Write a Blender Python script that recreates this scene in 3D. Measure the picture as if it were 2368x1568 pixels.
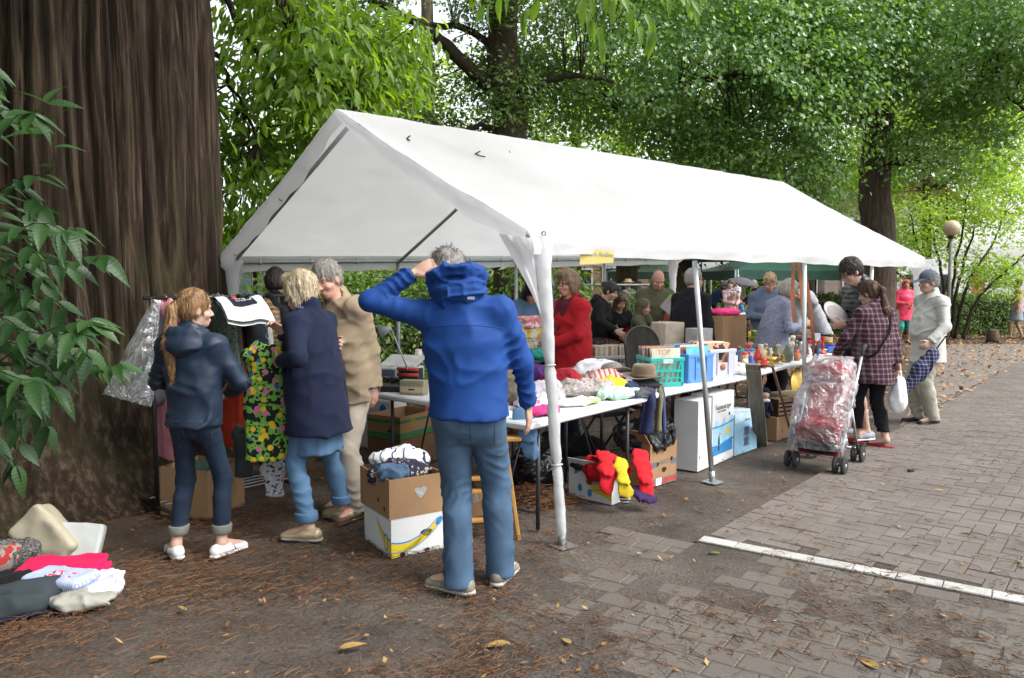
import bpy,bmesh,math,random
import numpy as np
from mathutils import Vector,Matrix,Euler
R=math.radians
random.seed(7)
rng=np.random.default_rng(11)
for o in list(bpy.data.objects):
 bpy.data.objects.remove(o)
SC=bpy.context.scene
COL=SC.collection
# ------------------------------------------------------------------ camera
CAMZ=1.6
PITCH=R(4.09)
FPX,CX,CY=1805.0,1183.5,784.0          # the photograph measured 2367 x 1568
cam_d=bpy.data.cameras.new('camera')
cam=bpy.data.objects.new('camera',cam_d)
COL.objects.link(cam)
cam_d.sensor_width=23.6
cam_d.lens=23.6*FPX/2367.0
cam_d.clip_start=0.05
cam_d.clip_end=600
cam.location=(0,0,CAMZ)
cam.rotation_euler=(math.pi/2-PITCH,0,0)
SC.camera=cam
# ------------------------------------------------------------------ sky and sun (overcast late summer day)
W=bpy.data.worlds.new('World')
SC.world=W
W.use_nodes=True
wn=W.node_tree.nodes
wl=W.node_tree.links
wn.clear()
sky=wn.new('ShaderNodeTexSky')
sky.sky_type='NISHITA'
sky.sun_disc=False
SUN_EL,SUN_AZ=R(50),R(112)               # azimuth measured from +Y towards +X
sky.sun_elevation=SUN_EL
sky.sun_rotation=SUN_AZ
sky.air_density=1.0
sky.dust_density=3.0
hs=wn.new('ShaderNodeHueSaturation')
hs.inputs['Saturation'].default_value=0.30
bg=wn.new('ShaderNodeBackground')
bg.inputs['Strength'].default_value=0.15
wo=wn.new('ShaderNodeOutputWorld')
wl.new(sky.outputs[0],hs.inputs['Color'])
wl.new(hs.outputs[0],bg.inputs['Color'])
wl.new(bg.outputs[0],wo.inputs['Surface'])
sd=bpy.data.lights.new('sun','SUN')
sd.energy=1.1
sd.angle=R(28)
sd.color=(1.0,0.965,0.92)
sun=bpy.data.objects.new('sun',sd)
COL.objects.link(sun)
dv=Vector((math.sin(SUN_AZ)*math.cos(SUN_EL),math.cos(SUN_AZ)*math.cos(SUN_EL),math.sin(SUN_EL)))
sun.rotation_euler=(-dv).to_track_quat('-Z','Y').to_euler()
SC.view_settings.view_transform='Standard'
SC.view_settings.look='None'
SC.view_settings.gamma=1.0
SC.view_settings.exposure=1.42
SC.render.engine='CYCLES'
SC.cycles.use_denoising=True
SC.cycles.max_bounces=6
SC.cycles.diffuse_bounces=3
SC.cycles.glossy_bounces=3
SC.cycles.transmission_bounces=6
SC.cycles.transparent_max_bounces=10
SC.cycles.sample_clamp_indirect=6
SC.cycles.caustics_reflective=False
SC.cycles.caustics_refractive=False
# ------------------------------------------------------------------ measuring: photo pixel -> place
_cp,_sp=math.cos(PITCH),math.sin(PITCH)
def ray(x,y):
 u,v=(x-CX)/FPX,-(y-CY)/FPX
 return Vector((u,_cp+v*_sp,-_sp+v*_cp))
def gp(x,y,z=0.0):
 """the point at height z seen at pixel x, y"""
 d=ray(x,y)
 t=(z-CAMZ)/d.z
 return Vector((d.x*t,d.y*t,z))
def at(x,y,Y):
 """the point at distance Y seen at pixel x, y"""
 d=ray(x,y)
 t=Y/d.y
 return Vector((d.x*t,Y,CAMZ+d.z*t))
# ------------------------------------------------------------------ noise
def _h(i,j,k,s):
 n=(i*374761393+j*668265263+k*2147483647+s*1274126177)&0xffffffff
 n=((n^(n >> 13))*1274126177)&0xffffffff
 n=n^(n >> 16)
 return (n&0xffff)/65535.0
def vnoise(P,s=0):
 P=np.asarray(P,dtype=np.float64)
 I=np.floor(P).astype(np.int64)
 F=P-I
 F=F*F*(3-2*F)
 i,j,k=I[...,0],I[...,1],I[...,2]
 x,y,z=F[...,0],F[...,1],F[...,2]
 r=0
 for a in (0,1):
  wx=x if a else 1-x
  for b in (0,1):
   wy=y if b else 1-y
   for c in (0,1):
    wz=z if c else 1-z
    r=r+wx*wy*wz*_h(i+a,j+b,k+c,s)
 return r*2-1
def fbm(P,s=0,o=3):
 r,a,t=0,1.0,0.0
 P=np.asarray(P,dtype=np.float64)
 for q in range(o):
  r=r+a*vnoise(P*2**q,s+q)
  t+=a
  a*=0.5
 return r/t
def ridged(P,s=0):
 return 1-2*np.abs(vnoise(P,s))
def sharp(P,s=0,k=3.0):
 """thin raised creases, 0..1"""
 return (1-np.minimum(1,np.abs(vnoise(P,s))*1.7))**k
def limb_folds(P,segs,amp,lam,seed):
 """creases that run round the limbs, bunched towards the joints"""
 best=np.full(len(P),9.0); out=np.zeros(len(P))
 for (a,b,w0,w1) in segs:
  ab=b-a; L=np.linalg.norm(ab); n=ab/(L+1e-9)
  t=np.clip((P-a)@n,0,L)
  q=P-a-t[:,None]*n
  d=np.linalg.norm(q,axis=1)
  x=np.cross(n,np.array([.31,.9,.2])); x=x/np.linalg.norm(x); y=np.cross(n,x)
  an=np.arctan2(q@y,q@x)
  ph=t/lam+.55*np.sin(an+seed)+.35*np.sin(2*an+t*9+seed)+1.7*vnoise(P*4.2,seed)
  g=(1-np.abs(np.sin(math.pi*ph)))**1.6
  w=w0+(w1-w0)*(t/L)
  m=np.clip(.45+1.7*vnoise(P*np.array([6,6,6.]),seed+4),0,1.2)
  v=amp*g*w*m
  cl=d<best
  out=np.where(cl,v,out); best=np.minimum(best,d)
 return out*np.exp(-(best/.14)**4)
# ------------------------------------------------------------------ materials
MATS={}
def _nt(name):
 m=bpy.data.materials.new(name)
 m.use_nodes=True
 n=m.node_tree.nodes
 return m,n,m.node_tree.links,n['Principled BSDF']
def setp(b,**kw):
 for k,v in kw.items():
  b.inputs[k.replace('_',' ')].default_value=v
def c4(c):
 return (c[0],c[1],c[2],1.0)
def M(name,col,rough=0.75,var=0.18,scale=9.0,bump=0.25,bscale=60.0,metal=0.0,spec=0.35,col2=None,coat=0.0,
  stretch=None,sheen=0.0,bdist=0.01,coords='Object',detail=4.0):
 """a plain surface: colour with soft variation and fine relief"""
 if name in MATS:
  return MATS[name]
 m,n,l,b=_nt(name)
 tc=n.new('ShaderNodeTexCoord')
 src=tc.outputs[coords]
 if stretch:
  mp=n.new('ShaderNodeMapping')
  mp.inputs['Scale'].default_value=stretch
  l.new(src,mp.inputs['Vector'])
  src=mp.outputs[0]
 nz=n.new('ShaderNodeTexNoise')
 nz.inputs['Scale'].default_value=scale
 nz.inputs['Detail'].default_value=detail
 nz.inputs['Roughness'].default_value=0.6
 l.new(src,nz.inputs['Vector'])
 rp=n.new('ShaderNodeValToRGB')
 c2=col2 if col2 else tuple(min(1,c*(1+var)) for c in col)
 c1=col if col2 else tuple(c*(1-var) for c in col)
 rp.color_ramp.elements[0].position=0.3
 rp.color_ramp.elements[1].position=0.7
 rp.color_ramp.elements[0].color=c4(c1)
 rp.color_ramp.elements[1].color=c4(c2)
 l.new(nz.outputs['Fac'],rp.inputs[0])
 l.new(rp.outputs[0],b.inputs['Base Color'])
 setp(b,Roughness=rough,Metallic=metal,Specular_IOR_Level=spec,Coat_Weight=coat,Sheen_Weight=sheen)
 if bump>0:
  n2=n.new('ShaderNodeTexNoise')
  n2.inputs['Scale'].default_value=bscale
  n2.inputs['Detail'].default_value=3
  l.new(src,n2.inputs['Vector'])
  bp=n.new('ShaderNodeBump')
  bp.inputs['Strength'].default_value=bump
  bp.inputs['Distance'].default_value=bdist
  l.new(n2.outputs['Fac'],bp.inputs['Height'])
  l.new(bp.outputs[0],b.inputs['Normal'])
 MATS[name]=m
 return m
def cloth(name,col,var=0.14,rough=0.88,fold=0.5,fscale=14,sheen=0.02,spec=0.2):
 """woven cloth: sharp creases and a fine weave as relief"""
 key='cloth_'+name
 if key in MATS:
  return MATS[key]
 m,n,l,b=_nt(key)
 tc=n.new('ShaderNodeTexCoord')
 nz=n.new('ShaderNodeTexNoise'); nz.inputs['Scale'].default_value=4.5; nz.inputs['Detail'].default_value=6
 l.new(tc.outputs['Object'],nz.inputs['Vector'])
 rp=ramp_nodes(n,[(0.3,tuple(c*(1-var) for c in col)),(0.7,tuple(c*(1+var) for c in col))])
 l.new(nz.outputs['Fac'],rp.inputs[0]); l.new(rp.outputs[0],b.inputs['Base Color'])
 setp(b,Roughness=rough,Specular_IOR_Level=spec,Sheen_Weight=sheen)
 crease(n,l,b,tc.outputs['Object'],fold)
 MATS[key]=m
 return m
def crease(n,l,b,src,fold):
 r=n.new('ShaderNodeTexNoise'); r.noise_type='RIDGED_MULTIFRACTAL'
 r.inputs['Scale'].default_value=5.5; r.inputs['Detail'].default_value=3.5; r.inputs['Roughness'].default_value=.45; r.inputs['Distortion'].default_value=.5
 l.new(src,r.inputs['Vector'])
 w=n.new('ShaderNodeTexNoise'); w.inputs['Scale'].default_value=260; w.inputs['Detail'].default_value=1
 l.new(src,w.inputs['Vector'])
 b1=n.new('ShaderNodeBump'); b1.inputs['Strength'].default_value=min(1,fold*1.7); b1.inputs['Distance'].default_value=.022
 l.new(r.outputs['Fac'],b1.inputs['Height'])
 b2=n.new('ShaderNodeBump'); b2.inputs['Strength'].default_value=.25; b2.inputs['Distance'].default_value=.002
 l.new(w.outputs['Fac'],b2.inputs['Height']); l.new(b1.outputs[0],b2.inputs['Normal'])
 l.new(b2.outputs[0],b.inputs['Normal'])
def plastic(name,col,rough=0.35):
 return M('plastic_'+name,col,rough=rough,var=0.06,bump=0.05,bscale=30,spec=0.5)
def ramp_nodes(n,stops,interp='LINEAR'):
 rp=n.new('ShaderNodeValToRGB')
 cr=rp.color_ramp
 cr.interpolation=interp
 while len(cr.elements)<len(stops):
  cr.elements.new(0.5)
 for e,(p,c) in zip(cr.elements,stops):
  e.position=p
  e.color=c4(c)
 return rp
def patterned(name,stops,kind='voronoi',scale=25.0,rough=0.85,interp='CONSTANT',fold=0.4,rot=(0,0,0),stretch=(1,1,1),detail=2.0,distortion=0.0):
 """printed cloth or print: colour steps through a noise, voronoi or wave field"""
 if name in MATS:
  return MATS[name]
 m,n,l,b=_nt(name)
 tc=n.new('ShaderNodeTexCoord')
 mp=n.new('ShaderNodeMapping')
 mp.inputs['Rotation'].default_value=rot
 mp.inputs['Scale'].default_value=stretch
 l.new(tc.outputs['Object'],mp.inputs['Vector'])
 if kind=='voronoi':
  t=n.new('ShaderNodeTexVoronoi')
  t.inputs['Scale'].default_value=scale
  s=n.new('ShaderNodeSeparateColor')
  l.new(t.outputs['Color'],s.inputs[0])
  out=s.outputs[0]
 elif kind=='wave':
  t=n.new('ShaderNodeTexWave')
  t.inputs['Scale'].default_value=scale
  t.inputs['Distortion'].default_value=distortion
  out=t.outputs['Fac']
 else:
  t=n.new('ShaderNodeTexNoise')
  t.inputs['Scale'].default_value=scale
  t.inputs['Detail'].default_value=detail
  out=t.outputs['Fac']
 l.new(mp.outputs[0],t.inputs['Vector'])
 rp=ramp_nodes(n,stops,interp)
 l.new(out,rp.inputs[0])
 l.new(rp.outputs[0],b.inputs['Base Color'])
 setp(b,Roughness=rough,Specular_IOR_Level=0.2)
 if fold>0:crease(n,l,b,tc.outputs['Object'],fold)
 MATS[name]=m
 return m
def check_mat(name,base,lines,scale=30.0,thin=0.75,rough=0.85):
 """plaid: two crossing bands of line colour over the base"""
 if name in MATS:
  return MATS[name]
 m,n,l,b=_nt(name)
 tc=n.new('ShaderNodeTexCoord')
 prev=None
 for d in ('X','Z'):
  w=n.new('ShaderNodeTexWave')
  w.bands_direction=d
  w.inputs['Scale'].default_value=scale
  w.inputs['Distortion'].default_value=0.3
  w.inputs['Detail'].default_value=1
  l.new(tc.outputs['Object'],w.inputs['Vector'])
  r=n.new('ShaderNodeMapRange')
  r.inputs['From Min'].default_value=thin
  r.inputs['From Max'].default_value=min(1.0,thin+0.2)
  l.new(w.outputs['Fac'],r.inputs['Value'])
  if prev is None:
   prev=r.outputs[0]
  else:
   a=n.new('ShaderNodeMath')
   a.operation='ADD'
   l.new(prev,a.inputs[0])
   l.new(r.outputs[0],a.inputs[1])
   h=n.new('ShaderNodeMath')
   h.operation='MULTIPLY'
   h.inputs[1].default_value=0.5
   l.new(a.outputs[0],h.inputs[0])
   prev=h.outputs[0]
 rp=ramp_nodes(n,[(0,base),(0.55,tuple(0.55*p+0.45*q for p,q in zip(base,lines))),(1,lines)])
 l.new(prev,rp.inputs[0])
 l.new(rp.outputs[0],b.inputs['Base Color'])
 setp(b,Roughness=rough,Specular_IOR_Level=0.2)
 crease(n,l,b,tc.outputs['Object'],.5)
 MATS[name]=m
 return m
# ------------------------------------------------------------------ objects
def link(o,parent=None):
 COL.objects.link(o)
 if parent:
  o.parent=parent
 return o
def tag(o,label=None,cat=None,group=None,kind=None):
 if label:o['label']=label
 if cat:o['category']=cat
 if group:o['group']=group
 if kind:o['kind']=kind
 return o
def thing(name,label,cat,loc=(0,0,0),rz=0.0,group=None):
 o=bpy.data.objects.new(name,None)
 o.empty_display_size=0.1
 link(o)
 o.location=loc
 o.rotation_euler=(0,0,rz)
 return tag(o,label,cat,group)
def mesh_np(name,V,F,mat=None,parent=None,smooth=True,loc=None,rot=None,uv=None):
 me=bpy.data.meshes.new(name)
 V=np.asarray(V,dtype=np.float32)
 if isinstance(F,np.ndarray) and F.ndim==2:
  nf,k=F.shape
  me.vertices.add(len(V))
  me.vertices.foreach_set('co',V.ravel())
  me.loops.add(nf*k)
  me.loops.foreach_set('vertex_index',F.astype(np.int32).ravel())
  me.polygons.add(nf)
  me.polygons.foreach_set('loop_start',np.arange(0,nf*k,k,dtype=np.int32))
  me.polygons.foreach_set('loop_total',np.full(nf,k,dtype=np.int32))
  me.update(calc_edges=True)
 else:
  me.from_pydata([tuple(map(float,v)) for v in V],[],[list(map(int,f)) for f in F])
 me.polygons.foreach_set('use_smooth',np.full(len(me.polygons),bool(smooth),dtype=bool))
 if mat is not None:
  for q in (mat if isinstance(mat,(list,tuple)) else [mat]):
   me.materials.append(q)
 o=bpy.data.objects.new(name,me)
 link(o,parent)
 if loc is not None:o.location=loc
 if rot is not None:o.rotation_euler=rot
 return o
def rotm(rx=0,ry=0,rz=0):
 return np.array(Euler((rx,ry,rz)).to_matrix())
class MB:
 """collects shapes for ONE mesh"""
 def __init__(s):
  s.V,s.F,s.I,s.S=[],[],[],[]
  s.n=0
 def add(s,V,F,mi=0,sm=False):
  V=np.asarray(V,dtype=float)
  s.V.append(V)
  for f in F:
   s.F.append([int(i)+s.n for i in f])
   s.I.append(mi)
   s.S.append(sm)
  s.n+=len(V)
  return s
 def box(s,c,d,rz=0,rot=None,mi=0,bev=0.0,taper=1.0):
  """centre, full size; bev rounds the vertical look of all edges with a small chamfer"""
  h=np.array(d,dtype=float)/2
  Rm=rot if rot is not None else rotm(0,0,rz)
  if bev<=0:
   P=np.array([[x,y,z] for z in (-1,1) for y in (-1,1) for x in (-1,1)],dtype=float)
   P=P*h
   P[4:,:2]*=taper
   F=[(0,2,3,1),(4,5,7,6),(0,1,5,4),(2,6,7,3),(0,4,6,2),(1,3,7,5)]
   return s.add(P@Rm.T+np.array(c),F,mi)
  b=min(bev,*(0.49*h))
  P,F=[],[]
  idx={}
  for sx in (-1,1):
   for sy in (-1,1):
    for sz in (-1,1):
     for a in range(3):
      q=np.array([sx,sy,sz],dtype=float)*h
      for e in range(3):
       if e!=a:
        q[e]-=(sx,sy,sz)[e]*b
      if sz>0:q[:2]*=taper
      idx[(sx,sy,sz,a)]=len(P)
      P.append(q)
  sg=(-1,1)
  def fc(ids):
   F.append(ids)
  for a in range(3):
   o1,o2=[e for e in range(3) if e!=a]
   for v in sg:
    ids=[]
    for (p,q) in ((-1,-1),(1,-1),(1,1),(-1,1)):
     t=[0,0,0]
     t[a]=v; t[o1]=p; t[o2]=q
     ids.append(idx[(*t,a)])
    fl=(v>0)==(a!=1)
    fc(ids if fl else ids[::-1])
  for a in range(3):
   o1,o2=[e for e in range(3) if e!=a]
   for p in sg:
    for q in sg:
     t0=[0,0,0]; t1=[0,0,0]
     t0[a]=-1; t1[a]=1
     for t in (t0,t1):
      t[o1]=p; t[o2]=q
     fc([idx[(*t0,o1)],idx[(*t1,o1)],idx[(*t1,o2)],idx[(*t0,o2)]])
  for sx in sg:
   for sy in sg:
    for sz in sg:
     fc([idx[(sx,sy,sz,0)],idx[(sx,sy,sz,1)],idx[(sx,sy,sz,2)]])
  return s.add(np.array(P)@Rm.T+np.array(c),F,mi)
 def tube(s,pts,r,n=8,mi=0,cap=True,close=False):
  pts=[Vector(p) for p in pts]
  rs=r if isinstance(r,(list,tuple)) else [r]*len(pts)
  V,F=[],[]
  up=None
  m=len(pts)
  for i,p in enumerate(pts):
   if close:
    t=(pts[(i+1)%m]-pts[i-1])
   else:
    t=(pts[min(i+1,m-1)]-pts[max(i-1,0)])
   t=t.normalized() if t.length>1e-9 else Vector((0,0,1))
   if up is None:
    up=Vector((0,0,1)) if abs(t.z)<0.9 else Vector((1,0,0))
   a=t.cross(up)
   a=a.normalized() if a.length>1e-6 else t.orthogonal().normalized()
   bb=a.cross(t)
   up=bb
   for k in range(n):
    q=2*math.pi*k/n
    V.append(p+a*(math.cos(q)*rs[i])+bb*(math.sin(q)*rs[i]))
  for i in range(m if close else m-1):
   for k in range(n):
    a0,a1=i*n+k,i*n+(k+1)%n
    j=(i+1)%m
    F.append((a0,j*n+k,j*n+(k+1)%n,a1))
  if cap and not close:
   F.append(tuple(range(n)))
   F.append(tuple(range((m-1)*n,m*n))[::-1])
  return s.add(np.array([tuple(v) for v in V]),F,mi,True)
 def lathe(s,prof,c=(0,0,0),n=20,mi=0,rot=None,sx=1.0,sy=1.0):
  V,F=[],[]
  for (r,z) in prof:
   for k in range(n):
    q=2*math.pi*k/n
    V.append((r*math.cos(q)*sx,r*math.sin(q)*sy,z))
  for i in range(len(prof)-1):
   for k in range(n):
    k2=(k+1)%n
    F.append((i*n+k,i*n+k2,(i+1)*n+k2,(i+1)*n+k))
  if prof[0][0]>1e-4:F.append(tuple(range(n))[::-1])
  if prof[-1][0]>1e-4:F.append(tuple(range((len(prof)-1)*n,len(prof)*n)))
  V=np.array(V)
  if rot is not None:V=V@rot.T
  return s.add(V+np.array(c),F,mi,True)
 def prism(s,poly,z0,z1,mi=0,tf=None):
  """polygon in xy extruded along z; tf maps (n,3) points"""
  m=len(poly)
  V=np.array([(x,y,z0) for x,y in poly]+[(x,y,z1) for x,y in poly],dtype=float)
  if tf is not None:V=tf(V)
  F=[tuple(range(m))[::-1],tuple(range(m,2*m))]
  for i in range(m):
   j=(i+1)%m
   F.append((i,j,m+j,m+i))
  return s.add(V,F,mi)
 def grid(s,fn,nu,nv,mi=0,thick=0.0,closed_u=False):
  """surface fn(u,v)->(n,3) with u,v in 0..1"""
  u=np.linspace(0,1,nu)
  v=np.linspace(0,1,nv)
  U,Vv=np.meshgrid(u,v,indexing='ij')
  P=fn(U.ravel(),Vv.ravel())
  F=[]
  for i in range(nu-1):
   for j in range(nv-1):
    F.append((i*nv+j,(i+1)*nv+j,(i+1)*nv+j+1,i*nv+j+1))
  return s.add(P,F,mi,True)
 def build(s,name,mat,parent=None,loc=None,rot=None):
  V=np.concatenate(s.V)
  me=bpy.data.meshes.new(name)
  me.from_pydata(V.tolist(),[],s.F)
  for q in (mat if isinstance(mat,(list,tuple)) else [mat]):
   me.materials.append(q)
  me.polygons.foreach_set('material_index',s.I)
  me.polygons.foreach_set('use_smooth',s.S)
  o=bpy.data.objects.new(name,me)
  link(o,parent)
  if loc is not None:o.location=loc
  if rot is not None:o.rotation_euler=rot
  return o
def text_mesh(name,body,size,mat,parent,loc,rot,depth=0.0006,align='CENTER',sx=1.0):
 cu=bpy.data.curves.new(name,'FONT')
 cu.body=body
 cu.size=size
 cu.extrude=depth
 cu.align_x=align
 cu.align_y='CENTER'
 cu.resolution_u=3
 tmp=bpy.data.objects.new('tmp',cu)
 COL.objects.link(tmp)
 dg=bpy.context.evaluated_depsgraph_get()
 me=bpy.data.meshes.new_from_object(tmp.evaluated_get(dg))
 bpy.data.objects.remove(tmp)
 bpy.data.curves.remove(cu)
 me.materials.clear()
 me.materials.append(mat)
 o=bpy.data.objects.new(name,me)
 link(o,parent)
 o.location=loc
 o.rotation_euler=rot
 o.scale=(sx,1,1)
 return o
# ------------------------------------------------------------------ soft bodies: distance fields -> mesh
class SD:
 def __init__(s):
  s.p=[]
 def cap(s,a,b,ra,rb=None,k=0.03,sub=False):
  s.p.append(('cap',np.array(a,float),np.array(b,float),ra,ra if rb is None else rb,k,sub))
  return s
 def ell(s,c,r,Rm=None,k=0.03,sub=False):
  s.p.append(('ell',np.array(c,float),np.array(r,float),np.eye(3) if Rm is None else np.array(Rm,float),0,k,sub))
  return s
 def ecap(s,a,b,ra,rb,fl,side,k=0.03,sub=False):
  """flattened capsule: half width ra..rb along `side`, depth times fl"""
  s.p.append(('ecap',np.array(a,float),np.array(b,float),(ra,rb,fl),np.array(side,float),k,sub))
  return s
 def box(s,c,h,Rm=None,rd=0.01,k=0.01,sub=False):
  s.p.append(('box',np.array(c,float),np.array(h,float),np.eye(3) if Rm is None else np.array(Rm,float),rd,k,sub))
  return s
 def bounds(s,q):
  if q[0]=='cap':
   lo=np.minimum(q[1]-q[3],q[2]-q[4]); hi=np.maximum(q[1]+q[3],q[2]+q[4])
  elif q[0]=='ell':
   e=np.sqrt(((q[3]*q[2][None,:])**2).sum(1))
   lo,hi=q[1]-e,q[1]+e
  elif q[0]=='ecap':
   r=max(q[3][0],q[3][1])
   lo=np.minimum(q[1],q[2])-r; hi=np.maximum(q[1],q[2])+r
  else:
   e=np.abs(q[3])@q[2]+q[4]
   lo,hi=q[1]-e,q[1]+e
  return lo,hi
 def eval(s,q,P):
  if q[0]=='cap':
   a,b=q[1],q[2]
   ab=b-a
   t=np.clip(((P-a)@ab)/max(ab@ab,1e-9),0,1)
   return np.linalg.norm(P-a-t[:,None]*ab,axis=1)-(q[3]+(q[4]-q[3])*t)
  if q[0]=='ell':
   L=(P-q[1])@q[3]
   k0=np.linalg.norm(L/q[2],axis=1)
   k1=np.linalg.norm(L/(q[2]**2),axis=1)+1e-9
   return k0*(k0-1)/k1
  if q[0]=='ecap':
   a,b=q[1],q[2]
   ra,rb,fl=q[3]
   ab=b-a
   t=np.clip(((P-a)@ab)/max(ab@ab,1e-9),0,1)
   D=P-a-t[:,None]*ab
   n=ab/(np.linalg.norm(ab)+1e-9)
   sd_=q[4]-n*(q[4]@n)
   sd_=sd_/(np.linalg.norm(sd_)+1e-9)
   fw=np.cross(n,sd_)
   d=np.sqrt((D@sd_)**2+((D@fw)/fl)**2+(D@n)**2)
   return (d-(ra+(rb-ra)*t))*(0.5+0.5*fl)
  L=np.abs((P-q[1])@q[3])-q[2]
  return np.linalg.norm(np.maximum(L,0),axis=1)+np.minimum(L.max(axis=1),0)-q[4]
 def mesh(s,res,disp=None,band=0.05,lo=None,hi=None):
  add=[s.bounds(q) for q in s.p if not q[-1]]
  l0=np.min([a for a,b in add],axis=0)-3*res-0.015
  h0=np.max([b for a,b in add],axis=0)+3*res+0.015
  if lo is not None:l0=np.maximum(l0,lo)
  if hi is not None:h0=np.minimum(h0,hi)
  N=np.ceil((h0-l0)/res).astype(int)+1
  D=np.full(N,0.25,dtype=np.float32)
  ax=[l0[i]+res*np.arange(N[i]) for i in range(3)]
  for q in s.p:
   a,b=s.bounds(q)
   k=max(q[-2],1e-4)
   m=k+3*res+0.012
   i0=np.clip(np.floor((a-m-l0)/res).astype(int),0,N-1)
   i1=np.clip(np.ceil((b+m-l0)/res).astype(int)+1,1,N)
   if np.any(i1<=i0):continue
   sl=tuple(slice(i0[e],i1[e]) for e in range(3))
   G=np.meshgrid(*[ax[e][sl[e]] for e in range(3)],indexing='ij')
   P=np.stack([g.ravel() for g in G],axis=1)
   d=s.eval(q,P).reshape(G[0].shape)
   A=D[sl]
   if q[-1]:
    d=-d
    h=np.maximum(k-np.abs(A-d),0)/k
    D[sl]=np.maximum(A,d)+h*h*k*0.25
   else:
    h=np.maximum(k-np.abs(A-d),0)/k
    D[sl]=np.minimum(A,d)-h*h*k*0.25
  if disp is not None:
   I=np.nonzero(np.abs(D)<band)
   P=np.stack([ax[e][I[e]] for e in range(3)],axis=1)
   D[I]+=disp(P).astype(np.float32)
  D[0],D[-1]=np.maximum(D[0],.01),np.maximum(D[-1],.01)
  D[:,0],D[:,-1]=np.maximum(D[:,0],.01),np.maximum(D[:,-1],.01)
  D[:,:,0],D[:,:,-1]=np.maximum(D[:,:,0],.01),np.maximum(D[:,:,-1],.01)
  return surface_nets(D,l0,res)
def surface_nets(D,l0,res):
 S=D<0
 c=np.zeros(tuple(np.array(D.shape)-1),dtype=np.int8)
 for a in (0,1):
  for b in (0,1):
   for d in (0,1):
    c+=S[a:D.shape[0]-1+a,b:D.shape[1]-1+b,d:D.shape[2]-1+d]
 act=(c>0)&(c<8)
 I=np.nonzero(act)
 idx=np.full(c.shape,-1,dtype=np.int64)
 idx[I]=np.arange(len(I[0]))
 i,j,k=I
 acc=np.zeros((len(i),3))
 cnt=np.zeros(len(i))
 for ax_ in range(3):
  for p in (0,1):
   for q in (0,1):
    o0=[0,0,0]
    o1,o2=[e for e in range(3) if e!=ax_]
    o0[o1],o0[o2]=p,q
    e1=list(o0)
    e1[ax_]=1
    d0=D[i+o0[0],j+o0[1],k+o0[2]]
    d1=D[i+e1[0],j+e1[1],k+e1[2]]
    m=(d0<0)!=(d1<0)
    t=np.where(m,d0/np.where(m,d0-d1,1),0)
    pos=np.zeros((len(i),3))
    pos[:,o1],pos[:,o2]=p,q
    pos[:,ax_]=t
    acc+=pos*m[:,None]
    cnt+=m
 V=(np.stack(I,axis=1)+acc/cnt[:,None])*res+l0
 F=[]
 for ax_ in range(3):
  sl0=[slice(None)]*3; sl1=[slice(None)]*3
  sl0[ax_]=slice(0,-1); sl1[ax_]=slice(1,None)
  X=S[tuple(sl0)]!=S[tuple(sl1)]
  o1,o2=[e for e in range(3) if e!=ax_]
  e=[slice(None)]*3
  e[o1]=slice(1,-1); e[o2]=slice(1,-1)
  J=np.stack(np.nonzero(X[tuple(e)]),axis=1)
  if len(J)==0:continue
  J[:,o1]+=1; J[:,o2]+=1
  def cell(d1,d2):
   Q=J.copy()
   Q[:,o1]-=d1; Q[:,o2]-=d2
   return idx[Q[:,0],Q[:,1],Q[:,2]]
  q=np.stack([cell(1,1),cell(0,1),cell(0,0),cell(1,0)],axis=1)
  neg=S[J[:,0],J[:,1],J[:,2]]
  flip=neg if ax_!=1 else ~neg
  q[~flip]=q[~flip][:,::-1]
  F.append(q)
 return V,np.concatenate(F)
def soft(name,sdf,res,mat,parent=None,disp=None,band=0.05,loc=None,rot=None):
 V,F=sdf.mesh(res,disp,band)
 return mesh_np(name,V,F,mat,parent,True,loc,rot)
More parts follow.
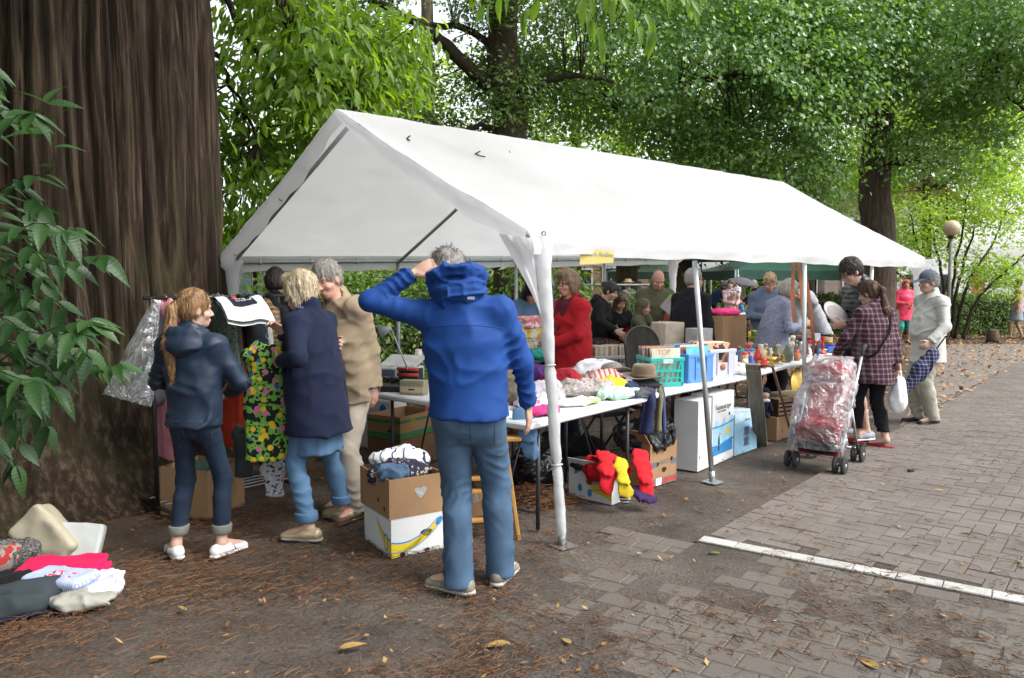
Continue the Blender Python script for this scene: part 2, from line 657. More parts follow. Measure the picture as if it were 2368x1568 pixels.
# ================================================================== GROUND
def ground_mat():
 m,n,l,b=_nt('packed_earth')
 g=n.new('ShaderNodeNewGeometry')
 def nz(sc,det=6,ro=0.6):
  t=n.new('ShaderNodeTexNoise')
  t.inputs['Scale'].default_value=sc
  t.inputs['Detail'].default_value=det
  t.inputs['Roughness'].default_value=ro
  l.new(g.outputs['Position'],t.inputs['Vector'])
  return t
 a=nz(1.3)
 r1=ramp_nodes(n,[(0.3,(0.060,0.049,0.040)),(0.5,(0.104,0.089,0.075)),(0.72,(0.160,0.141,0.122))])
 l.new(a.outputs['Fac'],r1.inputs[0])
 f=nz(55,4,0.7)
 r2=ramp_nodes(n,[(0.3,(0.45,0.42,0.40)),(0.62,(1,1,1)),(0.8,(1.35,1.28,1.2))])
 l.new(f.outputs['Fac'],r2.inputs[0])
 mx=n.new('ShaderNodeMix'); mx.data_type='RGBA'; mx.blend_type='MULTIPLY'
 mx.inputs[0].default_value=1.0
 l.new(r1.outputs[0],mx.inputs[6]); l.new(r2.outputs[0],mx.inputs[7])
 # brown needle duff under the big conifer and leaf litter in the park behind
 sx=n.new('ShaderNodeSeparateXYZ')
 l.new(g.outputs['Position'],sx.inputs[0])
 m1=n.new('ShaderNodeMapRange'); m1.inputs['From Min'].default_value=-0.8; m1.inputs['From Max'].default_value=-3.4
 l.new(sx.outputs[0],m1.inputs['Value'])
 m2=n.new('ShaderNodeMapRange'); m2.inputs['From Min'].default_value=9.5; m2.inputs['From Max'].default_value=13.0
 l.new(sx.outputs[1],m2.inputs['Value'])
 ad=n.new('ShaderNodeMath'); ad.operation='MAXIMUM'
 l.new(m1.outputs[0],ad.inputs[0]); l.new(m2.outputs[0],ad.inputs[1])
 pn=nz(3.5,5,0.7)
 mm=n.new('ShaderNodeMath'); mm.operation='MULTIPLY_ADD'
 l.new(pn.outputs['Fac'],mm.inputs[0]); mm.inputs[1].default_value=1.6; mm.inputs[2].default_value=-0.35
 m3=n.new('ShaderNodeMath'); m3.operation='MULTIPLY'; m3.use_clamp=True
 l.new(ad.outputs[0],m3.inputs[0]); l.new(mm.outputs[0],m3.inputs[1])
 lit=nz(38,5,0.75)
 r3=ramp_nodes(n,[(0.28,(0.022,0.012,0.007)),(0.5,(0.070,0.036,0.018)),(0.7,(0.16,0.085,0.038))])
 l.new(lit.outputs['Fac'],r3.inputs[0])
 mx2=n.new('ShaderNodeMix'); mx2.data_type='RGBA'
 l.new(m3.outputs[0],mx2.inputs[0]); l.new(mx.outputs[2],mx2.inputs[6]); l.new(r3.outputs[0],mx2.inputs[7])
 l.new(mx2.outputs[2],b.inputs['Base Color'])
 setp(b,Roughness=0.88,Specular_IOR_Level=0.25)
 bp=n.new('ShaderNodeBump'); bp.inputs['Strength'].default_value=0.7; bp.inputs['Distance'].default_value=0.02
 l.new(f.outputs['Fac'],bp.inputs['Height'])
 l.new(bp.outputs[0],b.inputs['Normal'])
 return m
EARTH=ground_mat()
# near patch with gentle unevenness, joined to a sheet reaching the horizon
def ground_sheet():
 xs=np.concatenate([[-260,-90,-40,-20],np.linspace(-12,14,105),[20,40,90,260]])
 ys=np.concatenate([[-60,-20,-5],np.linspace(0,26,105),[32,45,80,160,400]])
 X,Y=np.meshgrid(xs,ys,indexing='ij')
 P=np.stack([X.ravel(),Y.ravel(),np.zeros(X.size)],axis=1)
 near=(np.abs(P[:,0])<14)&(P[:,1]>0)&(P[:,1]<26)
 P[:,2]=np.where(near,-0.012+0.012*fbm(P*0.9,3),-0.012)
 nx,ny=len(xs),len(ys)
 i,j=np.meshgrid(np.arange(nx-1),np.arange(ny-1),indexing='ij')
 a=(i*ny+j).ravel()
 F=np.stack([a,a+ny,a+ny+1,a+1],axis=1)
 o=mesh_np('ground',P,F,EARTH)
 tag(o,kind='structure')
 return o
ground_sheet()
# ---- paving
def paver_mat(name,base,speck,dirt=0.5,white=False):
 m,n,l,b=_nt(name)
 g=n.new('ShaderNodeNewGeometry')
 oi=n.new('ShaderNodeObjectInfo')
 ad=n.new('ShaderNodeMath'); ad.operation='ADD'
 l.new(g.outputs['Random Per Island'],ad.inputs[0]); l.new(oi.outputs['Random'],ad.inputs[1])
 fr=n.new('ShaderNodeMath'); fr.operation='FRACT'
 l.new(ad.outputs[0],fr.inputs[0])
 r0=ramp_nodes(n,[(0,tuple(c*0.92 for c in base)),(0.5,base),(1,tuple(c*1.1 for c in base))])
 l.new(fr.outputs[0],r0.inputs[0])
 def nz(sc,det=5,ro=0.6):
  t=n.new('ShaderNodeTexNoise')
  t.inputs['Scale'].default_value=sc; t.inputs['Detail'].default_value=det; t.inputs['Roughness'].default_value=ro
  l.new(g.outputs['Position'],t.inputs['Vector'])
  return t
 f=nz(150 if not white else 60,3,0.7)
 r1=ramp_nodes(n,[(0.35,(0.7,0.7,0.7)),(0.55,(1,1,1)),(0.7,speck)])
 l.new(f.outputs['Fac'],r1.inputs[0])
 mx=n.new('ShaderNodeMix'); mx.data_type='RGBA'; mx.blend_type='MULTIPLY'; mx.inputs[0].default_value=1
 l.new(r0.outputs[0],mx.inputs[6]); l.new(r1.outputs[0],mx.inputs[7])
 d=nz(2.1,7,0.7)
 r2=n.new('ShaderNodeMapRange')
 r2.inputs['From Min'].default_value=0.62-0.25*dirt; r2.inputs['From Max'].default_value=0.78-0.2*dirt
 r2.inputs['To Max'].default_value=0.85
 l.new(d.outputs['Fac'],r2.inputs['Value'])
 mx2=n.new('ShaderNodeMix'); mx2.data_type='RGBA'
 l.new(r2.outputs[0],mx2.inputs[0]); l.new(mx.outputs[2],mx2.inputs[6])
 mx2.inputs[7].default_value=(0.108,0.092,0.077,1)
 l.new(mx2.outputs[2],b.inputs['Base Color'])
 rr=n.new('ShaderNodeMapRange'); rr.inputs['To Min'].default_value=0.55; rr.inputs['To Max'].default_value=0.85
 l.new(d.outputs['Fac'],rr.inputs['Value']); l.new(rr.outputs[0],b.inputs['Roughness'])
 setp(b,Specular_IOR_Level=0.35)
 bp=n.new('ShaderNodeBump'); bp.inputs['Strength'].default_value=0.5; bp.inputs['Distance'].default_value=0.004
 l.new(f.outputs['Fac'],bp.inputs['Height']); l.new(bp.outputs[0],b.inputs['Normal'])
 return m
LANE_MAT=paver_mat('lane_concrete',(0.160,0.139,0.122),(1.15,1.12,1.1),0.75)
AGG_MAT=paver_mat('washed_aggregate_concrete',(0.110,0.098,0.084),(2.3,2.2,2.0),0.95)
LINE_MAT=paver_mat('worn_white_road_paint',(0.43,0.42,0.395),(1.1,1.1,1.1),0.5,True)
pA,pB,pC=gp(1642,1251),gp(1951,1101),gp(2367,1400)
p0=gp(1612,1254)
e1=(gp(2090,985)-p0).normalized()                       # along the lane
e1n=Vector((e1.y,-e1.x,0))                    # to the right of the lane edge
e2=(pC-p0).normalized()                       # along the white line
e2n=Vector((-e2.y,e2.x,0))
if e2n.dot(e1)<0:e2n=-e2n
def lane_poly(pts,z,name,mat,kind='structure'):
 o=mesh_np(name,[(p[0],p[1],z) for p in pts],[list(range(len(pts)))],mat,None,False)
 return tag(o,kind=kind)
JOINT=M('joint_sand',(0.072,0.063,0.055),rough=0.95,var=0.4,scale=30,bump=0.4,coords='Generated')
# lane bed: bounded by the edge (p0 + t e1), the line (p0 + t e2) and the leaf litter at y=21
q1=p0+e1*((20.5-p0.y)/e1.y)
q2=Vector((22,20.5,0))
q3=p0+e2*16
lane=lane_poly([p0,q3,Vector((22,q3.y,0)),q2,q1],0.004,'paved_lane',EARTH)
BW,BL=0.105,0.21
def frustum(c,a,b_,hx,hy,h=0.006,inset=0.003,z=0.004,gap=0.0022):
 """block: centre c, axes a,b, half sizes"""
 V=[]
 for (s,zz) in ((0,z),(inset,z+h)):
  for (u,v) in ((-1,-1),(1,-1),(1,1),(-1,1)):
   p=c+a*(u*(hx-gap-s))+b_*(v*(hy-gap-s))
   V.append((p.x,p.y,zz))
 F=[(4,5,6,7),(0,1,5,4),(1,2,6,5),(2,3,7,6),(3,0,4,7)]
 return V,F
blocks=[]
halves=[]
for i in range(-20,200):
 for j in range(-60,190):
  c=(i-j)%4
  if c==0:
   u,v,hor=(i+1)*BW,(j+.5)*BW,True
   if i==-1:halves.append(p0+e1n*(.5*BW+.115)+e1*v)
  elif c==3:
   u,v,hor=(i+.5)*BW,(j+1)*BW,False
  else:
   continue
  p=p0+e1n*(u+0.115)+e1*v
  if (p-p0).dot(e2n)<0.16 or u<0.05 or p.y>15.5:continue
  if p.x/p.y>0.72:continue
  blocks.append((p,hor))
blocks.sort(key=lambda t:t[0].y)
proto_blk={}
V,F=[],[]
for n_,(p,hor) in enumerate(blocks):
 dz=random.uniform(-0.0025,0.0025)
 if n_<290:
  if hor not in proto_blk:
   v,f=frustum(Vector((0,0,0)),e1n,e1,(BL if hor else BW)/2,(BW if hor else BL)/2)
   o=mesh_np('paver',v,f,LANE_MAT,lane,False)
   proto_blk[hor]=o
  else:
   o=proto_blk[hor].copy(); link(o,lane)
  o.location=(p.x,p.y,dz)
 else:
  v,f=frustum(p,e1n,e1,(BL if hor else BW)/2,(BW if hor else BL)/2,z=0.004+dz)
  F+=[[k+len(V) for k in q] for q in f]
  V+=v
for p in halves:
 if (p-p0).dot(e2n)<.12 or p.y>15.5:continue
 v,f=frustum(p,e1n,e1,BW/2,BW/2)
 F+=[[k+len(V) for k in q] for q in f]
 V+=v
pf=mesh_np('paver_field',V,np.array(F),LANE_MAT,lane,False)
tag(pf,kind='stuff')
# edge course along the lane and far sheet beyond the blocks
ec=[]
for k in range(70):
 p=p0+e1*(0.27+k*0.21)+e1n*0.055
 if p.y>15.5:break
 v,f=frustum(p,e1,e1n,0.105,0.055)
 if k==0:
  eo=mesh_np('edge_paver',[(a-p.x,b-p.y,c) for a,b,c in v],f,LANE_MAT,lane,False)
  o=eo
 else:
  o=eo.copy(); link(o,lane)
 o.location=(p.x,p.y,random.uniform(-.002,.002))
def far_brick():
 m,n,l,b=_nt('far_lane_paving')
 g=n.new('ShaderNodeNewGeometry')
 mp=n.new('ShaderNodeMapping'); mp.inputs['Rotation'].default_value=(0,0,-math.atan2(e1n.y,e1n.x))
 l.new(g.outputs['Position'],mp.inputs['Vector'])
 t=n.new('ShaderNodeTexBrick')
 t.inputs['Scale'].default_value=1.0
 t.inputs['Brick Width'].default_value=0.21; t.inputs['Row Height'].default_value=0.105; t.inputs['Mortar Size'].default_value=0.005
 t.inputs['Color1'].default_value=(0.15,0.13,0.116,1); t.inputs['Color2'].default_value=(0.185,0.162,0.146,1)
 t.inputs['Mortar'].default_value=(0.05,0.043,0.037,1)
 l.new(mp.outputs[0],t.inputs['Vector']); l.new(t.outputs[0],b.inputs['Base Color'])
 setp(b,Roughness=0.7)
 return m
fl=lane_poly([p0+e1*((15.45-p0.y)/e1.y),Vector((22,15.45,0)),q2,q1],0.009,'lane_far',far_brick())
lane_poly([gp(2078,990),Vector((q1.x,20.5,0)),gp(2196,797)],0.0085,'lane_side',bpy.data.materials['far_lane_paving'])
# white line of painted blocks
wl_parent=lane_poly([p0-e2*0.02-e2n*0.005,p0+e2*6-e2n*0.005,p0+e2*6+e2n*0.125,p0-e2*0.02+e2n*0.125],0.005,'road_marking',EARTH)
for k in range(24):
 p=p0+e2*(0.11+k*0.222)+e2n*0.06
 v,f=frustum(p,e2,e2n,0.111,0.055,h=0.006,z=0.006)
 o=mesh_np('painted_paver',[(a-p.x,b-p.y,c) for a,b,c in v],f,LINE_MAT,wl_parent,False)
 o.location=(p.x,p.y,random.uniform(-.002,.002))
# foreground strip of washed aggregate pavers
fp=[p0-e2n*0.006,q3-e2n*0.006,Vector((14,-3,0)),Vector((-1.2,-3,0)),gp(1120,1568),gp(1330,1425)]
fore=lane_poly(fp,0.002,'forecourt',EARTH)
V,F=[],[]
cnt=0
rows=int(3.6/0.14)
fo=None
for r_ in range(rows):
 for k in range(-12,30):
  off=0.1 if r_%2 else 0.0
  p=p0-e2n*(0.085+r_*0.142)+e2*(k*0.203+off+0.1)
  if p.y<2.6 or p.x>0.75*p.y+0.2:continue
  # ragged left border, buried under earth
  lim=(p-p0).dot(e2)
  px=(p.x/p.y)*FPX+CX
  lim_px=1330+90*math.sin(p.y*3.1)-10*(p0.y-p.y)
  if px<lim_px:continue
  z=0.002+random.uniform(-0.003,0.0005)-0.006*max(0,float(vnoise([[p.x*1.6,p.y*1.6,2.0]],8)[0])+0.35-0.25*max(0,(px-1500)/500))-.007*max(0,1-(px-lim_px)/330)
  if random.random()<.45*max(0,1-(px-lim_px)/250):continue
  v,f=frustum(Vector((0,0,0)),e2,e2n,0.1015,0.071,h=0.005,inset=0.006,z=0,gap=0.0015)
  if fo is None:
   fo=mesh_np('washed_paver',v,f,AGG_MAT,fore,False)
   o=fo
  else:
   o=fo.copy(); link(o,fore)
  o.location=(p.x,p.y,z)
  o.rotation_euler=(0,0,random.uniform(-.012,.012))
  cnt+=1
  if cnt>=298:break
 if cnt>=298:break
# ---- litter: shed conifer twigs
def ribbons(n,pick,lmin,lmax,w,zf,curl=1.2):
 Vs,Fs=[],[]
 base=0
 P=pick(n)
 n=len(P)
 ang=rng.uniform(0,2*math.pi,n)
 L=rng.uniform(lmin,lmax,n)
 cv=rng.normal(0,curl,n)
 seg=5
 t=np.linspace(0,1,seg)
 th=ang[:,None]+cv[:,None]*(t[None,:]-.5)*2+rng.normal(0,.25,(n,seg))
 st=L[:,None]/(seg-1)
 X=P[:,0:1]+np.cumsum(np.cos(th)*st,axis=1)
 Y=P[:,1:2]+np.cumsum(np.sin(th)*st,axis=1)
 Z=zf+P[:,2:3]+rng.uniform(0.0,0.012,(n,1))+0.010*np.sin(t*math.pi)[None,:]*rng.uniform(0,1,(n,1))
 nx,ny=-np.sin(th),np.cos(th)
 ww=w*rng.uniform(.6,1.3,(n,1))*np.array([0.6,1,1,.9,.3])[None,:]
 A=np.stack([X+nx*ww,Y+ny*ww,Z],axis=2)
 B=np.stack([X-nx*ww,Y-ny*ww,Z],axis=2)
 C=np.stack([X,Y,Z+w*1.2],axis=2)
 Vv=np.stack([A,C,B],axis=2).reshape(-1,3)          # n, seg, 3 verts
 idx=np.arange(n*seg*3).reshape(n,seg,3)
 F1=np.stack([idx[:,:-1,0],idx[:,1:,0],idx[:,1:,1],idx[:,:-1,1]],axis=-1).reshape(-1,4)
 F2=np.stack([idx[:,:-1,1],idx[:,1:,1],idx[:,1:,2],idx[:,:-1,2]],axis=-1).reshape(-1,4)
 return Vv,np.concatenate([F1,F2])
def island_mat(name,cols,rough=0.85,trans=0.0,spec=0.3):
 m,n,l,b=_nt(name)
 g=n.new('ShaderNodeNewGeometry')
 k=len(cols)
 rp=ramp_nodes(n,[(i/max(1,k-1),c) for i,c in enumerate(cols)])
 l.new(g.outputs['Random Per Island'],rp.inputs[0])
 l.new(rp.outputs[0],b.inputs['Base Color'])
 setp(b,Roughness=rough,Specular_IOR_Level=spec)
 if trans>0:
  tr=n.new('ShaderNodeBsdfTranslucent')
  hs_=n.new('ShaderNodeMix'); hs_.data_type='RGBA'; hs_.blend_type='MULTIPLY'; hs_.inputs[0].default_value=1
  hs_.inputs[7].default_value=(1.5,1.45,0.6,1)
  l.new(rp.outputs[0],hs_.inputs[6]); l.new(hs_.outputs[2],tr.inputs['Color'])
  ms=n.new('ShaderNodeMixShader'); ms.inputs[0].default_value=trans
  out=n['Material Output']
  l.new(b.outputs[0],ms.inputs[1]); l.new(tr.outputs[0],ms.inputs[2]); l.new(ms.outputs[0],out.inputs['Surface'])
 return m
TWIG=island_mat('dry_conifer_twigs',[(0.05,0.023,0.012),(0.11,0.05,0.022),(0.17,0.085,0.038),(0.07,0.036,0.02)])
def density(x,y):
 px=x/y*FPX+CX
 py=655+FPX*1.6/y
 d=0.42
 if px<1150:d=0.7
 if px<520 and py>1120:d=1.0
 if px>1250 and py>1250:d=0.24
 if px>1560 and py<1330:d=0.10
 if px>1900 and py<1250:d=0.03
 return d
def pick(n):
 P=np.stack([rng.uniform(-4.2,5.2,n*5),2.7+8.0*rng.random(n*5)**1.25,np.zeros(n*5)],axis=1)
 cl=vnoise(P*1.7,5)*0.5+0.5
 cl2=np.clip((cl-.3)*2.2,0,1)
 keep=rng.random(len(P))<np.array([density(a,b) for a,b,c in P])*(0.12+0.88*cl2**1.5)
 keep &= np.abs(P[:,0]/P[:,1])<0.72
 return P[keep][:n]
v,f=ribbons(20000,pick,0.03,0.15,0.0019,0.006,1.5)
# keep the twigs on paving lifted above the blocks
inl=((v[:,0]-p0.x)*e2n.x+(v[:,1]-p0.y)*e2n.y>0)&((v[:,0]-p0.x)*e1n.x+(v[:,1]-p0.y)*e1n.y>0)
v[inl,2]+=0.006
tag(mesh_np('conifer_twig_litter',v,f,TWIG,None,False),'dry brown conifer twigs strewn over the earth and paving','twig litter',kind='stuff')
# ---- litter: fallen leaves
LEAF_D=island_mat('fallen_leaves',[(0.20,0.09,0.03),(0.30,0.16,0.05),(0.13,0.055,0.022),(0.40,0.27,0.11),(0.10,0.06,0.035),(0.16,0.08,0.03)])
def leaf_quads(P,size,tilt=0.35):
 n=len(P)
 a=rng.uniform(0,2*math.pi,n)
 s=size*rng.uniform(.5,1.3,n)
 w=s*rng.uniform(.35,.6,n)
 d=np.stack([np.cos(a),np.sin(a),rng.normal(0,tilt,n)],axis=1)
 q=np.stack([-np.sin(a),np.cos(a),rng.normal(0,tilt,n)],axis=1)
 lift=np.abs(d[:,2])*s*.5+np.abs(q[:,2])*w*.5
 C=P+np.stack([0*s,0*s,lift+0.004],axis=1)
 cu=np.stack([0*s,0*s,s*rng.uniform(.0,.25,n)],axis=1)
 V=np.stack([C-d*s[:,None]*.5,C+q*w[:,None]*.5+cu*.5,C+d*s[:,None]*.5+cu,C-q*w[:,None]*.5+cu*.5],axis=1).reshape(-1,3)
 return V,np.arange(4*n).reshape(n,4)
def pick_near(n):
 P=np.stack([rng.uniform(-4.2,9,n),2.8+9.0*rng.random(n)**1.2,np.full(n,0.004)],axis=1)
 inl=((P[:,0]-p0.x)*e2n.x+(P[:,1]-p0.y)*e2n.y>0)&((P[:,0]-p0.x)*e1n.x+(P[:,1]-p0.y)*e1n.y>0)
 P[inl,2]=0.012
 keep=rng.random(n)<np.where(inl,0.3,1.0)
 return P[keep]
v,f=leaf_quads(pick_near(3800),0.034,0.25)
tag(mesh_np('fallen_leaf_litter',v,f,LEAF_D,None,False),'small dry leaves and chips scattered over the ground','leaf litter',kind='stuff')
def pick_far(n):
 x,y=rng.uniform(-9,20,n),rng.uniform(9.5,40,n)
 P=np.stack([x,y,np.full(n,0.005)],axis=1)
 on=((x-p0.x)*e1n.x+(y-p0.y)*e1n.y>0.1)&(y<20.5)
 keep=~on|(rng.random(n)<0.006)
 P[on,2]=0.012
 return P[keep]
v,f=leaf_quads(pick_far(42000),0.085,0.3)
LEAF_P=island_mat('park_leaves',[(0.34,0.15,0.05),(0.46,0.24,0.08),(0.26,0.10,0.04),(0.50,0.32,0.13),(0.36,0.17,0.07)])
tag(mesh_np('park_leaf_litter',v,f,LEAF_P,None,False),'carpet of orange brown leaves under the park trees','leaf litter',kind='stuff')
# ================================================================== PARTY TENT (4 x 8 m)
def tent_mat():
 m,n,l,b=_nt('white_tent_sheet')
 tc=n.new('ShaderNodeTexCoord')
 nz=n.new('ShaderNodeTexNoise'); nz.inputs['Scale'].default_value=1.6; nz.inputs['Detail'].default_value=6
 l.new(tc.outputs['Object'],nz.inputs['Vector'])
 rp=ramp_nodes(n,[(0.3,(0.70,0.72,0.70)),(0.65,(0.82,0.83,0.83))])
 l.new(nz.outputs['Fac'],rp.inputs[0]); l.new(rp.outputs[0],b.inputs['Base Color'])
 setp(b,Roughness=0.55,Specular_IOR_Level=0.35)
 n2=n.new('ShaderNodeTexNoise'); n2.inputs['Scale'].default_value=7; n2.inputs['Detail'].default_value=5; n2.inputs['Distortion'].default_value=1.2
 l.new(tc.outputs['Object'],n2.inputs['Vector'])
 bp=n.new('ShaderNodeBump'); bp.inputs['Strength'].default_value=0.35; bp.inputs['Distance'].default_value=0.03
 l.new(n2.outputs['Fac'],bp.inputs['Height']); l.new(bp.outputs[0],b.inputs['Normal'])
 tr=n.new('ShaderNodeBsdfTranslucent'); tr.inputs['Color'].default_value=(0.88,0.88,0.90,1)
 ms=n.new('ShaderNodeMixShader'); ms.inputs[0].default_value=0.58
 l.new(b.outputs[0],ms.inputs[1]); l.new(tr.outputs[0],ms.inputs[2])
 l.new(ms.outputs[0],n['Material Output'].inputs['Surface'])
 return m
TENT=tent_mat()
STEEL=M('galvanised_steel',(0.36,0.38,0.39),rough=0.42,metal=0.75,var=0.12,scale=6,bump=0.05,stretch=(1,1,.2))
tent=thing('party_tent','large white party tent with open gable end over the stall tables','tent')
NF,NB=at(1250,546,4.86),at(536,602,7.4)
FF,FB=at(2130,600,10.95),at(1556,596,13.4)
AP,AQ=at(810,268,6.12),at(1802,424,12.15)
def lerp(a,b,t):return a+(b-a)*t
BAYS=4
fe=[lerp(NF,FF,k/BAYS) for k in range(BAYS+1)]
be=[lerp(NB,FB,k/BAYS) for k in range(BAYS+1)]
rd_=[lerp(AP,AQ,k/BAYS) for k in range(BAYS+1)]
axis_u=(FF-NF).normalized()
def slope(name,r0,r1,e0,e1_,seed,out,nu=130,nv=46):
 """roof sheet from the ridge to the eave with sag between the frames and pulled creases"""
 r0,r1,e0,e1_=[np.array(p) for p in (r0,r1,e0,e1_)]
 ov=np.array(axis_u)*0.13
 r0,e0=r0-ov,e0-ov
 r1,e1_=r1+ov,e1_+ov
 def fn(u,v):
  rr=r0+(r1-r0)*u[:,None]
  ee=e0+(e1_-e0)*u[:,None]
  P=rr+(ee-rr)*(v[:,None]*1.0)
  sag=0.030*np.sin(math.pi*u*BAYS)**2*np.sin(math.pi*v)+0.03*np.sin(math.pi*v)
  Q=np.stack([u*26,v*9,np.full_like(u,seed)],axis=1)
  cr=0.010*fbm(Q,seed)+0.008*ridged(np.stack([u*40+v*6,v*5,np.full_like(u,seed+.5)],axis=1),seed)*(v**3)
  P[:,2]+=0.035-sag*0.8+cr*(1-v**10)
  # curl over the eave rail and hang as a short valance
  return P
 mb=MB().grid(fn,nu,nv)
 # rolled edge + valance at the eave
 def val(u,v):
  ee=e0+(e1_-e0)*u[:,None]
  ee[:,2]+=0.035
  drop=0.150+0.007*np.sin(u*31+seed)+0.004*np.sin(u*77)
  o=np.array(out)
  bulge=(0.045*np.sin(np.minimum(v*1.6,1)*math.pi/2)+0.006*np.sin(u*90+3*v)*v)
  P=ee+o*bulge[:,None]
  P[:,2]-=v*drop
  Q=np.stack([u*34,v*2,np.full_like(u,seed+9)],axis=1)
  P+=o*(0.012*fbm(Q,seed+3,3)*v)[:,None]
  return P
 mb.grid(val,nu,8)
 o=mb.build(name,TENT,tent)
 return o
front_out=Vector((axis_u.y,-axis_u.x,0)).normalized()
slope('roof_sheet',rd_[0],rd_[-1],NF,FF,3,front_out)
slope('roof_sheet',rd_[0],rd_[-1],NB,FB,8,-front_out)
# gable borders: strip of sheet hanging from each end of the roof
def gable_strip(rp_,ep,sgn,seed):
 r,e=np.array(rp_),np.array(ep)
 ov=np.array(axis_u)*0.13*sgn
 def fn(u,v):
  P=r+ov+(e-r)*u[:,None]
  P[:,2]+=0.035-0.045*np.sin(math.pi*u)*0.6
  w=0.15*(0.55+0.45*np.minimum(1,u*5))+0.015*np.sin(u*19+seed)
  P[:,2]-=v*w
  P-=np.array(axis_u)[None]*sgn*(0.05*v**2+0.012*np.sin(u*40+seed)*v)[:,None]
  P+=np.array(axis_u)[None]*sgn*(0.025*np.sin(v*math.pi))[:,None]
  return P
 return MB().grid(fn,60,8).build('gable_border',TENT,tent)
for sgn,rp_,f_,b_ in ((-1,AP,NF,NB),(1,AQ,FF,FB)):
 gable_strip(rp_,f_,sgn,1)
 gable_strip(rp_,b_,sgn,2)
# frame
def pole(a,b,name='pole',r=0.021):
 return MB().tube([a,lerp(Vector(a),Vector(b),.5),b],r,10).build(name,STEEL,tent)
base_px={0:gp(1300,1262),1:gp(1647,1115)}
uu=(base_px[1]-base_px[0])
for k in range(BAYS+1):
 if k in base_px:bs=base_px[k]
 else:bs=base_px[0]+uu*k*1.0
 tp=fe[k].copy()
 if k==1:tp=at(1606,598,fe[1].y)
 tp.z-=0.02
 pole(tp,bs)
 MB().box((bs.x,bs.y,0.004),(0.13,0.13,0.008),rz=0.7).build('base_plate',STEEL,tent)
 MB().tube([lerp(bs,tp,.0),lerp(bs,tp,.05)],0.026,10).build('pole_foot',STEEL,tent)
 tb=be[k].copy()
 bb=Vector((tb.x,tb.y,0))
 tb.z-=0.02
 pole(tb,bb)
 MB().box((bb.x,bb.y,0.004),(0.13,0.13,0.008),rz=0.7).build('base_plate',STEEL,tent)
 top=rd_[k].copy(); top.z-=0.065
 pole(fe[k]-Vector((0,0,.04)),top,'rafter',0.018)
 pole(be[k]-Vector((0,0,.04)),top,'rafter',0.018)
pole(NF-Vector((0,0,.02)),FF-Vector((0,0,.02)),'eave_rail',0.02)
pole(NB-Vector((0,0,.02)),FB-Vector((0,0,.02)),'eave_rail',0.02)
pole(AP-Vector((0,0,.04)),AQ-Vector((0,0,.04)),'ridge_rail',0.02)
BUNGEE=plastic('white_bungee',(0.6,0.6,0.58))
BRASS=M('eyelet_brass',(0.35,0.27,0.15),rough=0.4,metal=0.8)
for k in range(14):
 p=lerp(NB,FB,(k+.5)/14)-Vector((0,0,.02))
 ring=[p+Vector((front_out.x*.028*math.cos(q),front_out.y*.028*math.cos(q),.03*math.sin(q))) for q in np.linspace(0,2*math.pi,9)[:-1]]
 MB().tube(ring,0.006,5,close=True).build('bungee_loop',BUNGEE,tent)
def torus_pts(c,n_,r,m=14):
 n_=Vector(n_).normalized(); a=n_.orthogonal().normalized(); b_=n_.cross(a)
 return [Vector(c)+a*(r*math.cos(2*math.pi*k/m))+b_*(r*math.sin(2*math.pi*k/m)) for k in range(m)]
# sleeves of sheet round the corner legs
def sleeve(tp,bs,r0,r1,t_end,seed,flare=0.16):
 tp,bs=Vector(tp),Vector(bs)
 N,K=60,18
 def fn(u,v):
  t=u*t_end
  ax_=np.array(bs)-np.array(tp)
  c=np.array(tp)+ax_*t[:,None]
  th=v*2*math.pi
  r=r1+(r0-r1)*np.exp(-t*2.2)+flare*np.exp(-(t/0.09)**1.2)
  r=r*(1-0.32*np.exp(-((t-0.42)/0.012)**2)-0.38*np.exp(-((t-0.74)/0.012)**2))
  r=r+0.006*fbm(np.stack([np.cos(th)*2,np.sin(th)*2,t*22],axis=1),seed)+0.006*ridged(np.stack([th*.9,t*30,t*0],axis=1),seed)
  return c+np.stack([np.cos(th)*r,np.sin(th)*r,0*r],axis=1)
 return MB().grid(fn,N,K).build('leg_sleeve',TENT,tent)
sleeve(fe[0],base_px[0],0.048,0.026,0.965,2,0.02)
sleeve(be[0],Vector((be[0].x,be[0].y,0)),0.06,0.03,0.95,4,0.04)
sleeve(be[-1],Vector((be[-1].x,be[-1].y,0)),0.06,0.04,0.5,5,0.05)
sleeve(fe[-1],base_px[0]+uu*4,0.07,0.04,0.5,6,0.1)
for f_ in (0.42,0.74):
 c=lerp(fe[0],base_px[0],f_)
 MB().tube(torus_pts(c,fe[0]-base_px[0],0.034),0.004,5,close=True).build('cable_tie',BUNGEE,tent)
# gore of sheet joining roof corner to leg (the white throat above the near leg)
def gore(c,bs,seed):
 c,bs=np.array(c),np.array(bs)
 a=(np.array(AP)-c); a=a/np.linalg.norm(a)
 ax_=(bs-c)/np.linalg.norm(bs-c)
 u_=np.array(axis_u)
 def fn(u,v):
  w=(1-u)**1.6
  P=c+ax_*(u*0.55)[:,None]+a*((v-.15)*0.30*w)[:,None]-u_*(0.11*(1-u)+0.035)[:,None]
  P+=u_*(0.02*np.sin(v*9+u*4)*w)[:,None]
  P[:,2]-=(v*0.10*w)
  return P
 return MB().grid(fn,24,12).build('corner_gore',TENT,tent)
gore(NF,base_px[0],1)
eye_p=at(1257,540,4.80)
MB().tube(torus_pts(eye_p,eye_p-Vector((0,0,1.6)),0.012),0.005,6,close=True).build('eyelet',BRASS,tent)
for f_ in (0.25,0.45,0.65,0.86):
 p=lerp(AP,NB,f_)-Vector(axis_u)*0.10-Vector((0,0,0.10))
 MB().tube(torus_pts(p,p-Vector((0,0,1.6)),0.012),0.005,6,close=True).build('eyelet',BRASS,tent)
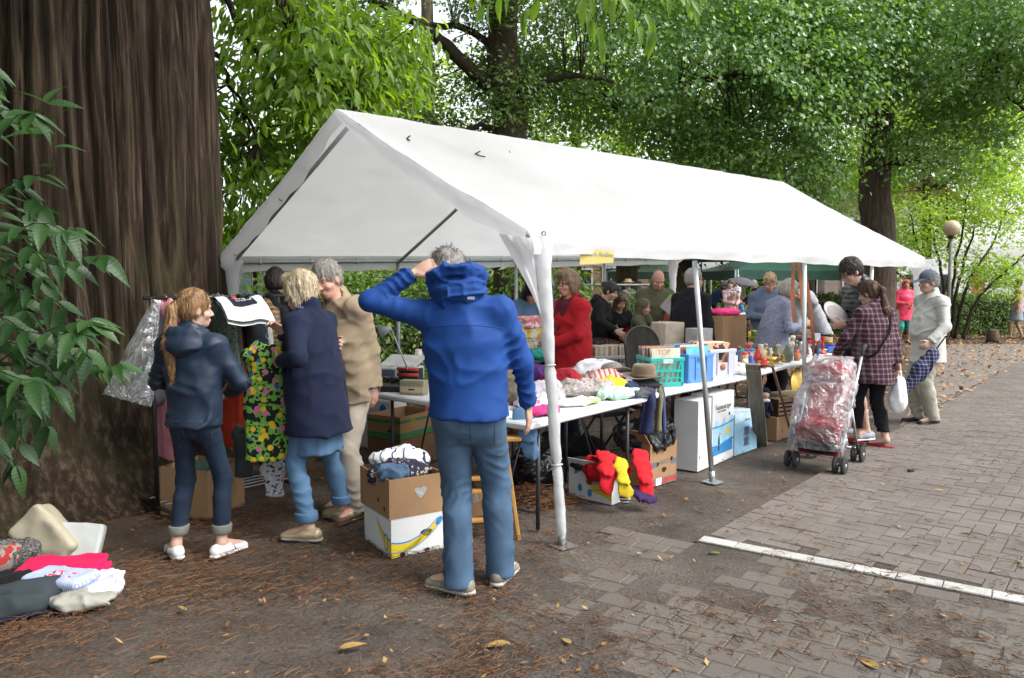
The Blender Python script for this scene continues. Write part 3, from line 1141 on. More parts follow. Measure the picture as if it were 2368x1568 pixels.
# twigs lying on the roof
TWD=M('wet_twig',(0.05,0.035,0.03),rough=0.7)
def on_roof(x,y):
 n_=(Vector(FF)-Vector(NF)).cross(Vector(AP)-Vector(NF))
 d=ray(x,y)
 o_=Vector((0,0,CAMZ))
 t=(Vector(NF)-o_).dot(n_)/d.dot(n_)
 return o_+d*t+n_.normalized()*(0.03 if n_.z>0 else-0.03)
for pts,lab in (([(945,323),(938,329),(944,334)],'tiny dark hooked twig on the tent roof nearest the ridge'),
     ([(1107,358),(1096,364),(1104,368),(1118,371)],'bent dark twig on the tent roof, middle of three'),
     ([(1155,347),(1166,350),(1174,355),(1176,361)],'curved dark twig on the tent roof farthest from gable')):
 o=MB().tube([on_roof(*p) for p in pts],0.006,5).build('roof_twig',TWD)
 tag(o,lab,'twig','twigs on the tent roof')
# yellow paper signs on the eave
YEL=M('yellow_card',(0.52,0.42,0.13),rough=0.7,var=0.06,bump=0.05)
GRY=M('grey_blue_print',(0.22,0.27,0.30),rough=0.7,bump=0)
def sign_quad(name,label,px,Y0,Y1,txt=None):
 c=[at(px[0][0],px[0][1],Y0),at(px[1][0],px[1][1],Y1),at(px[2][0],px[2][1],Y1),at(px[3][0],px[3][1],Y0)]
 t=thing(name,label,'sign',c[0])
 nrm=(c[1]-c[0]).cross(c[3]-c[0]).normalized()
 if nrm.y>0:nrm=-nrm
 L=[p-c[0] for p in c]
 V=[tuple(p) for p in L]+[tuple(p-nrm*0.003) for p in L]
 F=[(0,1,2,3),(7,6,5,4),(0,4,5,1),(1,5,6,2),(2,6,7,3),(3,7,4,0)]
 mesh_np('card',V,F,YEL,t,False)
 if txt:
  x=(L[1]-L[0]).normalized(); z=nrm; y=z.cross(x)
  ro=Matrix((x,y,z)).transposed().to_euler()
  w=(L[1]-L[0]).length
  text_mesh('lettering',txt,w*0.158,GRY,t,(L[0]+L[1])/2+(L[3]-L[0])*0.27+nrm*0.002,ro,0.0003)
 return t
sign_quad('paper_sign','yellow paper sign with grey lettering under the front eave',[(1342,576),(1420,581),(1418,608),(1340,612)],5.12,5.30,'Centro Andino')
sign_quad('paper_sign','small pale yellow sheet taped under the far tent corner',[(2104,598),(2127,597),(2126,614),(2104,613)],10.75,10.85)
# ================================================================== TREES AND SHRUBS
def leaf_mat(name,cols,trans=0.35,rough=0.5,spec=0.5,tcol=(2.0,1.9,0.45)):
 m,n,l,b=_nt(name)
 g=n.new('ShaderNodeNewGeometry')
 oi=n.new('ShaderNodeObjectInfo')
 ad=n.new('ShaderNodeMath'); ad.operation='ADD'
 l.new(g.outputs['Random Per Island'],ad.inputs[0]); l.new(oi.outputs['Random'],ad.inputs[1])
 fr=n.new('ShaderNodeMath'); fr.operation='FRACT'
 l.new(ad.outputs[0],fr.inputs[0])
 k=len(cols)
 rp=ramp_nodes(n,[(i/max(1,k-1),c) for i,c in enumerate(cols)])
 l.new(fr.outputs[0],rp.inputs[0])
 l.new(rp.outputs[0],b.inputs['Base Color'])
 setp(b,Roughness=rough,Specular_IOR_Level=spec)
 tr=n.new('ShaderNodeBsdfTranslucent')
 mx=n.new('ShaderNodeMix'); mx.data_type='RGBA'; mx.blend_type='MULTIPLY'; mx.inputs[0].default_value=1
 mx.inputs[7].default_value=c4(tcol)
 l.new(rp.outputs[0],mx.inputs[6]); l.new(mx.outputs[2],tr.inputs['Color'])
 ms=n.new('ShaderNodeMixShader'); ms.inputs[0].default_value=trans
 l.new(b.outputs[0],ms.inputs[1]); l.new(tr.outputs[0],ms.inputs[2])
 l.new(ms.outputs[0],n['Material Output'].inputs['Surface'])
 return m
L_CHEST=leaf_mat('chestnut_leaves',[(0.119,0.218,0.031),(0.159,0.276,0.041),(0.212,0.322,0.052),(0.132,0.241,0.041),(0.079,0.149,0.031)],0.55,0.45)
L_DARK=leaf_mat('ivy_and_oak_leaves',[(0.059,0.120,0.029),(0.079,0.150,0.034),(0.112,0.186,0.038),(0.066,0.132,0.034)],0.38,0.4,0.6)
L_LIND=leaf_mat('linden_leaves',[(0.094,0.194,0.066),(0.120,0.233,0.078),(0.160,0.286,0.078),(0.106,0.214,0.078),(0.187,0.311,0.066)],0.38,0.34,0.8,(1.9,1.9,0.5))
L_FAR=leaf_mat('far_lime_leaves',[(0.169,0.299,0.053),(0.234,0.377,0.070),(0.286,0.416,0.082),(0.195,0.325,0.059),(0.338,0.403,0.094)],0.55,0.5,0.4)  # yellow-green leaf colours of the far trees and bushes
L_SHRUB=leaf_mat('shrub_leaves',[(0.067,0.142,0.034),(0.104,0.196,0.044),(0.149,0.243,0.052),(0.082,0.162,0.046),(0.208,0.257,0.057)],0.35,0.42,0.55)
L_HEDGE=leaf_mat('hedge_leaves',[(0.065,0.130,0.029),(0.104,0.182,0.039),(0.143,0.221,0.052)],0.3,0.5)
L_BRIGHT=leaf_mat('laurel_hedge_leaves',[(0.12,0.24,0.03),(0.17,0.31,0.04),(0.09,0.19,0.03)],0.4,0.4)
L_YEL=leaf_mat('yellowing_leaves',[(0.30,0.20,0.035),(0.38,0.27,0.05),(0.22,0.20,0.04),(0.42,0.30,0.09)],0.4)
def bark_mat(name,c1,c2,c3,sx=9,sz=0.9):
 m,n,l,b=_nt(name)
 tc=n.new('ShaderNodeTexCoord')
 mp=n.new('ShaderNodeMapping'); mp.inputs['Scale'].default_value=(sx,sx,sz)
 l.new(tc.outputs['Object'],mp.inputs['Vector'])
 t=n.new('ShaderNodeTexNoise'); t.inputs['Scale'].default_value=1.6; t.inputs['Detail'].default_value=8; t.inputs['Roughness'].default_value=0.65
 l.new(mp.outputs[0],t.inputs['Vector'])
 rp=ramp_nodes(n,[(0.28,c1),(0.5,c2),(0.72,c3)])
 l.new(t.outputs['Fac'],rp.inputs[0])
 ms=n.new('ShaderNodeTexNoise'); ms.inputs['Scale'].default_value=1.1; ms.inputs['Detail'].default_value=5
 l.new(tc.outputs['Object'],ms.inputs['Vector'])
 mr=n.new('ShaderNodeMapRange'); mr.inputs['From Min'].default_value=0.52; mr.inputs['From Max'].default_value=0.72; mr.inputs['To Max'].default_value=0.6
 l.new(ms.outputs['Fac'],mr.inputs['Value'])
 mx=n.new('ShaderNodeMix'); mx.data_type='RGBA'
 l.new(mr.outputs[0],mx.inputs[0]); l.new(rp.outputs[0],mx.inputs[6]); mx.inputs[7].default_value=(0.045,0.045,0.016,1)
 l.new(mx.outputs[2],b.inputs['Base Color'])
 setp(b,Roughness=0.9,Specular_IOR_Level=0.2)
 bp=n.new('ShaderNodeBump'); bp.inputs['Strength'].default_value=0.9; bp.inputs['Distance'].default_value=0.03
 l.new(t.outputs['Fac'],bp.inputs['Height']); l.new(bp.outputs[0],b.inputs['Normal'])
 return m
BARK_BIG=bark_mat('fibrous_conifer_bark',(0.008,0.005,0.0033),(0.027,0.018,0.011),(0.105,0.077,0.050),13,0.5)
BARK=bark_mat('park_tree_bark',(0.03,0.022,0.016),(0.07,0.052,0.038),(0.13,0.10,0.075),12,2.0)
BARK_D=bark_mat('dark_branch_bark',(0.018,0.014,0.011),(0.04,0.032,0.024),(0.075,0.062,0.045),14,3.0)
# ---- the giant conifer trunk at the left
def big_trunk():
 t=thing('giant_conifer_tree','huge fibrous barked conifer trunk with flaring base at the left','tree',(-4.30,6.80,0))
 nth,nz_=720,230
 th=np.linspace(0,2*math.pi,nth,endpoint=False)
 zz=np.concatenate([np.linspace(-0.1,1.6,90),np.linspace(1.62,9.5,nz_-90)])
 T,Z=np.meshgrid(th,zz,indexing='ij')
 T,Z=T.ravel(),Z.ravel()
 cx,sy=np.cos(T),np.sin(T)
 r=1.60-0.012*Z+0.62*np.exp(-np.maximum(Z,0)/0.62)
 lob=np.exp(-np.maximum(Z,0)/0.9)
 r+=0.17*lob*fbm(np.stack([cx*2.2,sy*2.2,Z*.5],axis=1),21,3)
 wob=0.25*fbm(np.stack([cx*3,sy*3,Z*0.8],axis=1),7,2)
 Q=np.stack([cx*12+wob*1.5,sy*12+wob*1.5,Z*0.33],axis=1)
 f=np.minimum(1,np.abs(vnoise(Q,31))*2.6)**.6*.65+np.minimum(1,np.abs(vnoise(Q*np.array([2.2,2.2,1.0]),35))*2.6)**.6*.35-.6
 fade=np.clip((Z-0.25)/0.9,0.25,1)
 r+=fade*(0.24*f+0.024*ridged(np.stack([cx*34,sy*34,Z*1.2],axis=1),41))
 r+=0.02*fbm(np.stack([cx*14,sy*14,Z*6],axis=1),51)*(1.25-fade)
 V=np.stack([cx*r,sy*r,Z],axis=1)
 n2=len(zz)
 i,j=np.meshgrid(np.arange(nth),np.arange(n2-1),indexing='ij')
 i,j=i.ravel(),j.ravel()
 i2=(i+1)%nth
 F=np.stack([i*n2+j,i2*n2+j,i2*n2+j+1,i*n2+j+1],axis=1)
 mesh_np('trunk',V,F,BARK_BIG,t)
 return t
conifer=big_trunk()
# ---- leaf clouds
def sprays(centers,normals,n_leaf,rad,size,aspect=0.55,jit=0.10,droop=0.25,fold=0.18,six=False):
 """each centre carries a flat spray of leaves"""
 m=len(centers)
 C=np.repeat(centers,n_leaf,axis=0)
 Nn=np.repeat(normals,n_leaf,axis=0)
 n=len(C)
 Nn=Nn/np.linalg.norm(Nn,axis=1)[:,None]
 A=np.cross(Nn,np.array([0.3,1.0,0.2])); A /= np.linalg.norm(A,axis=1)[:,None]
 B=np.cross(Nn,A)
 rr=np.sqrt(rng.random(n))*(np.repeat(rad,n_leaf) if np.ndim(rad) else rad)
 a=rng.uniform(0,2*math.pi,n)
 D=A*np.cos(a)[:,None]+B*np.sin(a)[:,None]
 P=C+D*rr[:,None]+rng.normal(0,jit,(n,3))
 P[:,2]-=droop*rr**2
 d=D+rng.normal(0,.55,(n,3)); d[:,2]-=droop*1.2
 d /= np.linalg.norm(d,axis=1)[:,None]
 q=np.cross(d,Nn+rng.normal(0,.45,(n,3))); q /= np.linalg.norm(q,axis=1)[:,None]+1e-9
 nn=np.cross(q,d)
 s=size*rng.uniform(.6,1.25,n)
 w=s*aspect*.5
 s,w=s[:,None],w[:,None]
 if six:
  V=np.stack([P,P+d*s*.35+q*w+nn*w*fold*2,P+d*s*.72+q*w*.75+nn*w*fold*2-nn*s*.04,P+d*s-nn*s*.14,
      P+d*s*.72-q*w*.75+nn*w*fold*2-nn*s*.04,P+d*s*.35-q*w+nn*w*fold*2,P+d*s*.5-nn*s*.02],axis=1).reshape(-1,3)
  k=np.arange(n)[:,None]*7
  F=np.concatenate([k+np.array([[0,1,2,6]]),k+np.array([[6,2,3,3]]),k+np.array([[0,6,4,5]])],axis=0)
  F=np.concatenate([k+np.array([[0,1,2,6]]),k+np.array([[0,6,4,5]])],axis=0)
  F2=np.concatenate([k+np.array([[6,2,3]]),k+np.array([[6,3,4]])],axis=0)
  return V,(F,F2)
 V=np.stack([P,P+d*s*.5+q*w+nn*w*fold,P+d*s-nn*s*.08,P+d*s*.5-q*w+nn*w*fold],axis=1).reshape(-1,3)
 return V,np.arange(4*n).reshape(n,4)
def in_ells(n,ells,gap=0.0,gs=0.9,seed=0,shell=0.0):
 vol=np.array([e[1][0]*e[1][1]*e[1][2] for e in ells])
 pr=vol/vol.sum()
 out=[]
 no=[]
 while len(out)<n:
  k=rng.choice(len(ells),size=n,p=pr)
  c=np.array([tuple(ells[i][0]) for i in k]); r=np.array([ells[i][1] for i in k])
  u=rng.normal(0,1,(n,3)); u /= np.linalg.norm(u,axis=1)[:,None]
  rad=rng.random(n)**(1/3)
  rad=shell+(1-shell)*rad
  P=c+u*rad[:,None]*r
  nv=vnoise(P*gs,seed)
  keep=(nv>gap)&(P[:,2]>0.1)
  for p,v in zip(P[keep],(u*rad[:,None])[keep]):
   out.append(p); no.append(v)
 out,no=np.array(out[:n]),np.array(no[:n])
 N=no*0.6+np.array([0,0,1.0])+rng.normal(0,.25,no.shape)
 return out,N
def mesh_mixed(name,V,Fq,Ft,mat,parent):
 me=bpy.data.meshes.new(name)
 me.vertices.add(len(V)); me.vertices.foreach_set('co',np.asarray(V,np.float32).ravel())
 nl=Fq.size+Ft.size
 me.loops.add(nl); me.loops.foreach_set('vertex_index',np.concatenate([Fq.ravel(),Ft.ravel()]).astype(np.int32))
 me.polygons.add(len(Fq)+len(Ft))
 ls=np.concatenate([np.arange(len(Fq))*4,len(Fq)*4+np.arange(len(Ft))*3]).astype(np.int32)
 lt=np.concatenate([np.full(len(Fq),4),np.full(len(Ft),3)]).astype(np.int32)
 me.polygons.foreach_set('loop_start',ls); me.polygons.foreach_set('loop_total',lt)
 me.update(calc_edges=True)
 me.materials.append(mat)
 o=bpy.data.objects.new(name,me)
 return link(o,parent)
def crown(parent,ells,n_cl,n_leaf,rad,size,mat,gap=-0.2,gs=0.9,seed=0,name='crown',aspect=0.55,droop=0.25,six=False,shell=0.0,jit=0.1):
 C,N=in_ells(n_cl,ells,gap,gs,seed,shell)
 V,F=sprays(C,N,n_leaf,rad,size,aspect,jit,droop,six=six)
 V=V-np.array(parent.location)
 if six:
  return mesh_mixed(name,V,F[0],F[1],mat,parent),C
 return mesh_np(name,V,F,mat,parent,False),C
def limb(parent,pts,r0,r1,name='branch',mat=None,n=8,wob=0.03):
 pts=[Vector(p) for p in pts]
 # smooth the path
 Q=[]
 m=len(pts)
 for i in range(m-1):
  a,b,c,d=pts[max(i-1,0)],pts[i],pts[i+1],pts[min(i+2,m-1)]
  for k in range(6):
   t=k/6
   Q.append(0.5*((2*b)+(c-a)*t+(2*a-5*b+4*c-d)*t*t+(3*b-a-3*c+d)*t**3))
 Q.append(pts[-1])
 L=len(Q)
 Q=[q+Vector((random.uniform(-wob,wob),random.uniform(-wob,wob),random.uniform(-wob,wob)))*(0 if i in (0,L-1) else 1) for i,q in enumerate(Q)]
 rs=[r0+(r1-r0)*i/(L-1) for i in range(L)]
 o=MB().tube([q-parent.location for q in Q],rs,n).build(name,mat or BARK_D,parent)
 return Q
def twigs(parent,C,roots,r=0.012,frac=0.35,mat=None,name='twigs'):
 """thin branches from the nearest limb point to some of the leaf sprays"""
 roots=np.array([tuple(q) for q in roots])
 mb=MB()
 for p in C[rng.random(len(C))<frac]:
  k=np.argmin(((roots-p)**2).sum(1))
  a=roots[k]
  d=np.linalg.norm(p-a)
  if d<0.2 or d>5:continue
  mid=(a+p)/2+np.array([0,0,0.12*d])+rng.normal(0,.05*d,3)
  mb.tube([Vector(a),Vector(mid),Vector(p)],[r*(0.6+d*.35),r*.8,r*.3],4,cap=False)
 if mb.n==0:return
 for i in range(len(mb.V)):mb.V[i]=mb.V[i]-np.array(parent.location)
 tag(mb.build(name,mat or BARK_D,parent),kind='stuff')
def tree(name,label,base,trunk_pts,r0,r1,limbs,ells,n_cl,n_leaf,rad,size,mat,bark=None,group=None,flare=1.4,tw=0.2,cat='tree',**kw):
 t=thing(name,label,cat,base,group=group)
 pts=[Vector(base)]+[Vector(p) for p in trunk_pts]
 roots=[]
 Q=limb(t,pts,r0,r1,'trunk',bark or BARK,14,0.02)
 if flare>1:
  MB().lathe([(r0*flare,-0.05),(r0*(1+(flare-1)*.5),.2),(r0*(1+(flare-1)*.2),.5),(r0*.99,1.0)],n=14).build('root_flare',bark or BARK,t)
 roots+=Q[len(Q)//3:]
 for lm in limbs:
  roots+=limb(t,lm[0],lm[1],lm[2])
 o,C=crown(t,ells,n_cl,n_leaf,rad,size,mat,**kw)
 if tw>0:twigs(t,C,roots,frac=tw)
 return t
# A: sweet chestnut behind the conifer, its long bright leaves hang left of the tent
bA=Vector((-5.6,10.6,0))
tree('chestnut_tree','sweet chestnut with long bright green leaves left of the tent',bA,[(-5.5,10.5,3),(-5.2,10.3,6.0),(-4.9,10.2,8.5)],0.32,0.12,
  [([(-5.2,10.3,6.0),at(560,-230,9.8),at(640,0,9.5),at(715,150,9.4),at(790,225,9.3),at(880,300,9.2)],0.085,0.015),
  ([(-5.3,10.4,5.2),at(480,-60,9.6),at(540,40,9.4),at(600,130,9.3),at(660,250,9.2)],0.06,0.012),
  ([(-5.3,10.4,4.4),at(470,120,9.5),at(540,210,9.4),at(600,330,9.2)],0.05,0.01)],
  [(at(590,40,9.7),(2.0,1.4,1.9)),(at(530,330,9.8),(0.75,0.9,1.6)),(at(780,90,9.8),(0.9,1.0,0.8)),(at(680,300,9.4),(0.9,.7,.75)),(at(880,280,9.6),(0.35,.5,.12))],
  400,25,0.42,0.175,L_CHEST,tw=0.5,gap=-0.05,gs=1.5,seed=3,six=True,aspect=0.36,droop=0.9,jit=0.09)
# B: ivy clad tree behind the tent
bB=at(1186,700,14.2); bB.z=0
tree('ivy_clad_tree','dark ivy clad tree rising behind the tent ridge',bB,[at(1184,420,14.2),at(1172,250,14.2),at(1160,110,14.2),at(1165,-60,14.2)],0.36,0.24,
  [([at(1166,235,14.2),at(1080,150,14),at(1000,80,13.8),at(900,20,13.6),at(780,-40,13.6)],0.15,0.05),
  ([at(1175,260,14.2),at(1260,190,14),at(1330,175,13.8),at(1420,190,13.6)],0.09,0.03),
  ([at(1178,305,14.2),at(1110,290,13.9),at(1050,320,13.7)],0.06,0.03),
  ([at(1162,120,14.2),at(1050,60,13.9),at(900,90,13.7),at(800,125,13.6)],0.08,0.02)],
  [(at(1020,120,14.4),(2.2,1.8,1.6)),(at(1260,80,14.6),(1.7,1.6,1.7)),(at(1080,285,14.2),(1.2,1.0,.55)),(at(850,40,14.4),(1.5,1.2,1.0)),(at(1170,200,14.2),(.65,.65,1.5))],
  640,40,0.38,0.085,L_DARK,tw=0.4,gap=0.08,gs=1.25,seed=9,aspect=0.65)
# D: linden at the right, its crown sweeps left behind the roof
bD=at(2032,740,17.5); bD.z=0
tree('linden_tree','tall linden whose broad crown overhangs the far tent end',bD,[at(2030,560,17.5),at(2022,430,17.5),at(2036,200,17.5),at(2045,-120,17.5)],0.40,0.27,
  [([at(2028,310,17.5),at(1900,200,16.5),at(1760,170,15.5),at(1600,190,14.8),at(1450,260,14.4)],0.12,0.03),
  ([at(2036,120,17.5),at(1900,20,16.5),at(1700,-40,15.5),at(1500,-30,15)],0.13,0.04),
  ([at(2040,250,17.5),at(2150,180,17),at(2280,200,16.5),at(2380,260,16)],0.11,0.03),
  ([at(2034,378,17.5),at(2065,372,17.1),at(2096,376,16.9)],0.09,0.075),
  ([at(2010,420,17.5),at(1960,375,17.2),at(1910,385,17)],0.05,0.03)],
  [(at(1560,120,14.9),(2.9,1.7,1.9)),(at(1800,240,15.3),(1.7,1.5,1.75)),(at(1880,60,16),(2.2,1.8,1.9)),(at(1560,330,14.6),(1.8,1.1,.75)),(at(1850,395,15.6),(1.0,0.9,.8)),
  (at(2230,70,16.2),(2.2,1.8,2.1)),(at(2200,300,16.4),(1.2,1.3,1.1)),(at(2350,160,15.8),(1.1,1.2,1.2)),(at(2080,230,16.9),(.7,.8,1.4))],
  1750,46,0.44,0.098,L_LIND,tw=0.22,gap=-0.22,gs=1.0,seed=14,aspect=0.8,droop=0.45,shell=0.35)
# background trees, each its own
def bg_tree(label,x,y_base,Y,r0,ells,n_cl,n_leaf,rad,size,mat,top=None,**kw):
 b_=at(x,y_base,Y); b_.z=0
 tp=top if top else at(x,200,Y)
 return tree('park_tree',label,b_,[Vector((b_.x,b_.y,tp.z*.5)),tp],r0,r0*.6,[],ells,n_cl,n_leaf,rad,size,mat,group='trees in the park behind the tent',**kw)
bg_tree('pale green tree seen between ivy clad trunk and linden crown',1330,700,25,0.22,[(at(1330,330,25),(3.2,2,3.2)),(at(1180,430,25),(2.6,2,2))],330,40,0.8,0.17,L_FAR,seed=2,gap=-0.3)
bg_tree('slim dark trunked tree left of the ivy clad tree',995,700,20,0.22,[(at(980,250,20),(2.4,2,1.6)),(at(930,420,20.5),(2.4,2,1.4)),(at(1090,400,20),(1.8,1.6,1.3))],220,36,0.6,0.13,L_FAR,seed=4,gap=0.05,top=at(985,-20,20))
bg_tree('leafy tree behind the left tent corner and chestnut leaves',700,700,22,0.2,[(at(620,560,22),(2.0,1.6,.9)),(at(760,380,23),(2.0,2,1.8))],170,40,0.7,0.15,L_FAR,seed=6,gap=0.0)
bg_tree('thick trunk seen behind the hanging leather straps',1868,735,30,0.50,[(at(1850,330,30),(4.5,3,3.6)),(at(1700,430,29),(3.5,2.5,2.2))],420,40,0.9,0.17,L_LIND,seed=8,gap=-0.3)
bg_tree('pale tree with thin branches right of the linden trunk',2135,720,24,0.16,[(at(2150,400,24),(2.4,2,2.2)),(at(2300,330,25),(2.2,2,1.8)),(at(2110,300,25),(2.2,2,1.6))],460,42,0.7,0.15,L_FAR,seed=10,gap=-0.1,tw=0.5)
bg_tree('dark trunk left of the far green gazebos',1447,735,27,0.42,[(at(1440,590,27),(1.4,1.4,.5)),(at(1450,480,28),(3,2,1.6))],190,40,0.6,0.16,L_YEL,seed=12,gap=-0.2)
bg_tree('grey trunk standing between the two green gazebos',1577,735,25,0.30,[(at(1570,420,25),(3.2,2.2,2.3))],230,40,0.8,0.16,L_SHRUB,seed=15,gap=-0.2)
bg_tree('tall tree filling the sky above the linden',1700,720,36,0.4,[(at(1640,30,36),(7,4,5.2)),(at(2250,0,35),(7,4,5.2))],1000,42,1.1,0.30,L_LIND,seed=17,gap=-0.35,tw=0.05)
bg_tree('far tree glimpsed through the gaps left of the ivy trunk',830,720,34,0.3,[(at(800,330,34),(4.5,3,3.2)),(at(1000,470,34),(5,3,2.4)),(at(470,560,34),(2.5,3,1.4))],300,36,1.1,0.2,L_FAR,seed=19,gap=0.05,tw=0.05)
# crown of the conifer and chestnut overhead, out of the picture: shades the left; unseen low leaf mass at left is added to block sky light
sh,Csh=crown(conifer,[((-3.2,4.6,8.5),(4.0,6.0,2.3)),((-6.5,9.0,9.5),(4.5,4.5,3)),((-3.0,-1.0,8.0),(4.0,3.6,2)),((-6.5,2.5,6.5),(2.6,4.5,2.5)),((-7.0,1.0,3.2),(2.4,5.0,3.0))],1700,34,0.8,0.26,L_DARK,gap=-0.3,seed=23)
# ---- shrubs behind the tent
def shrub(label,px,Y,r,n_cl,n_leaf,size,mat,z=None,group='shrubs behind the tent',aspect=0.6,rad=0.22,seed=0,name='shrub',stems=5):
 b_=at(px,800,Y); b_.z=0
 t=thing(name,label,'shrub',b_,group=group)
 roots=[]
 for k in range(stems):
  a=random.uniform(0,6.28)
  e=b_+Vector((math.cos(a)*r[0]*.6,math.sin(a)*r[1]*.6,r[2]*random.uniform(1.1,1.7)))
  roots+=limb(t,[b_+Vector((math.cos(a)*.06,math.sin(a)*.06,0)),lerp(b_,e,.5)+Vector((0,0,.1)),e],0.022,0.008,'stem')
 o,C=crown(t,[((b_.x,b_.y,r[2]*1.0),r)],n_cl,n_leaf,rad,size,mat,gap=-0.25,gs=1.6,seed=seed,name='foliage',aspect=aspect)
 twigs(t,C,roots,r=0.006,frac=0.5)
 return t
shrub('leafy shrub behind the grey haired man in beige',690,12.2,(1.0,.8,1.05),120,30,0.10,L_SHRUB,seed=1)
shrub('leafy shrub left of the back tent pole by the desk lamp',845,12.4,(0.9,.8,0.95),120,30,0.10,L_SHRUB,seed=2)
shrub('leafy shrub right of the desk lamp behind the tent',960,12.8,(0.9,.8,1.0),130,30,0.10,L_SHRUB,seed=3)
shrub('broad leaved shrub behind the blue jacket man and hooded woman',1130,14.5,(1.2,.8,1.15),130,30,0.12,L_SHRUB,seed=4)
shrub('big leaved chestnut sapling behind the woman in red',1265,13.8,(0.85,.7,1.15),95,24,0.17,L_SHRUB,seed=5,aspect=.4,name='chestnut_sapling')
shrub('low shrub between fence and bun haired woman',1335,16.5,(0.9,.7,.6),80,26,0.11,L_SHRUB,seed=6)
shrub('fern like shrub by the fence behind the long haired girl',1490,17.5,(0.6,.6,.75),70,26,0.10,L_SHRUB,seed=7)
shrub('dense background bush left of the back poles',760,17,(1.8,1,1.2),150,30,0.13,L_FAR,seed=8)
shrub('dense background bush behind the blue jacket',1000,18,(2.2,1,1.25),160,30,0.13,L_FAR,seed=9)
# low green ground cover
C,N=in_ells(330,[((-2.6,12.0,0.1),(2.5,2.2,.28)),((0.2,14,0.1),(2.5,2,.3))],-0.1,1.2,3)
v,f=sprays(C,N,18,.2,.08,.6)
tag(mesh_np('ground_cover',v,f,L_SHRUB,None,False),'low green plants creeping over the leaf litter behind the tent','ground cover',kind='stuff')
# multi stemmed shrub at the right with the lamp post before it
t=thing('hazel_shrub','tall many stemmed shrub behind the globe lamp post','shrub',at(2190,700,22.5)*1.0)
t.location.z=0
hz=t.location.copy()
roots=[]
for k,(dx,dz,lean) in enumerate([(-1.6,3.6,-.6),(-.9,4.2,-.2),(-.3,4.5,.1),(.2,4.4,.3),(.8,4.0,.5),(1.5,3.6,.8),(2.1,2.9,1.2),(-2.1,2.8,-1)]):
 a=hz+Vector((dx*.18,random.uniform(-.2,.2),0)); e=hz+Vector((dx,random.uniform(-.8,.5),dz))
 roots+=limb(t,[a,lerp(a,e,.35)+Vector((-dx*.12,0,.25)),lerp(a,e,.7)+Vector((0,0,.12)),e],0.055,0.015,'stem')
o,C=crown(t,[(hz+Vector((-1.2,0,3.0)),(1.5,1.2,1.5)),(hz+Vector((1.0,0,3.1)),(1.7,1.2,1.6)),(hz+Vector((1.6,0,1.75)),(.9,.8,.6)),(hz+Vector((-1.4,.2,1.6)),(.9,.7,.9))],
   280,34,.42,.11,L_FAR,gap=-.05,gs=1.1,seed=31,name='foliage')
twigs(t,C,roots,.009,.5)
# clipped hedges
def hedge(label,a,b_,h,d,n_cl,mat,size=.09,name='hedge',group=None):
 a,b_=Vector(a),Vector(b_)
 t=thing(name,label,'hedge',a,group=group)
 u=(b_-a)
 w=u.normalized().cross(Vector((0,0,1)))
 cs,ns=[],[]
 for k in range(n_cl):
  s,q,z=random.random(),random.uniform(-1,1),random.random()
  face=random.random()
  if face<.45:q=-1 if w.y>0 else 1; q=math.copysign(1,-w.y)
  elif face<.8:z=1
  p=u*s+w*(q*d/2)+Vector((0,0,z*h))
  cs.append(tuple(p)); ns.append((0+random.gauss(0,.3),-1 if z<1 else-.2,.3 if z<1 else 1))
 V,F=sprays(np.array(cs),np.array(ns,float),22,.22,size,.6,.05,.1)
 mesh_np('foliage',V,F,mat,t,False)
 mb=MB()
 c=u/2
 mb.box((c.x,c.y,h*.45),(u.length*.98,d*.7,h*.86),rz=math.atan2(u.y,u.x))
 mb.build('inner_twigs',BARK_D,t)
 return t
hedge('clipped green hedge behind the capped man and lamp post',at(1895,740,24.5).to_2d().to_3d(),at(2330,740,24.5).to_2d().to_3d(),1.15,1.0,620,L_HEDGE,name='clipped_hedge')
hedge('bright green laurel hedge behind the far green gazebos',at(1500,720,38).to_2d().to_3d(),at(1780,720,38).to_2d().to_3d(),1.9,1.0,420,L_BRIGHT,.16,name='laurel_hedge')
# ---- near leaves: one leaf mesh per variant, every leaf its own part
def near_leaf(name,L,W,curl,mat):
 nS=15
 V,F=[],[]
 for i in range(nS):
  t=i/(nS-1)
  w=W*(math.sin(math.pi*min(1,t*1.02)**0.72)**0.9)*(1-.15*t)+.0006
  tooth=(1.0 if i%2 else 0.91) if 0<i<nS-1 else 1
  z=-curl*L*t*t
  fold=.22*w
  off=(0.018*L if i%2 else 0)
  V+=[(-w*tooth,t*L+off,z+fold),(-w*.5*tooth,t*L,z+fold*.55),(0,t*L,z),(w*.5*tooth,t*L,z+fold*.55),(w*tooth,t*L+off,z+fold)]
 for i in range(nS-1):
  for k in range(4):
   a=i*5+k
   F.append((a,a+1,a+6,a+5))
 me=bpy.data.meshes.new(name)
 me.from_pydata(V,[],F)
 me.materials.append(mat)
 for p in me.polygons:p.use_smooth=True
 return me
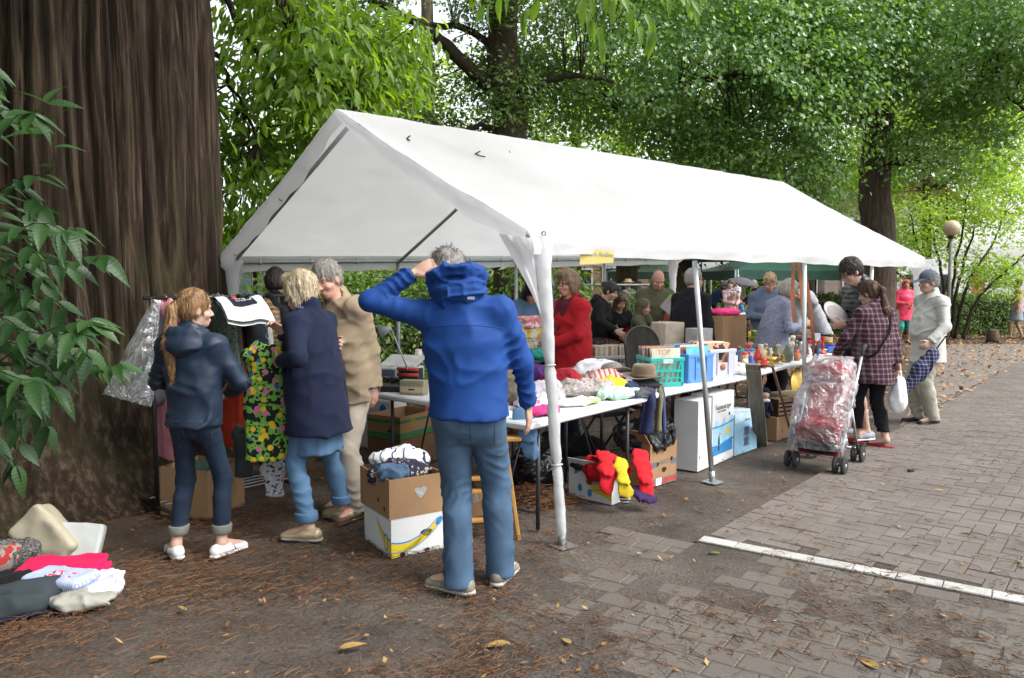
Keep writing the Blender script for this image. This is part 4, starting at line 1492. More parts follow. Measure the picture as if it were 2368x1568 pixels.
def near_leaf_mat(name,col,col2,trans,rough):
 m,n,l,b=_nt(name)
 tc=n.new('ShaderNodeTexCoord')
 oi=n.new('ShaderNodeObjectInfo')
 rp=ramp_nodes(n,[(0,col),(1,col2)])
 l.new(oi.outputs['Random'],rp.inputs[0])
 w=n.new('ShaderNodeTexWave'); w.bands_direction='Y'; w.inputs['Scale'].default_value=18; w.inputs['Distortion'].default_value=.6
 l.new(tc.outputs['Object'],w.inputs['Vector'])
 mx=n.new('ShaderNodeMix'); mx.data_type='RGBA'; mx.blend_type='MULTIPLY'; mx.inputs[0].default_value=.35
 rr=ramp_nodes(n,[(0,(.75,.8,.7)),(1,(1.1,1.1,1.05))])
 l.new(w.outputs['Fac'],rr.inputs[0])
 l.new(rp.outputs[0],mx.inputs[6]); l.new(rr.outputs[0],mx.inputs[7])
 l.new(mx.outputs[2],b.inputs['Base Color'])
 setp(b,Roughness=rough,Specular_IOR_Level=.5)
 bp=n.new('ShaderNodeBump'); bp.inputs['Strength'].default_value=.2; bp.inputs['Distance'].default_value=.003
 l.new(w.outputs['Fac'],bp.inputs['Height']); l.new(bp.outputs[0],b.inputs['Normal'])
 tr=n.new('ShaderNodeBsdfTranslucent')
 m2=n.new('ShaderNodeMix'); m2.data_type='RGBA'; m2.blend_type='MULTIPLY'; m2.inputs[0].default_value=1; m2.inputs[7].default_value=(1.7,1.7,.5,1)
 l.new(mx.outputs[2],m2.inputs[6]); l.new(m2.outputs[2],tr.inputs['Color'])
 ms=n.new('ShaderNodeMixShader'); ms.inputs[0].default_value=trans
 l.new(b.outputs[0],ms.inputs[1]); l.new(tr.outputs[0],ms.inputs[2]); l.new(ms.outputs[0],n['Material Output'].inputs['Surface'])
 return m
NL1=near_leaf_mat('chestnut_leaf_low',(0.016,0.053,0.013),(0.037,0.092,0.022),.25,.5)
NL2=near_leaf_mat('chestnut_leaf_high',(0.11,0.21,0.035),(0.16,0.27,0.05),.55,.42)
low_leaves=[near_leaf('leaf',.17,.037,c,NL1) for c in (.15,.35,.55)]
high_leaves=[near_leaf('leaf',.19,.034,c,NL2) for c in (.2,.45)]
def leaf_at(p,d,up,meshes,parent,s):
 d=Vector(d).normalized()
 x=d.cross(Vector(up))
 x=x.normalized() if x.length>1e-4 else d.orthogonal().normalized()
 z=x.cross(d)
 o=bpy.data.objects.new('leaf',random.choice(meshes))
 link(o,parent)
 o.matrix_local=Matrix.Translation(Vector(p)-parent.location)@Matrix((x,d,z)).transposed().to_4x4()@Matrix.Diagonal((s,s,s,1))
 return o
def leafy_twig(parent,pts,step,meshes,s=1.0,spread=1.0,hang=.5,rad=.004):
 Q=limb(parent,pts,rad,rad*.4,'twig',BARK_D,5,.004)
 acc,side=0,1
 for i in range(1,len(Q)):
  t=(Q[i]-Q[i-1])
  acc+=t.length
  if acc>=step or i==len(Q)-1:
   acc=0
   side=-side
   t.normalize()
   for sd_ in ((side,) if i<len(Q)-1 else (-1,0,1)):
    lat=t.cross(Vector((0,0,1)))
    lat=lat.normalized() if lat.length>.01 else Vector((1,0,0))
    d=t*random.uniform(.4,.8)+lat*(sd_*spread*random.uniform(.6,1.1))+Vector((0,random.uniform(-.25,.25),-hang*random.uniform(.5,1.4)))
    leaf_at(Q[i],d,Vector((random.uniform(-.4,.4),random.uniform(-.9,-.1),1)),meshes,parent,s*random.uniform(.75,1.15))
# low shoots at the left
shoot=thing('chestnut_shoots','dark green chestnut shoots with toothed leaves in the left foreground','branch',(-2.6,3.2,0))
for pts in ([(-160,1250),(-60,960),(60,830),(180,760),(262,742)],
   [(-160,1200),(-70,760),(40,730),(130,770),(230,770)],
   [(-150,1000),(-60,640),(50,560),(140,515),(205,535)],
   [(-150,900),(-60,520),(30,450),(90,430),(150,475)],
   [(-140,700),(-60,400),(10,330),(80,275),(130,262)],
   [(-140,600),(-80,260),(-30,180),(0,150),(20,150)],
   [(-160,1250),(-70,900),(30,850),(80,870),(130,880)],
   [(-150,1250),(-100,950),(-20,900),(20,930),(60,960)],
   [(-160,1150),(-60,700),(60,640),(100,690),(110,720)],[(-160,1200),(-80,860),(20,790),(110,800),(190,830)],[(-160,1200),(-80,700),(10,600),(80,600),(150,640)],[(-160,1300),(-90,1000),(-30,950),(10,980),(30,1020)],[(-160,1250),(-90,920),(0,860),(60,900),(95,930)]):
 Yb=2.75+random.uniform(-.15,.45)
 P=[at(x-55,y,Yb+.25*(1-i/4)) for i,(x,y) in enumerate(pts)]
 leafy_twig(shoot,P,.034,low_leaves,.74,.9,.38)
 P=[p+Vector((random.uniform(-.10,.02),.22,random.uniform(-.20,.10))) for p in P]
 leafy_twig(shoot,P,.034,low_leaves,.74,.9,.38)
# a bright spray hanging into the top of the picture
spray=thing('chestnut_spray','bright green chestnut leaves hanging in at the top','branch',at(1330,-150,6.0))
for pts in ([(1300,-190),(1250,-90),(1180,-20),(1120,10)],[(1320,-190),(1290,-80),(1250,-10),(1215,25)],[(1330,-190),(1340,-70),(1350,10),(1365,45)],
   [(1330,-190),(1400,-60),(1450,20),(1475,60)],[(1330,-190),(1440,-80),(1530,-20),(1600,0)],[(1330,-190),(1380,-100),(1400,-30),(1410,0)],
   [(1320,-190),(1200,-120),(1140,-70),(1105,-40)],[(1340,-190),(1480,-120),(1560,-70),(1620,-40)],[(1330,-190),(1370,0),(1385,70),(1388,85)],
   [(1330,-190),(1420,-40),(1500,40),(1510,70)],[(1330,-190),(1450,-110),(1540,-50),(1585,-25)]):
 Yb=5.9+random.uniform(-.3,.3)
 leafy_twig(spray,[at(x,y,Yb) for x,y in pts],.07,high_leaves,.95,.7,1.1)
# ================================================================== PEOPLE: builder
SKIN={}
def skin(name,col):
 if name not in SKIN:
  SKIN[name]=M('skin_'+name,col,rough=0.55,var=0.10,scale=14,bump=0.12,bscale=90,spec=0.4,bdist=.004)
  try:
   SKIN[name].node_tree.nodes['Principled BSDF'].inputs['Subsurface Weight'].default_value=0.08
   SKIN[name].node_tree.nodes['Principled BSDF'].inputs['Subsurface Radius'].default_value=(0.02,0.008,0.004)
  except Exception:
   pass
 return SKIN[name]
def hairm(name,c1,c2):
 return M('hair_'+name,c1,col2=c2,rough=0.5,scale=42,bump=0.9,bscale=90,stretch=(1,1,.12),spec=0.4,bdist=.012)
def ik(a,b,l1,l2,hint):
 a,b,hint=np.array(a,float),np.array(b,float),np.array(hint,float)
 d=b-a
 L=np.linalg.norm(d)
 Lm=min(max(L,abs(l1-l2)+.01),(l1+l2)*.998)
 n=d/(L+1e-9)
 b=a+n*Lm
 x=(l1**2-l2**2+Lm**2)/(2*Lm)
 h=math.sqrt(max(l1**2-x**2,0))
 p=hint-n*(hint@n)
 p=p/(np.linalg.norm(p)+1e-9)
 return a+n*x+p*h,b
def unit(v):
 v=np.array(v,float)
 return v/(np.linalg.norm(v)+1e-9)
def add_hand(S,w,d,palm,side,s=1.0,curl=0.5,spread=0.10,k=0.006):
 """wrist w, finger direction d, palm facing `palm`; side +1 right hand"""
 d=unit(d)
 palm=unit(np.array(palm,float)-d*(np.array(palm,float)@d))
 lat=np.cross(d,palm)*side         # towards the thumb
 w=np.array(w,float)
 c=w+d*.048*s
 Rm=np.stack([lat,d,palm],axis=1)
 S.ell(c,(.040*s,.056*s,.017*s),Rm,k=.012)
 for i,(o,ln) in enumerate(((.031,.072),(.010,.080),(-.011,.075),(-.030,.060))):
  b0=w+d*(.088-.006*abs(i-1.2))*s+lat*o*s
  dirf=unit(d+lat*o*spread*10)
  a1,a2,a3=curl*.5,curl*1.15,curl*1.7
  p1=b0+(dirf*math.cos(a1)+palm*math.sin(a1))*ln*.42*s
  p2=p1+(dirf*math.cos(a2)+palm*math.sin(a2))*ln*.33*s
  p3=p2+(dirf*math.cos(a3)+palm*math.sin(a3))*ln*.27*s
  S.cap(b0-d*.02*s,p1,.0098*s,.0092*s,k=k)
  S.cap(p1,p2,.0092*s,.0085*s,k=k*.6)
  S.cap(p2,p3,.0085*s,.0072*s,k=k*.6)
 t0=w+d*.022*s+lat*.026*s
 t1=t0+unit(lat*.8+d*.75+palm*.25)*.045*s
 t2=t1+unit(lat*.35+d*.9+palm*(.2+.5*curl))*.034*s
 S.cap(t0,t1,.0145*s,.011*s,k=.01)
 S.cap(t1,t2,.011*s,.0085*s,k=k*.6)
def person(label,loc,yaw,height=1.75,build=1.0,lean=(0,0,0),head=(0,0,0),rh=None,lh=None,r_el=(.6,-.6,-.4),l_el=(-.6,-.6,-.4),
   rf=(.10,0.0),lf=(-.10,0.0),r_toe=.12,l_toe=-.12,res=.012,top=None,legs=None,shoes=None,hair=None,skin_m=None,hat=None,
   rhd=None,lhd=None,rpalm=None,lpalm=None,rcurl=.5,lcurl=.5,face=True,glasses=None,extra=None,sit=None,crouch=0.0,group=None,belly=0.0,handres=None,female=False,name='person'):
 """local frame: x right, y forward, z up; sizes for 1.75 m then scaled"""
 t=thing(name,label,'person',loc,yaw,group)
 s=height/1.75
 sk=skin_m or skin('fair',(0.52,0.33,0.25))
 B=build
 def A(*v):return np.array(v,float)
 pel=A(0,0,.95-crouch)
 if sit is not None:pel=A(0,sit[0],sit[1])
 Rl=rotm(-lean[0],lean[1],lean[2])       # lean forward positive, side, twist
 def up(v):return pel+Rl@(A(*v)-A(0,0,.95))
 waist,chest,neckb=up((0,.005,1.09)),up((0,.0,1.29)),up((0,-.015,1.465))
 sw=(.172 if female else .188)*(0.75+.25*B)
 shR,shL=up((sw,-.012,1.415)),up((-sw,-.012,1.415))
 Rh=Rl@rotm(-head[0],head[1],head[2]) if True else None
 hc=neckb+(Rl@rotm(-head[0]*.5,head[1]*.5,0))@A(0,.018,.10)
 hc=hc+Rh@A(0,.02,.085)
 def hd(x,y,z):return hc+Rh@A(x,y,z)
 # arms
 def world_to(v):return A(*v)
 rhT=world_to(rh) if rh is not None else up((.30,.04,.83))
 lhT=world_to(lh) if lh is not None else up((-.30,.04,.83))
 elR,wrR=ik(shR,rhT,.285,.255,r_el)
 elL,wrL=ik(shL,lhT,.285,.255,l_el)
 # legs
 hipR,hipL=pel+A(.088,0,-.03),pel+A(-.088,0,-.03)
 anR,anL=A(rf[0],rf[1],.085),A(lf[0],lf[1],.085)
 if len(rf)>2:anR[2]=rf[2]
 if len(lf)>2:anL[2]=lf[2]
 knR,anR=ik(hipR,anR,.435,.43,(.08,1,0))
 knL,anL=ik(hipL,anL,.435,.43,(-.08,1,0))
 def toe(an,yaw_):return an+rotm(0,0,-yaw_)@A(0,.155,-.050)
 xs=Rl@A(1,0,0)
 # ---------------- body: one continuous skin surface
 S=SD()
 S.ell(hd(0,-.012,.035),(.074,.094,.093),Rh,k=.02)
 S.ell(hd(0,.026,-.042),(.056,.066,.070),Rh,k=.035)
 S.ell(hd(0,.062,-.088),(.030,.026,.024),Rh,k=.03)
 if face:
  S.cap(hd(0,.086,.016),hd(0,.113,-.026),.0075,.0125,k=.012)
  S.ell(hd(.012,.098,-.032),(.009,.011,.008),Rh,k=.008); S.ell(hd(-.012,.098,-.032),(.009,.011,.008),Rh,k=.008)
  S.cap(hd(-.042,.074,.028),hd(.042,.074,.028),.012,.012,k=.018)
  for q in (-1,1):
   S.ell(hd(q*.031,.096,.010),(.017,.014,.010),Rh,k=.012,sub=True)
   S.ell(hd(q*.040,.060,-.030),(.026,.026,.022),Rh,k=.02)
  S.cap(hd(-.018,.092,-.060),hd(.018,.092,-.060),.0068,.0068,k=.008)
  S.cap(hd(-.015,.089,-.071),hd(.015,.089,-.071),.0075,.0075,k=.006)
 for q in (-1,1):
  S.ell(hd(q*.077,-.008,-.005),(.010,.022,.034),Rh,k=.012)
 S.cap(neckb-Rl@A(0,0,.03),hd(0,-.018,-.05),.058*(.85+.15*B),.052,k=.03)
 S.ecap(chest,up((0,0,1.38)),.14*B,.13,.72,xs,k=.05)
 S.ecap(pel,chest,.13*B,.14*B,.75,xs,k=.05)
 for sh,el,wr in ((shR,elR,wrR),(shL,elL,wrL)):
  S.cap(up((0,-.01,1.41)),sh,.06,.052,k=.04)
  S.cap(sh,el,.047*B,.037,k=.02); S.cap(el,wr,.037,.026,k=.02)
 for hp,kn,an,ty in ((hipR,knR,anR,r_toe),(hipL,knL,anL,l_toe)):
  S.cap(hp,kn,.078*B,.050,k=.03); S.cap(kn,lerp(kn,an,.35),.048,.050,k=.02); S.cap(lerp(kn,an,.3),an,.050,.034,k=.02)
  S.cap(an,toe(an,ty),.034,.026,k=.02)
 for wr,el,d,pm,sd_,cu,tgt in ((wrR,elR,rhd,rpalm,1,rcurl,rhT),(wrL,elL,lhd,lpalm,-1,lcurl,lhT)):
  dd=unit(wr-el) if d is None else A(*d)
  add_hand(S,wr,dd,A(*(pm if pm is not None else (-sd_,.3,0))),sd_,1.0,cu)
 def scaled(SS,rr,nm,mat,disp=None,par=t):
  V,F=SS.mesh(rr/s,disp,.03)
  return mesh_np(nm,V*s,F,mat,par)
 body=scaled(S,res*.72,'body',sk)
 # face details
 if face:
  ew=M('eye_white',(.55,.53,.5),rough=.3,bump=0,var=.02)
  ed=M('eye_iris',(.03,.022,.018),rough=.15,bump=0,var=.02)
  lip=M('lips_'+sk.name,tuple(c*f for c,f in zip(SKINCOL.get(sk.name,(.5,.3,.22)),(.85,.55,.55))),rough=.5,bump=0)
  brow=hair[0] if hair else ed
  for q in (-1,1):
   mb=MB().lathe([(0,-.011),(.008,-.008),(.011,0),(.008,.008),(0,.011)],n=10)
   e=mb.build('eye',ew,t,loc=Vector(hd(q*.031,.075,.010)*s)); e.scale=(s,s,s*.6)
   mb=MB().lathe([(0,-.006),(.0055,-.003),(.006,0),(.0055,.003),(0,.006)],n=8)
   mb.build('iris',ed,e,loc=(Rh@A(0,.0075,0)))
   MB().tube([Vector(hd(q*.014,.088,.026)*s),Vector(hd(q*.030,.088,.031)*s),Vector(hd(q*.047,.076,.027)*s)],[.003*s,.004*s,.002*s],5).build('eyebrow',brow,t)
  MB().tube([Vector(hd(-.021,.0935,-.0655)*s),Vector(hd(0,.1000,-.0645)*s),Vector(hd(.021,.0935,-.0655)*s)],[.002*s,.0045*s,.002*s],6).build('mouth',lip,t)
 if glasses:
  gm=glasses
  mb=MB()
  for q in (-1,1):
   c=hd(q*.033,.108,.010)
   ax_,az_=Rh@A(1,0,0),Rh@A(0,0,1)
   mb.tube([Vector((c+ax_*.027*math.cos(u)+az_*.019*math.sin(u))*s) for u in np.linspace(0,2*math.pi,13)[:-1]],.0028*s,5,close=True)
   mb.tube([Vector(hd(q*.060,.104,.014)*s),Vector(hd(q*.080,.05,.014)*s),Vector(hd(q*.082,-.02,.008)*s)],.0026*s,5)
  mb.tube([Vector(hd(-.008,.112,.014)*s),Vector(hd(.008,.112,.014)*s)],.0026*s,5)
  mb.build('glasses',gm,t)
 # ---------------- legs
 if legs:
  kind=legs.get('kind','trousers')
  L=SD()
  ease=legs.get('ease',.012)
  hz_=legs.get('hem',.05)
  L.ecap(pel+A(0,0,.06),pel-A(0,0,.03),.145*B+ease,.155*B+ease,.78,A(1,0,0),k=.05)
  if kind=='skirt':
   L.ecap(pel,A(pel[0],pel[1]+.02,hz_+.05),.16*B,.24*B,.8,A(1,0,0),k=.05)
  else:
   for hp,kn,an,wr_ in ((hipR,knR,anR,1),(hipL,knL,anL,-1)):
    r3=legs.get('ankle',.062)
    L.cap(hp+A(-wr_*.008,0,0),kn,.086*B+ease,.058+ease,k=.02)
    L.cap(hp+A(-wr_*.008,-.028,-.01),lerp(hp,kn,.3),.075*B+ease,.06+ease,k=.03)
    L.cap(kn,an+A(0,-.005,-.03),.058+ease,r3,k=.02)
    L.cap(lerp(kn,an,.3)+A(0,-.018,0),lerp(kn,an,.55),.05+ease,.045+ease,k=.03)
  L.box((0,0,hz_-.5),(1.2,1.2,.5),rd=0,k=.004,sub=True)
  seed=abs(hash(label))%97
  seed=sum(map(ord,label))%97
  fz=legs.get('fold',.010)
  sg=[(hipR,knR,.35,.8),(hipL,knL,.35,.8),(knR,anR,.8,1.5),(knL,anL,.8,1.5)]
  def dl(P):
   return-(limb_folds(P,sg,fz*.8,.070,seed)+fz*.35*sharp(P*np.array([6,6,9.])+seed,seed)+.003*fbm(P*9,seed+2))+fz*.35
  tr_=scaled(L,res,'skirt' if kind=='skirt' else legs.get('name','trousers'),legs['mat'],dl)
  if 'cuff' in legs:
   for kn,an in ((knR,anR),(knL,anL)):
    Cc=SD()
    c0=lerp(kn,an,1-(hz_-.085+.02)/.43) if False else an+(kn-an)/np.linalg.norm(kn-an)*(hz_-.06)
    c1=an+(kn-an)/np.linalg.norm(kn-an)*(hz_-.015)
    Cc.cap(c0,c1,legs.get('ankle',.062)+.018,legs.get('ankle',.062)+.020,k=.005)
    Cc.box((0,0,hz_-.21),(1.2,1.2,.2),rd=0,k=.002,sub=True)
    Cc.box((0,0,hz_+.055+.2),(1.2,1.2,.2),rd=0,k=.002,sub=True)
    scaled(Cc,min(res,.008),'trouser_cuff',legs['cuff'],None,tr_)
  if legs.get('pockets'):
   # back pockets: stitched patches laid on the cloth
   from mathutils.bvhtree import BVHTree
   me_=tr_.data
   bv=BVHTree.FromPolygons([v.co for v in me_.vertices],[tuple(p.vertices) for p in me_.polygons])
   def onback(x,z):
    h=bv.ray_cast(Vector((x*s,-.6,z*s)),Vector((0,1,0)))
    return (h[0]+Vector((0,-.003,0))) if h[0] is not None else Vector((x*s,-.15,z*s))
   for q in (-1,1):
    z0=pel[2]-.055
    def pk(u,v):return onback(q*(.085+(u-.5)*.120*(1-.12*v)),z0-v*.125-(.018*(1-abs(u-.5)*2) if v>.9 else 0))
    mb=MB()
    P=[pk(u,v) for u in np.linspace(0,1,8) for v in np.linspace(0,1,8)]
    mb.add(np.array([tuple(p) for p in P]),[(i*8+j,(i+1)*8+j,(i+1)*8+j+1,i*8+j+1) for i in range(7) for j in range(7)],0,True)
    mb.build('back_pocket',legs['mat'],tr_)
    ed=[(0,0),(0,.3),(0,.6),(0,1),(.5,1),(1,1),(1,.6),(1,.3),(1,0),(.66,0),(.33,0),(0,0)]
    MB().tube([pk(u,v)+Vector((0,-.001,0)) for u,v in ed],.0016,4).build('stitching',M('denim_stitch',(.10,.085,.055),bump=0),tr_)
 # ---------------- shoes
 if shoes:
  for an,ty in ((anR,r_toe),(anL,l_toe)):
   H=SD()
   Rt=rotm(0,0,-ty)
   g=A(an[0],an[1],an[2]-.085)
   if shoes.get('kind')=='slipper':
    H.ecap(g+Rt@A(0,.06,.030),g+Rt@A(0,.165,.024),.046,.034,.6,Rt@A(1,0,0),k=.02)
    H.ecap(g+Rt@A(0,-.05,.012),g+Rt@A(0,.16,.012),.038,.036,.4,Rt@A(1,0,0),k=.02)
   else:
    H.cap(g+Rt@A(0,-.045,.045),g+Rt@A(0,.03,.055),.042,.042,k=.03)
    H.ecap(g+Rt@A(0,.02,.042),g+Rt@A(0,.165,.028),.047,.040,.62,Rt@A(1,0,0),k=.03)
    if shoes.get('high'):H.cap(g+Rt@A(0,-.035,.04),an+A(0,0,.05),.046,.044,k=.03)
   H.box(g+A(0,0,-.199),(.5,.5,.2),rd=0,k=.002,sub=True)
   so=scaled(H,min(res,.009),'shoe',shoes['mat'])
   Hs=SD().ecap(g+Rt@A(0,-.05,.012),g+Rt@A(0,.165,.012),.043,.043,.5,Rt@A(1,0,0),k=.01)
   Hs.box(g+A(0,0,-.199),(.5,.5,.2),rd=0,k=.002,sub=True); Hs.box(g+A(0,0,.022+.2),(.5,.5,.2),rd=0,k=.002,sub=True)
   scaled(Hs,min(res,.009),'sole',shoes.get('sole',shoes['mat']),None,so)
   if shoes.get('stripes'):
    for sd_ in (-1,1):
     for j in range(3):
      a=g+Rt@A(sd_*.044,.035+j*.022,.028); b_=g+Rt@A(sd_*.030,.020+j*.022,.068)
      MB().tube([Vector(a*s),Vector((a+b_)/2*s)+Vector(Rt@A(sd_*.004,0,0)),Vector(b_*s)],.004,5).build('stripe',shoes['stripes'],so)
 # ---------------- top
 if top:
  e_=top.get('ease',.022)
  hem=top.get('hem',.84)
  T_=SD()
  hemp=pel+(Rl@A(0,0,hem-.95))*.6+A(0,0,(hem-.95)*.4)
  wB=top.get('wide',1.0)
  T_.ecap(up((0,-.005,1.27)),up((0,-.01,1.38)),(.150 if female else .165)*B+e_,.130+e_,.66,xs,k=.07)
  T_.ecap(waist,up((0,0,1.25)),(.135 if female else .150)*B*wB+e_,(.152 if female else .165)*B+e_,.74,xs,k=.06)
  T_.ecap(hemp,waist,.160*B*wB+e_+top.get('flare',0),.145*B*wB+e_,.78,xs,k=.06)
  if belly:T_.ell(up((0,.07+belly*.4,1.12)),(.15*B,.10+belly,.16),Rl,k=.06)
  if female:T_.ell(up((0,.085,1.28)),(.13*B,.075,.075),Rl,k=.05)
  T_.cap(shL,shR,.060+e_*.5,.060+e_*.5,k=.05)
  T_.cap(up((.05,-.015,1.455)),up((-.05,-.015,1.455)),.055,.055,k=.05)
  sl=top.get('sleeve',1.0)
  for sh,el,wr in ((shR,elR,wrR),(shL,elL,wrL)):
   T_.cap(sh,el,.052*(.6+.4*B)+e_*.6,.041+e_*.45,k=.04)
   end=el+(wr-el)*max(0.02,(sl*2-1) if sl<1 else 1.0)*.97
   if sl>.5:T_.cap(el,end,.041+e_*.45,.031+e_*.4,k=.025)
  for sh,el,wr in ((shR,elR,wrR),(shL,elL,wrL)):
   if sl>.5:
    d=unit(wr-el)
    c=el+(wr-el)*((sl*2-1) if sl<1 else 1.0)*.99
    Rb=np.array(Vector(d).to_track_quat('Z','Y').to_matrix())
    T_.box(c+d*.06,(.085,.085,.06),Rb,rd=0,k=.003,sub=True)
  if top.get('collar'):
   ch=top['collar']
   T_.cap(neckb+Rl@A(0,-.012,-.01),neckb+Rl@A(0,.0,ch),.074,.078,k=.03)
   T_.cap(neckb+Rl@A(0,.01,ch*.3),hc+Rh@A(0,.02,-.02),.062,.066,k=.01,sub=True)
  T_.box((0,pel[1]*0,hem-.3),(1.5,1.5,.3),rd=0,k=.006,sub=True)
  seed=sum(map(ord,label))%89
  fz=top.get('fold',.011)
  fs=top.get('fscale',1.0)
  Rinv=Rl
  ag=[(shR,elR,.5,1.2),(shL,elL,.5,1.2),(elR,wrR,1.2,1.1),(elL,wrL,1.2,1.1)]
  def dt(P):
   w=.9*np.stack([fbm(P*3,seed),fbm(P*3,seed+5),fbm(P*3,seed+9)],axis=1)
   Q=(P-pel)@Rl
   f=sharp((Q@np.array([[.9,0,.42],[0,1,0],[-.42,0,.9]]))*np.array([3.4,3.4,8.5])*fs+w+seed,seed,2.2)
   g=sharp((Q@np.array([[.8,0,-.6],[0,1,0],[.6,0,.8]]))*np.array([4,4,10.])*fs+w,seed+3,2.2)
   armw=np.clip((np.abs(Q[:,0])-.17)/.05,0,1)
   r=-(fz*1.15*f+fz*.9*g)*(1-.6*armw)-limb_folds(P,ag,fz*.95,.066,seed+1)*armw-.002*fbm(P*12,seed)+fz*.4
   if top.get('quilt'):
    r=r+.003*np.cos(P[:,2]*2*math.pi/.045)
   return r
  tp_=scaled(T_,res,top.get('name','jacket'),top['mat'],dt)
  if top.get('hemband'):
   Hb=SD().ecap(hemp+A(0,0,.0),hemp+A(0,0,.03),.160*B*wB+e_+.004,.158*B*wB+e_+.004,.78,xs,k=.01)
   Hb.box((0,0,hem-.31),(1.5,1.5,.3),rd=0,k=.003,sub=True); Hb.box((0,0,hem+.045+.3),(1.5,1.5,.3),rd=0,k=.003,sub=True)
   scaled(Hb,res,'hem_band',top['mat'],None,tp_)
  hd_=top.get('hood')
  if hd_=='down':
   Hh=SD()
   c=neckb+Rl@A(0,-.075,.0)
   Hh.ell(c+Rl@A(0,-.03,-.03),(.13,.075,.075),Rl,k=.04)
   for a in np.linspace(-2.4,2.4,9):
    p=neckb+Rl@A(math.sin(a)*.105,-.035-math.cos(a)*.085,.02+.03*math.cos(a))
    q_=neckb+Rl@A(math.sin(a+.3)*.105,-.035-math.cos(a+.3)*.085,.02+.03*math.cos(a+.3))
    Hh.cap(p,q_,.034,.034,k=.03)
   scaled(Hh,res,'hood',top['mat'],lambda P:-.014*sharp(P*11,seed+1,2),tp_)
  elif hd_=='up':
   Hh=SD()
   Hh.ell(hd(0,-.022,.030),(.105,.118,.120),Rh,k=.03)
   Hh.ell(hd(0,-.03,-.075),(.098,.085,.10),Rh,k=.05)
   Hh.cap(neckb+Rl@A(-.05,-.03,0),neckb+Rl@A(.05,-.03,0),.07,.07,k=.05)
   Hh.ell(hd(0,.125,-.02),(.068,.10,.098),Rh,k=.012,sub=True)
   Hh.ell(hd(0,.03,-.01),(.086,.100,.112),Rh,k=.01,sub=True)
   scaled(Hh,min(res,.010),'hood',top.get('hoodmat',top['mat']),lambda P:-.004*ridged(P*14,seed+1),tp_)
 # ---------------- hair
 if hair:
  hm,st=hair[0],hair[1]
  Hr=SD()
  gb=.011
  if st not in ('fringe',):
   Hr.ell(hd(0,-.016,.042),(.074+gb,.094+gb,.092+gb),Rh,k=.02)
  if st=='short':
   Hr.ell(hd(0,-.045,-.005),(.072,.068,.075),Rh,k=.03)
   Hr.ell(hd(0,.118,-.030),(.085,.09,.088),Rh,k=.010,sub=True)
   for q in (-1,1):Hr.ell(hd(q*.085,.03,-.045),(.03,.05,.045),Rh,k=.01,sub=True)
   Hr.box(hd(0,-.02,-.165),(.12,.14,.09),Rh,rd=0,k=.02,sub=True)
  elif st=='curly':
   for i in range(40):
    v=unit(np.random.default_rng(i).normal(0,1,3))
    if v[2]<-.2 or (v[1]>.5 and v[2]<.35):continue
    Hr.ell(hd(v[0]*.080,-.016+v[1]*.098,.045+v[2]*.096),(.022,.022,.022),Rh,k=.012)
   Hr.ell(hd(0,.118,-.030),(.085,.09,.082),Rh,k=.008,sub=True)
  elif st=='fringe':
   Hr.ell(hd(0,-.030,-.005),(.084,.088,.062),Rh,k=.02)
   Hr.ell(hd(0,.085,.02),(.10,.09,.14),Rh,k=.008,sub=True)
   Hr.ell(hd(0,0,.095),(.075,.095,.060),Rh,k=.02,sub=True)
  elif st in ('bob','wavy'):
   Hr.ell(hd(0,-.040,-.030),(.088,.075,.085),Rh,k=.04)
   for q in (-1,1):Hr.cap(hd(q*.070,.015,.03),hd(q*.076,-.005,-.065),.030,.024,k=.03)
   if st=='wavy':
    Hr.ell(hd(.02,.055,.105),(.07,.055,.04),Rh,k=.03); Hr.ell(hd(0,-.06,.03),(.09,.07,.09),Rh,k=.04)
   else:
    Hr.ell(hd(0,.06,.10),(.06,.045,.03),Rh,k=.03)
   Hr.ell(hd(0,.125,-.035),(.074,.085,.092),Rh,k=.012,sub=True)
  elif st in ('pony','bun','long'):
   Hr.ell(hd(0,-.04,-.005),(.078,.066,.07),Rh,k=.03)
   Hr.ell(hd(0,.120,-.032),(.080,.09,.088),Rh,k=.010,sub=True)
   for q in (-1,1):Hr.ell(hd(q*.085,.025,-.05),(.03,.05,.045),Rh,k=.01,sub=True)
   if st=='pony':
    L_=hair[2] if len(hair)>2 else .42
    a=hd(0,-.118,.030)
    down=A(0,0,-1)
    b0=a+Rh@A(0,-.030,-.03)
    b1=b0+down*L_*.5+Rl@A(0,-.05,0)
    b2=b0+down*L_+Rl@A(.01,-.045,0)
    Hr.cap(hd(0,-.09,.04),a,.030,.022,k=.02); Hr.cap(a,b0,.022,.028,k=.02)
    Hr.ecap(b0,b1,.030,.042,.8,xs,k=.02); Hr.ecap(b1,b2,.042,.012,.7,xs,k=.02)
   elif st=='bun':
    Hr.ell(hd(0,-.115,.055),(.042,.038,.042),Rh,k=.015)
   else:
    for q in (-1,1):
     Hr.ecap(hd(q*.072,-.005,.03),hd(q*.085,.01,-.14),.032,.038,.9,xs,k=.03)
     Hr.ecap(hd(q*.085,.01,-.14),hd(q*.085,.04,-.30),.038,.016,.8,xs,k=.03)
    Hr.ecap(hd(0,-.07,0),hd(0,-.075,-.25),.08,.07,.5,xs,k=.04)
    Hr.ell(hd(0,.125,-.055),(.058,.085,.11),Rh,k=.010,sub=True)
  sd2=sum(map(ord,label))%61
  def dh(P):
   L=(P-hc)@Rh
   return-(.006*fbm(np.stack([L[:,0]*45,L[:,1]*45,L[:,2]*12],axis=1),sd2)+.006*ridged(np.stack([L[:,0]*70,L[:,1]*70,L[:,2]*12],axis=1),sd2))
  ho=scaled(Hr,min(res*.65,.010),'hair',hm,dh)
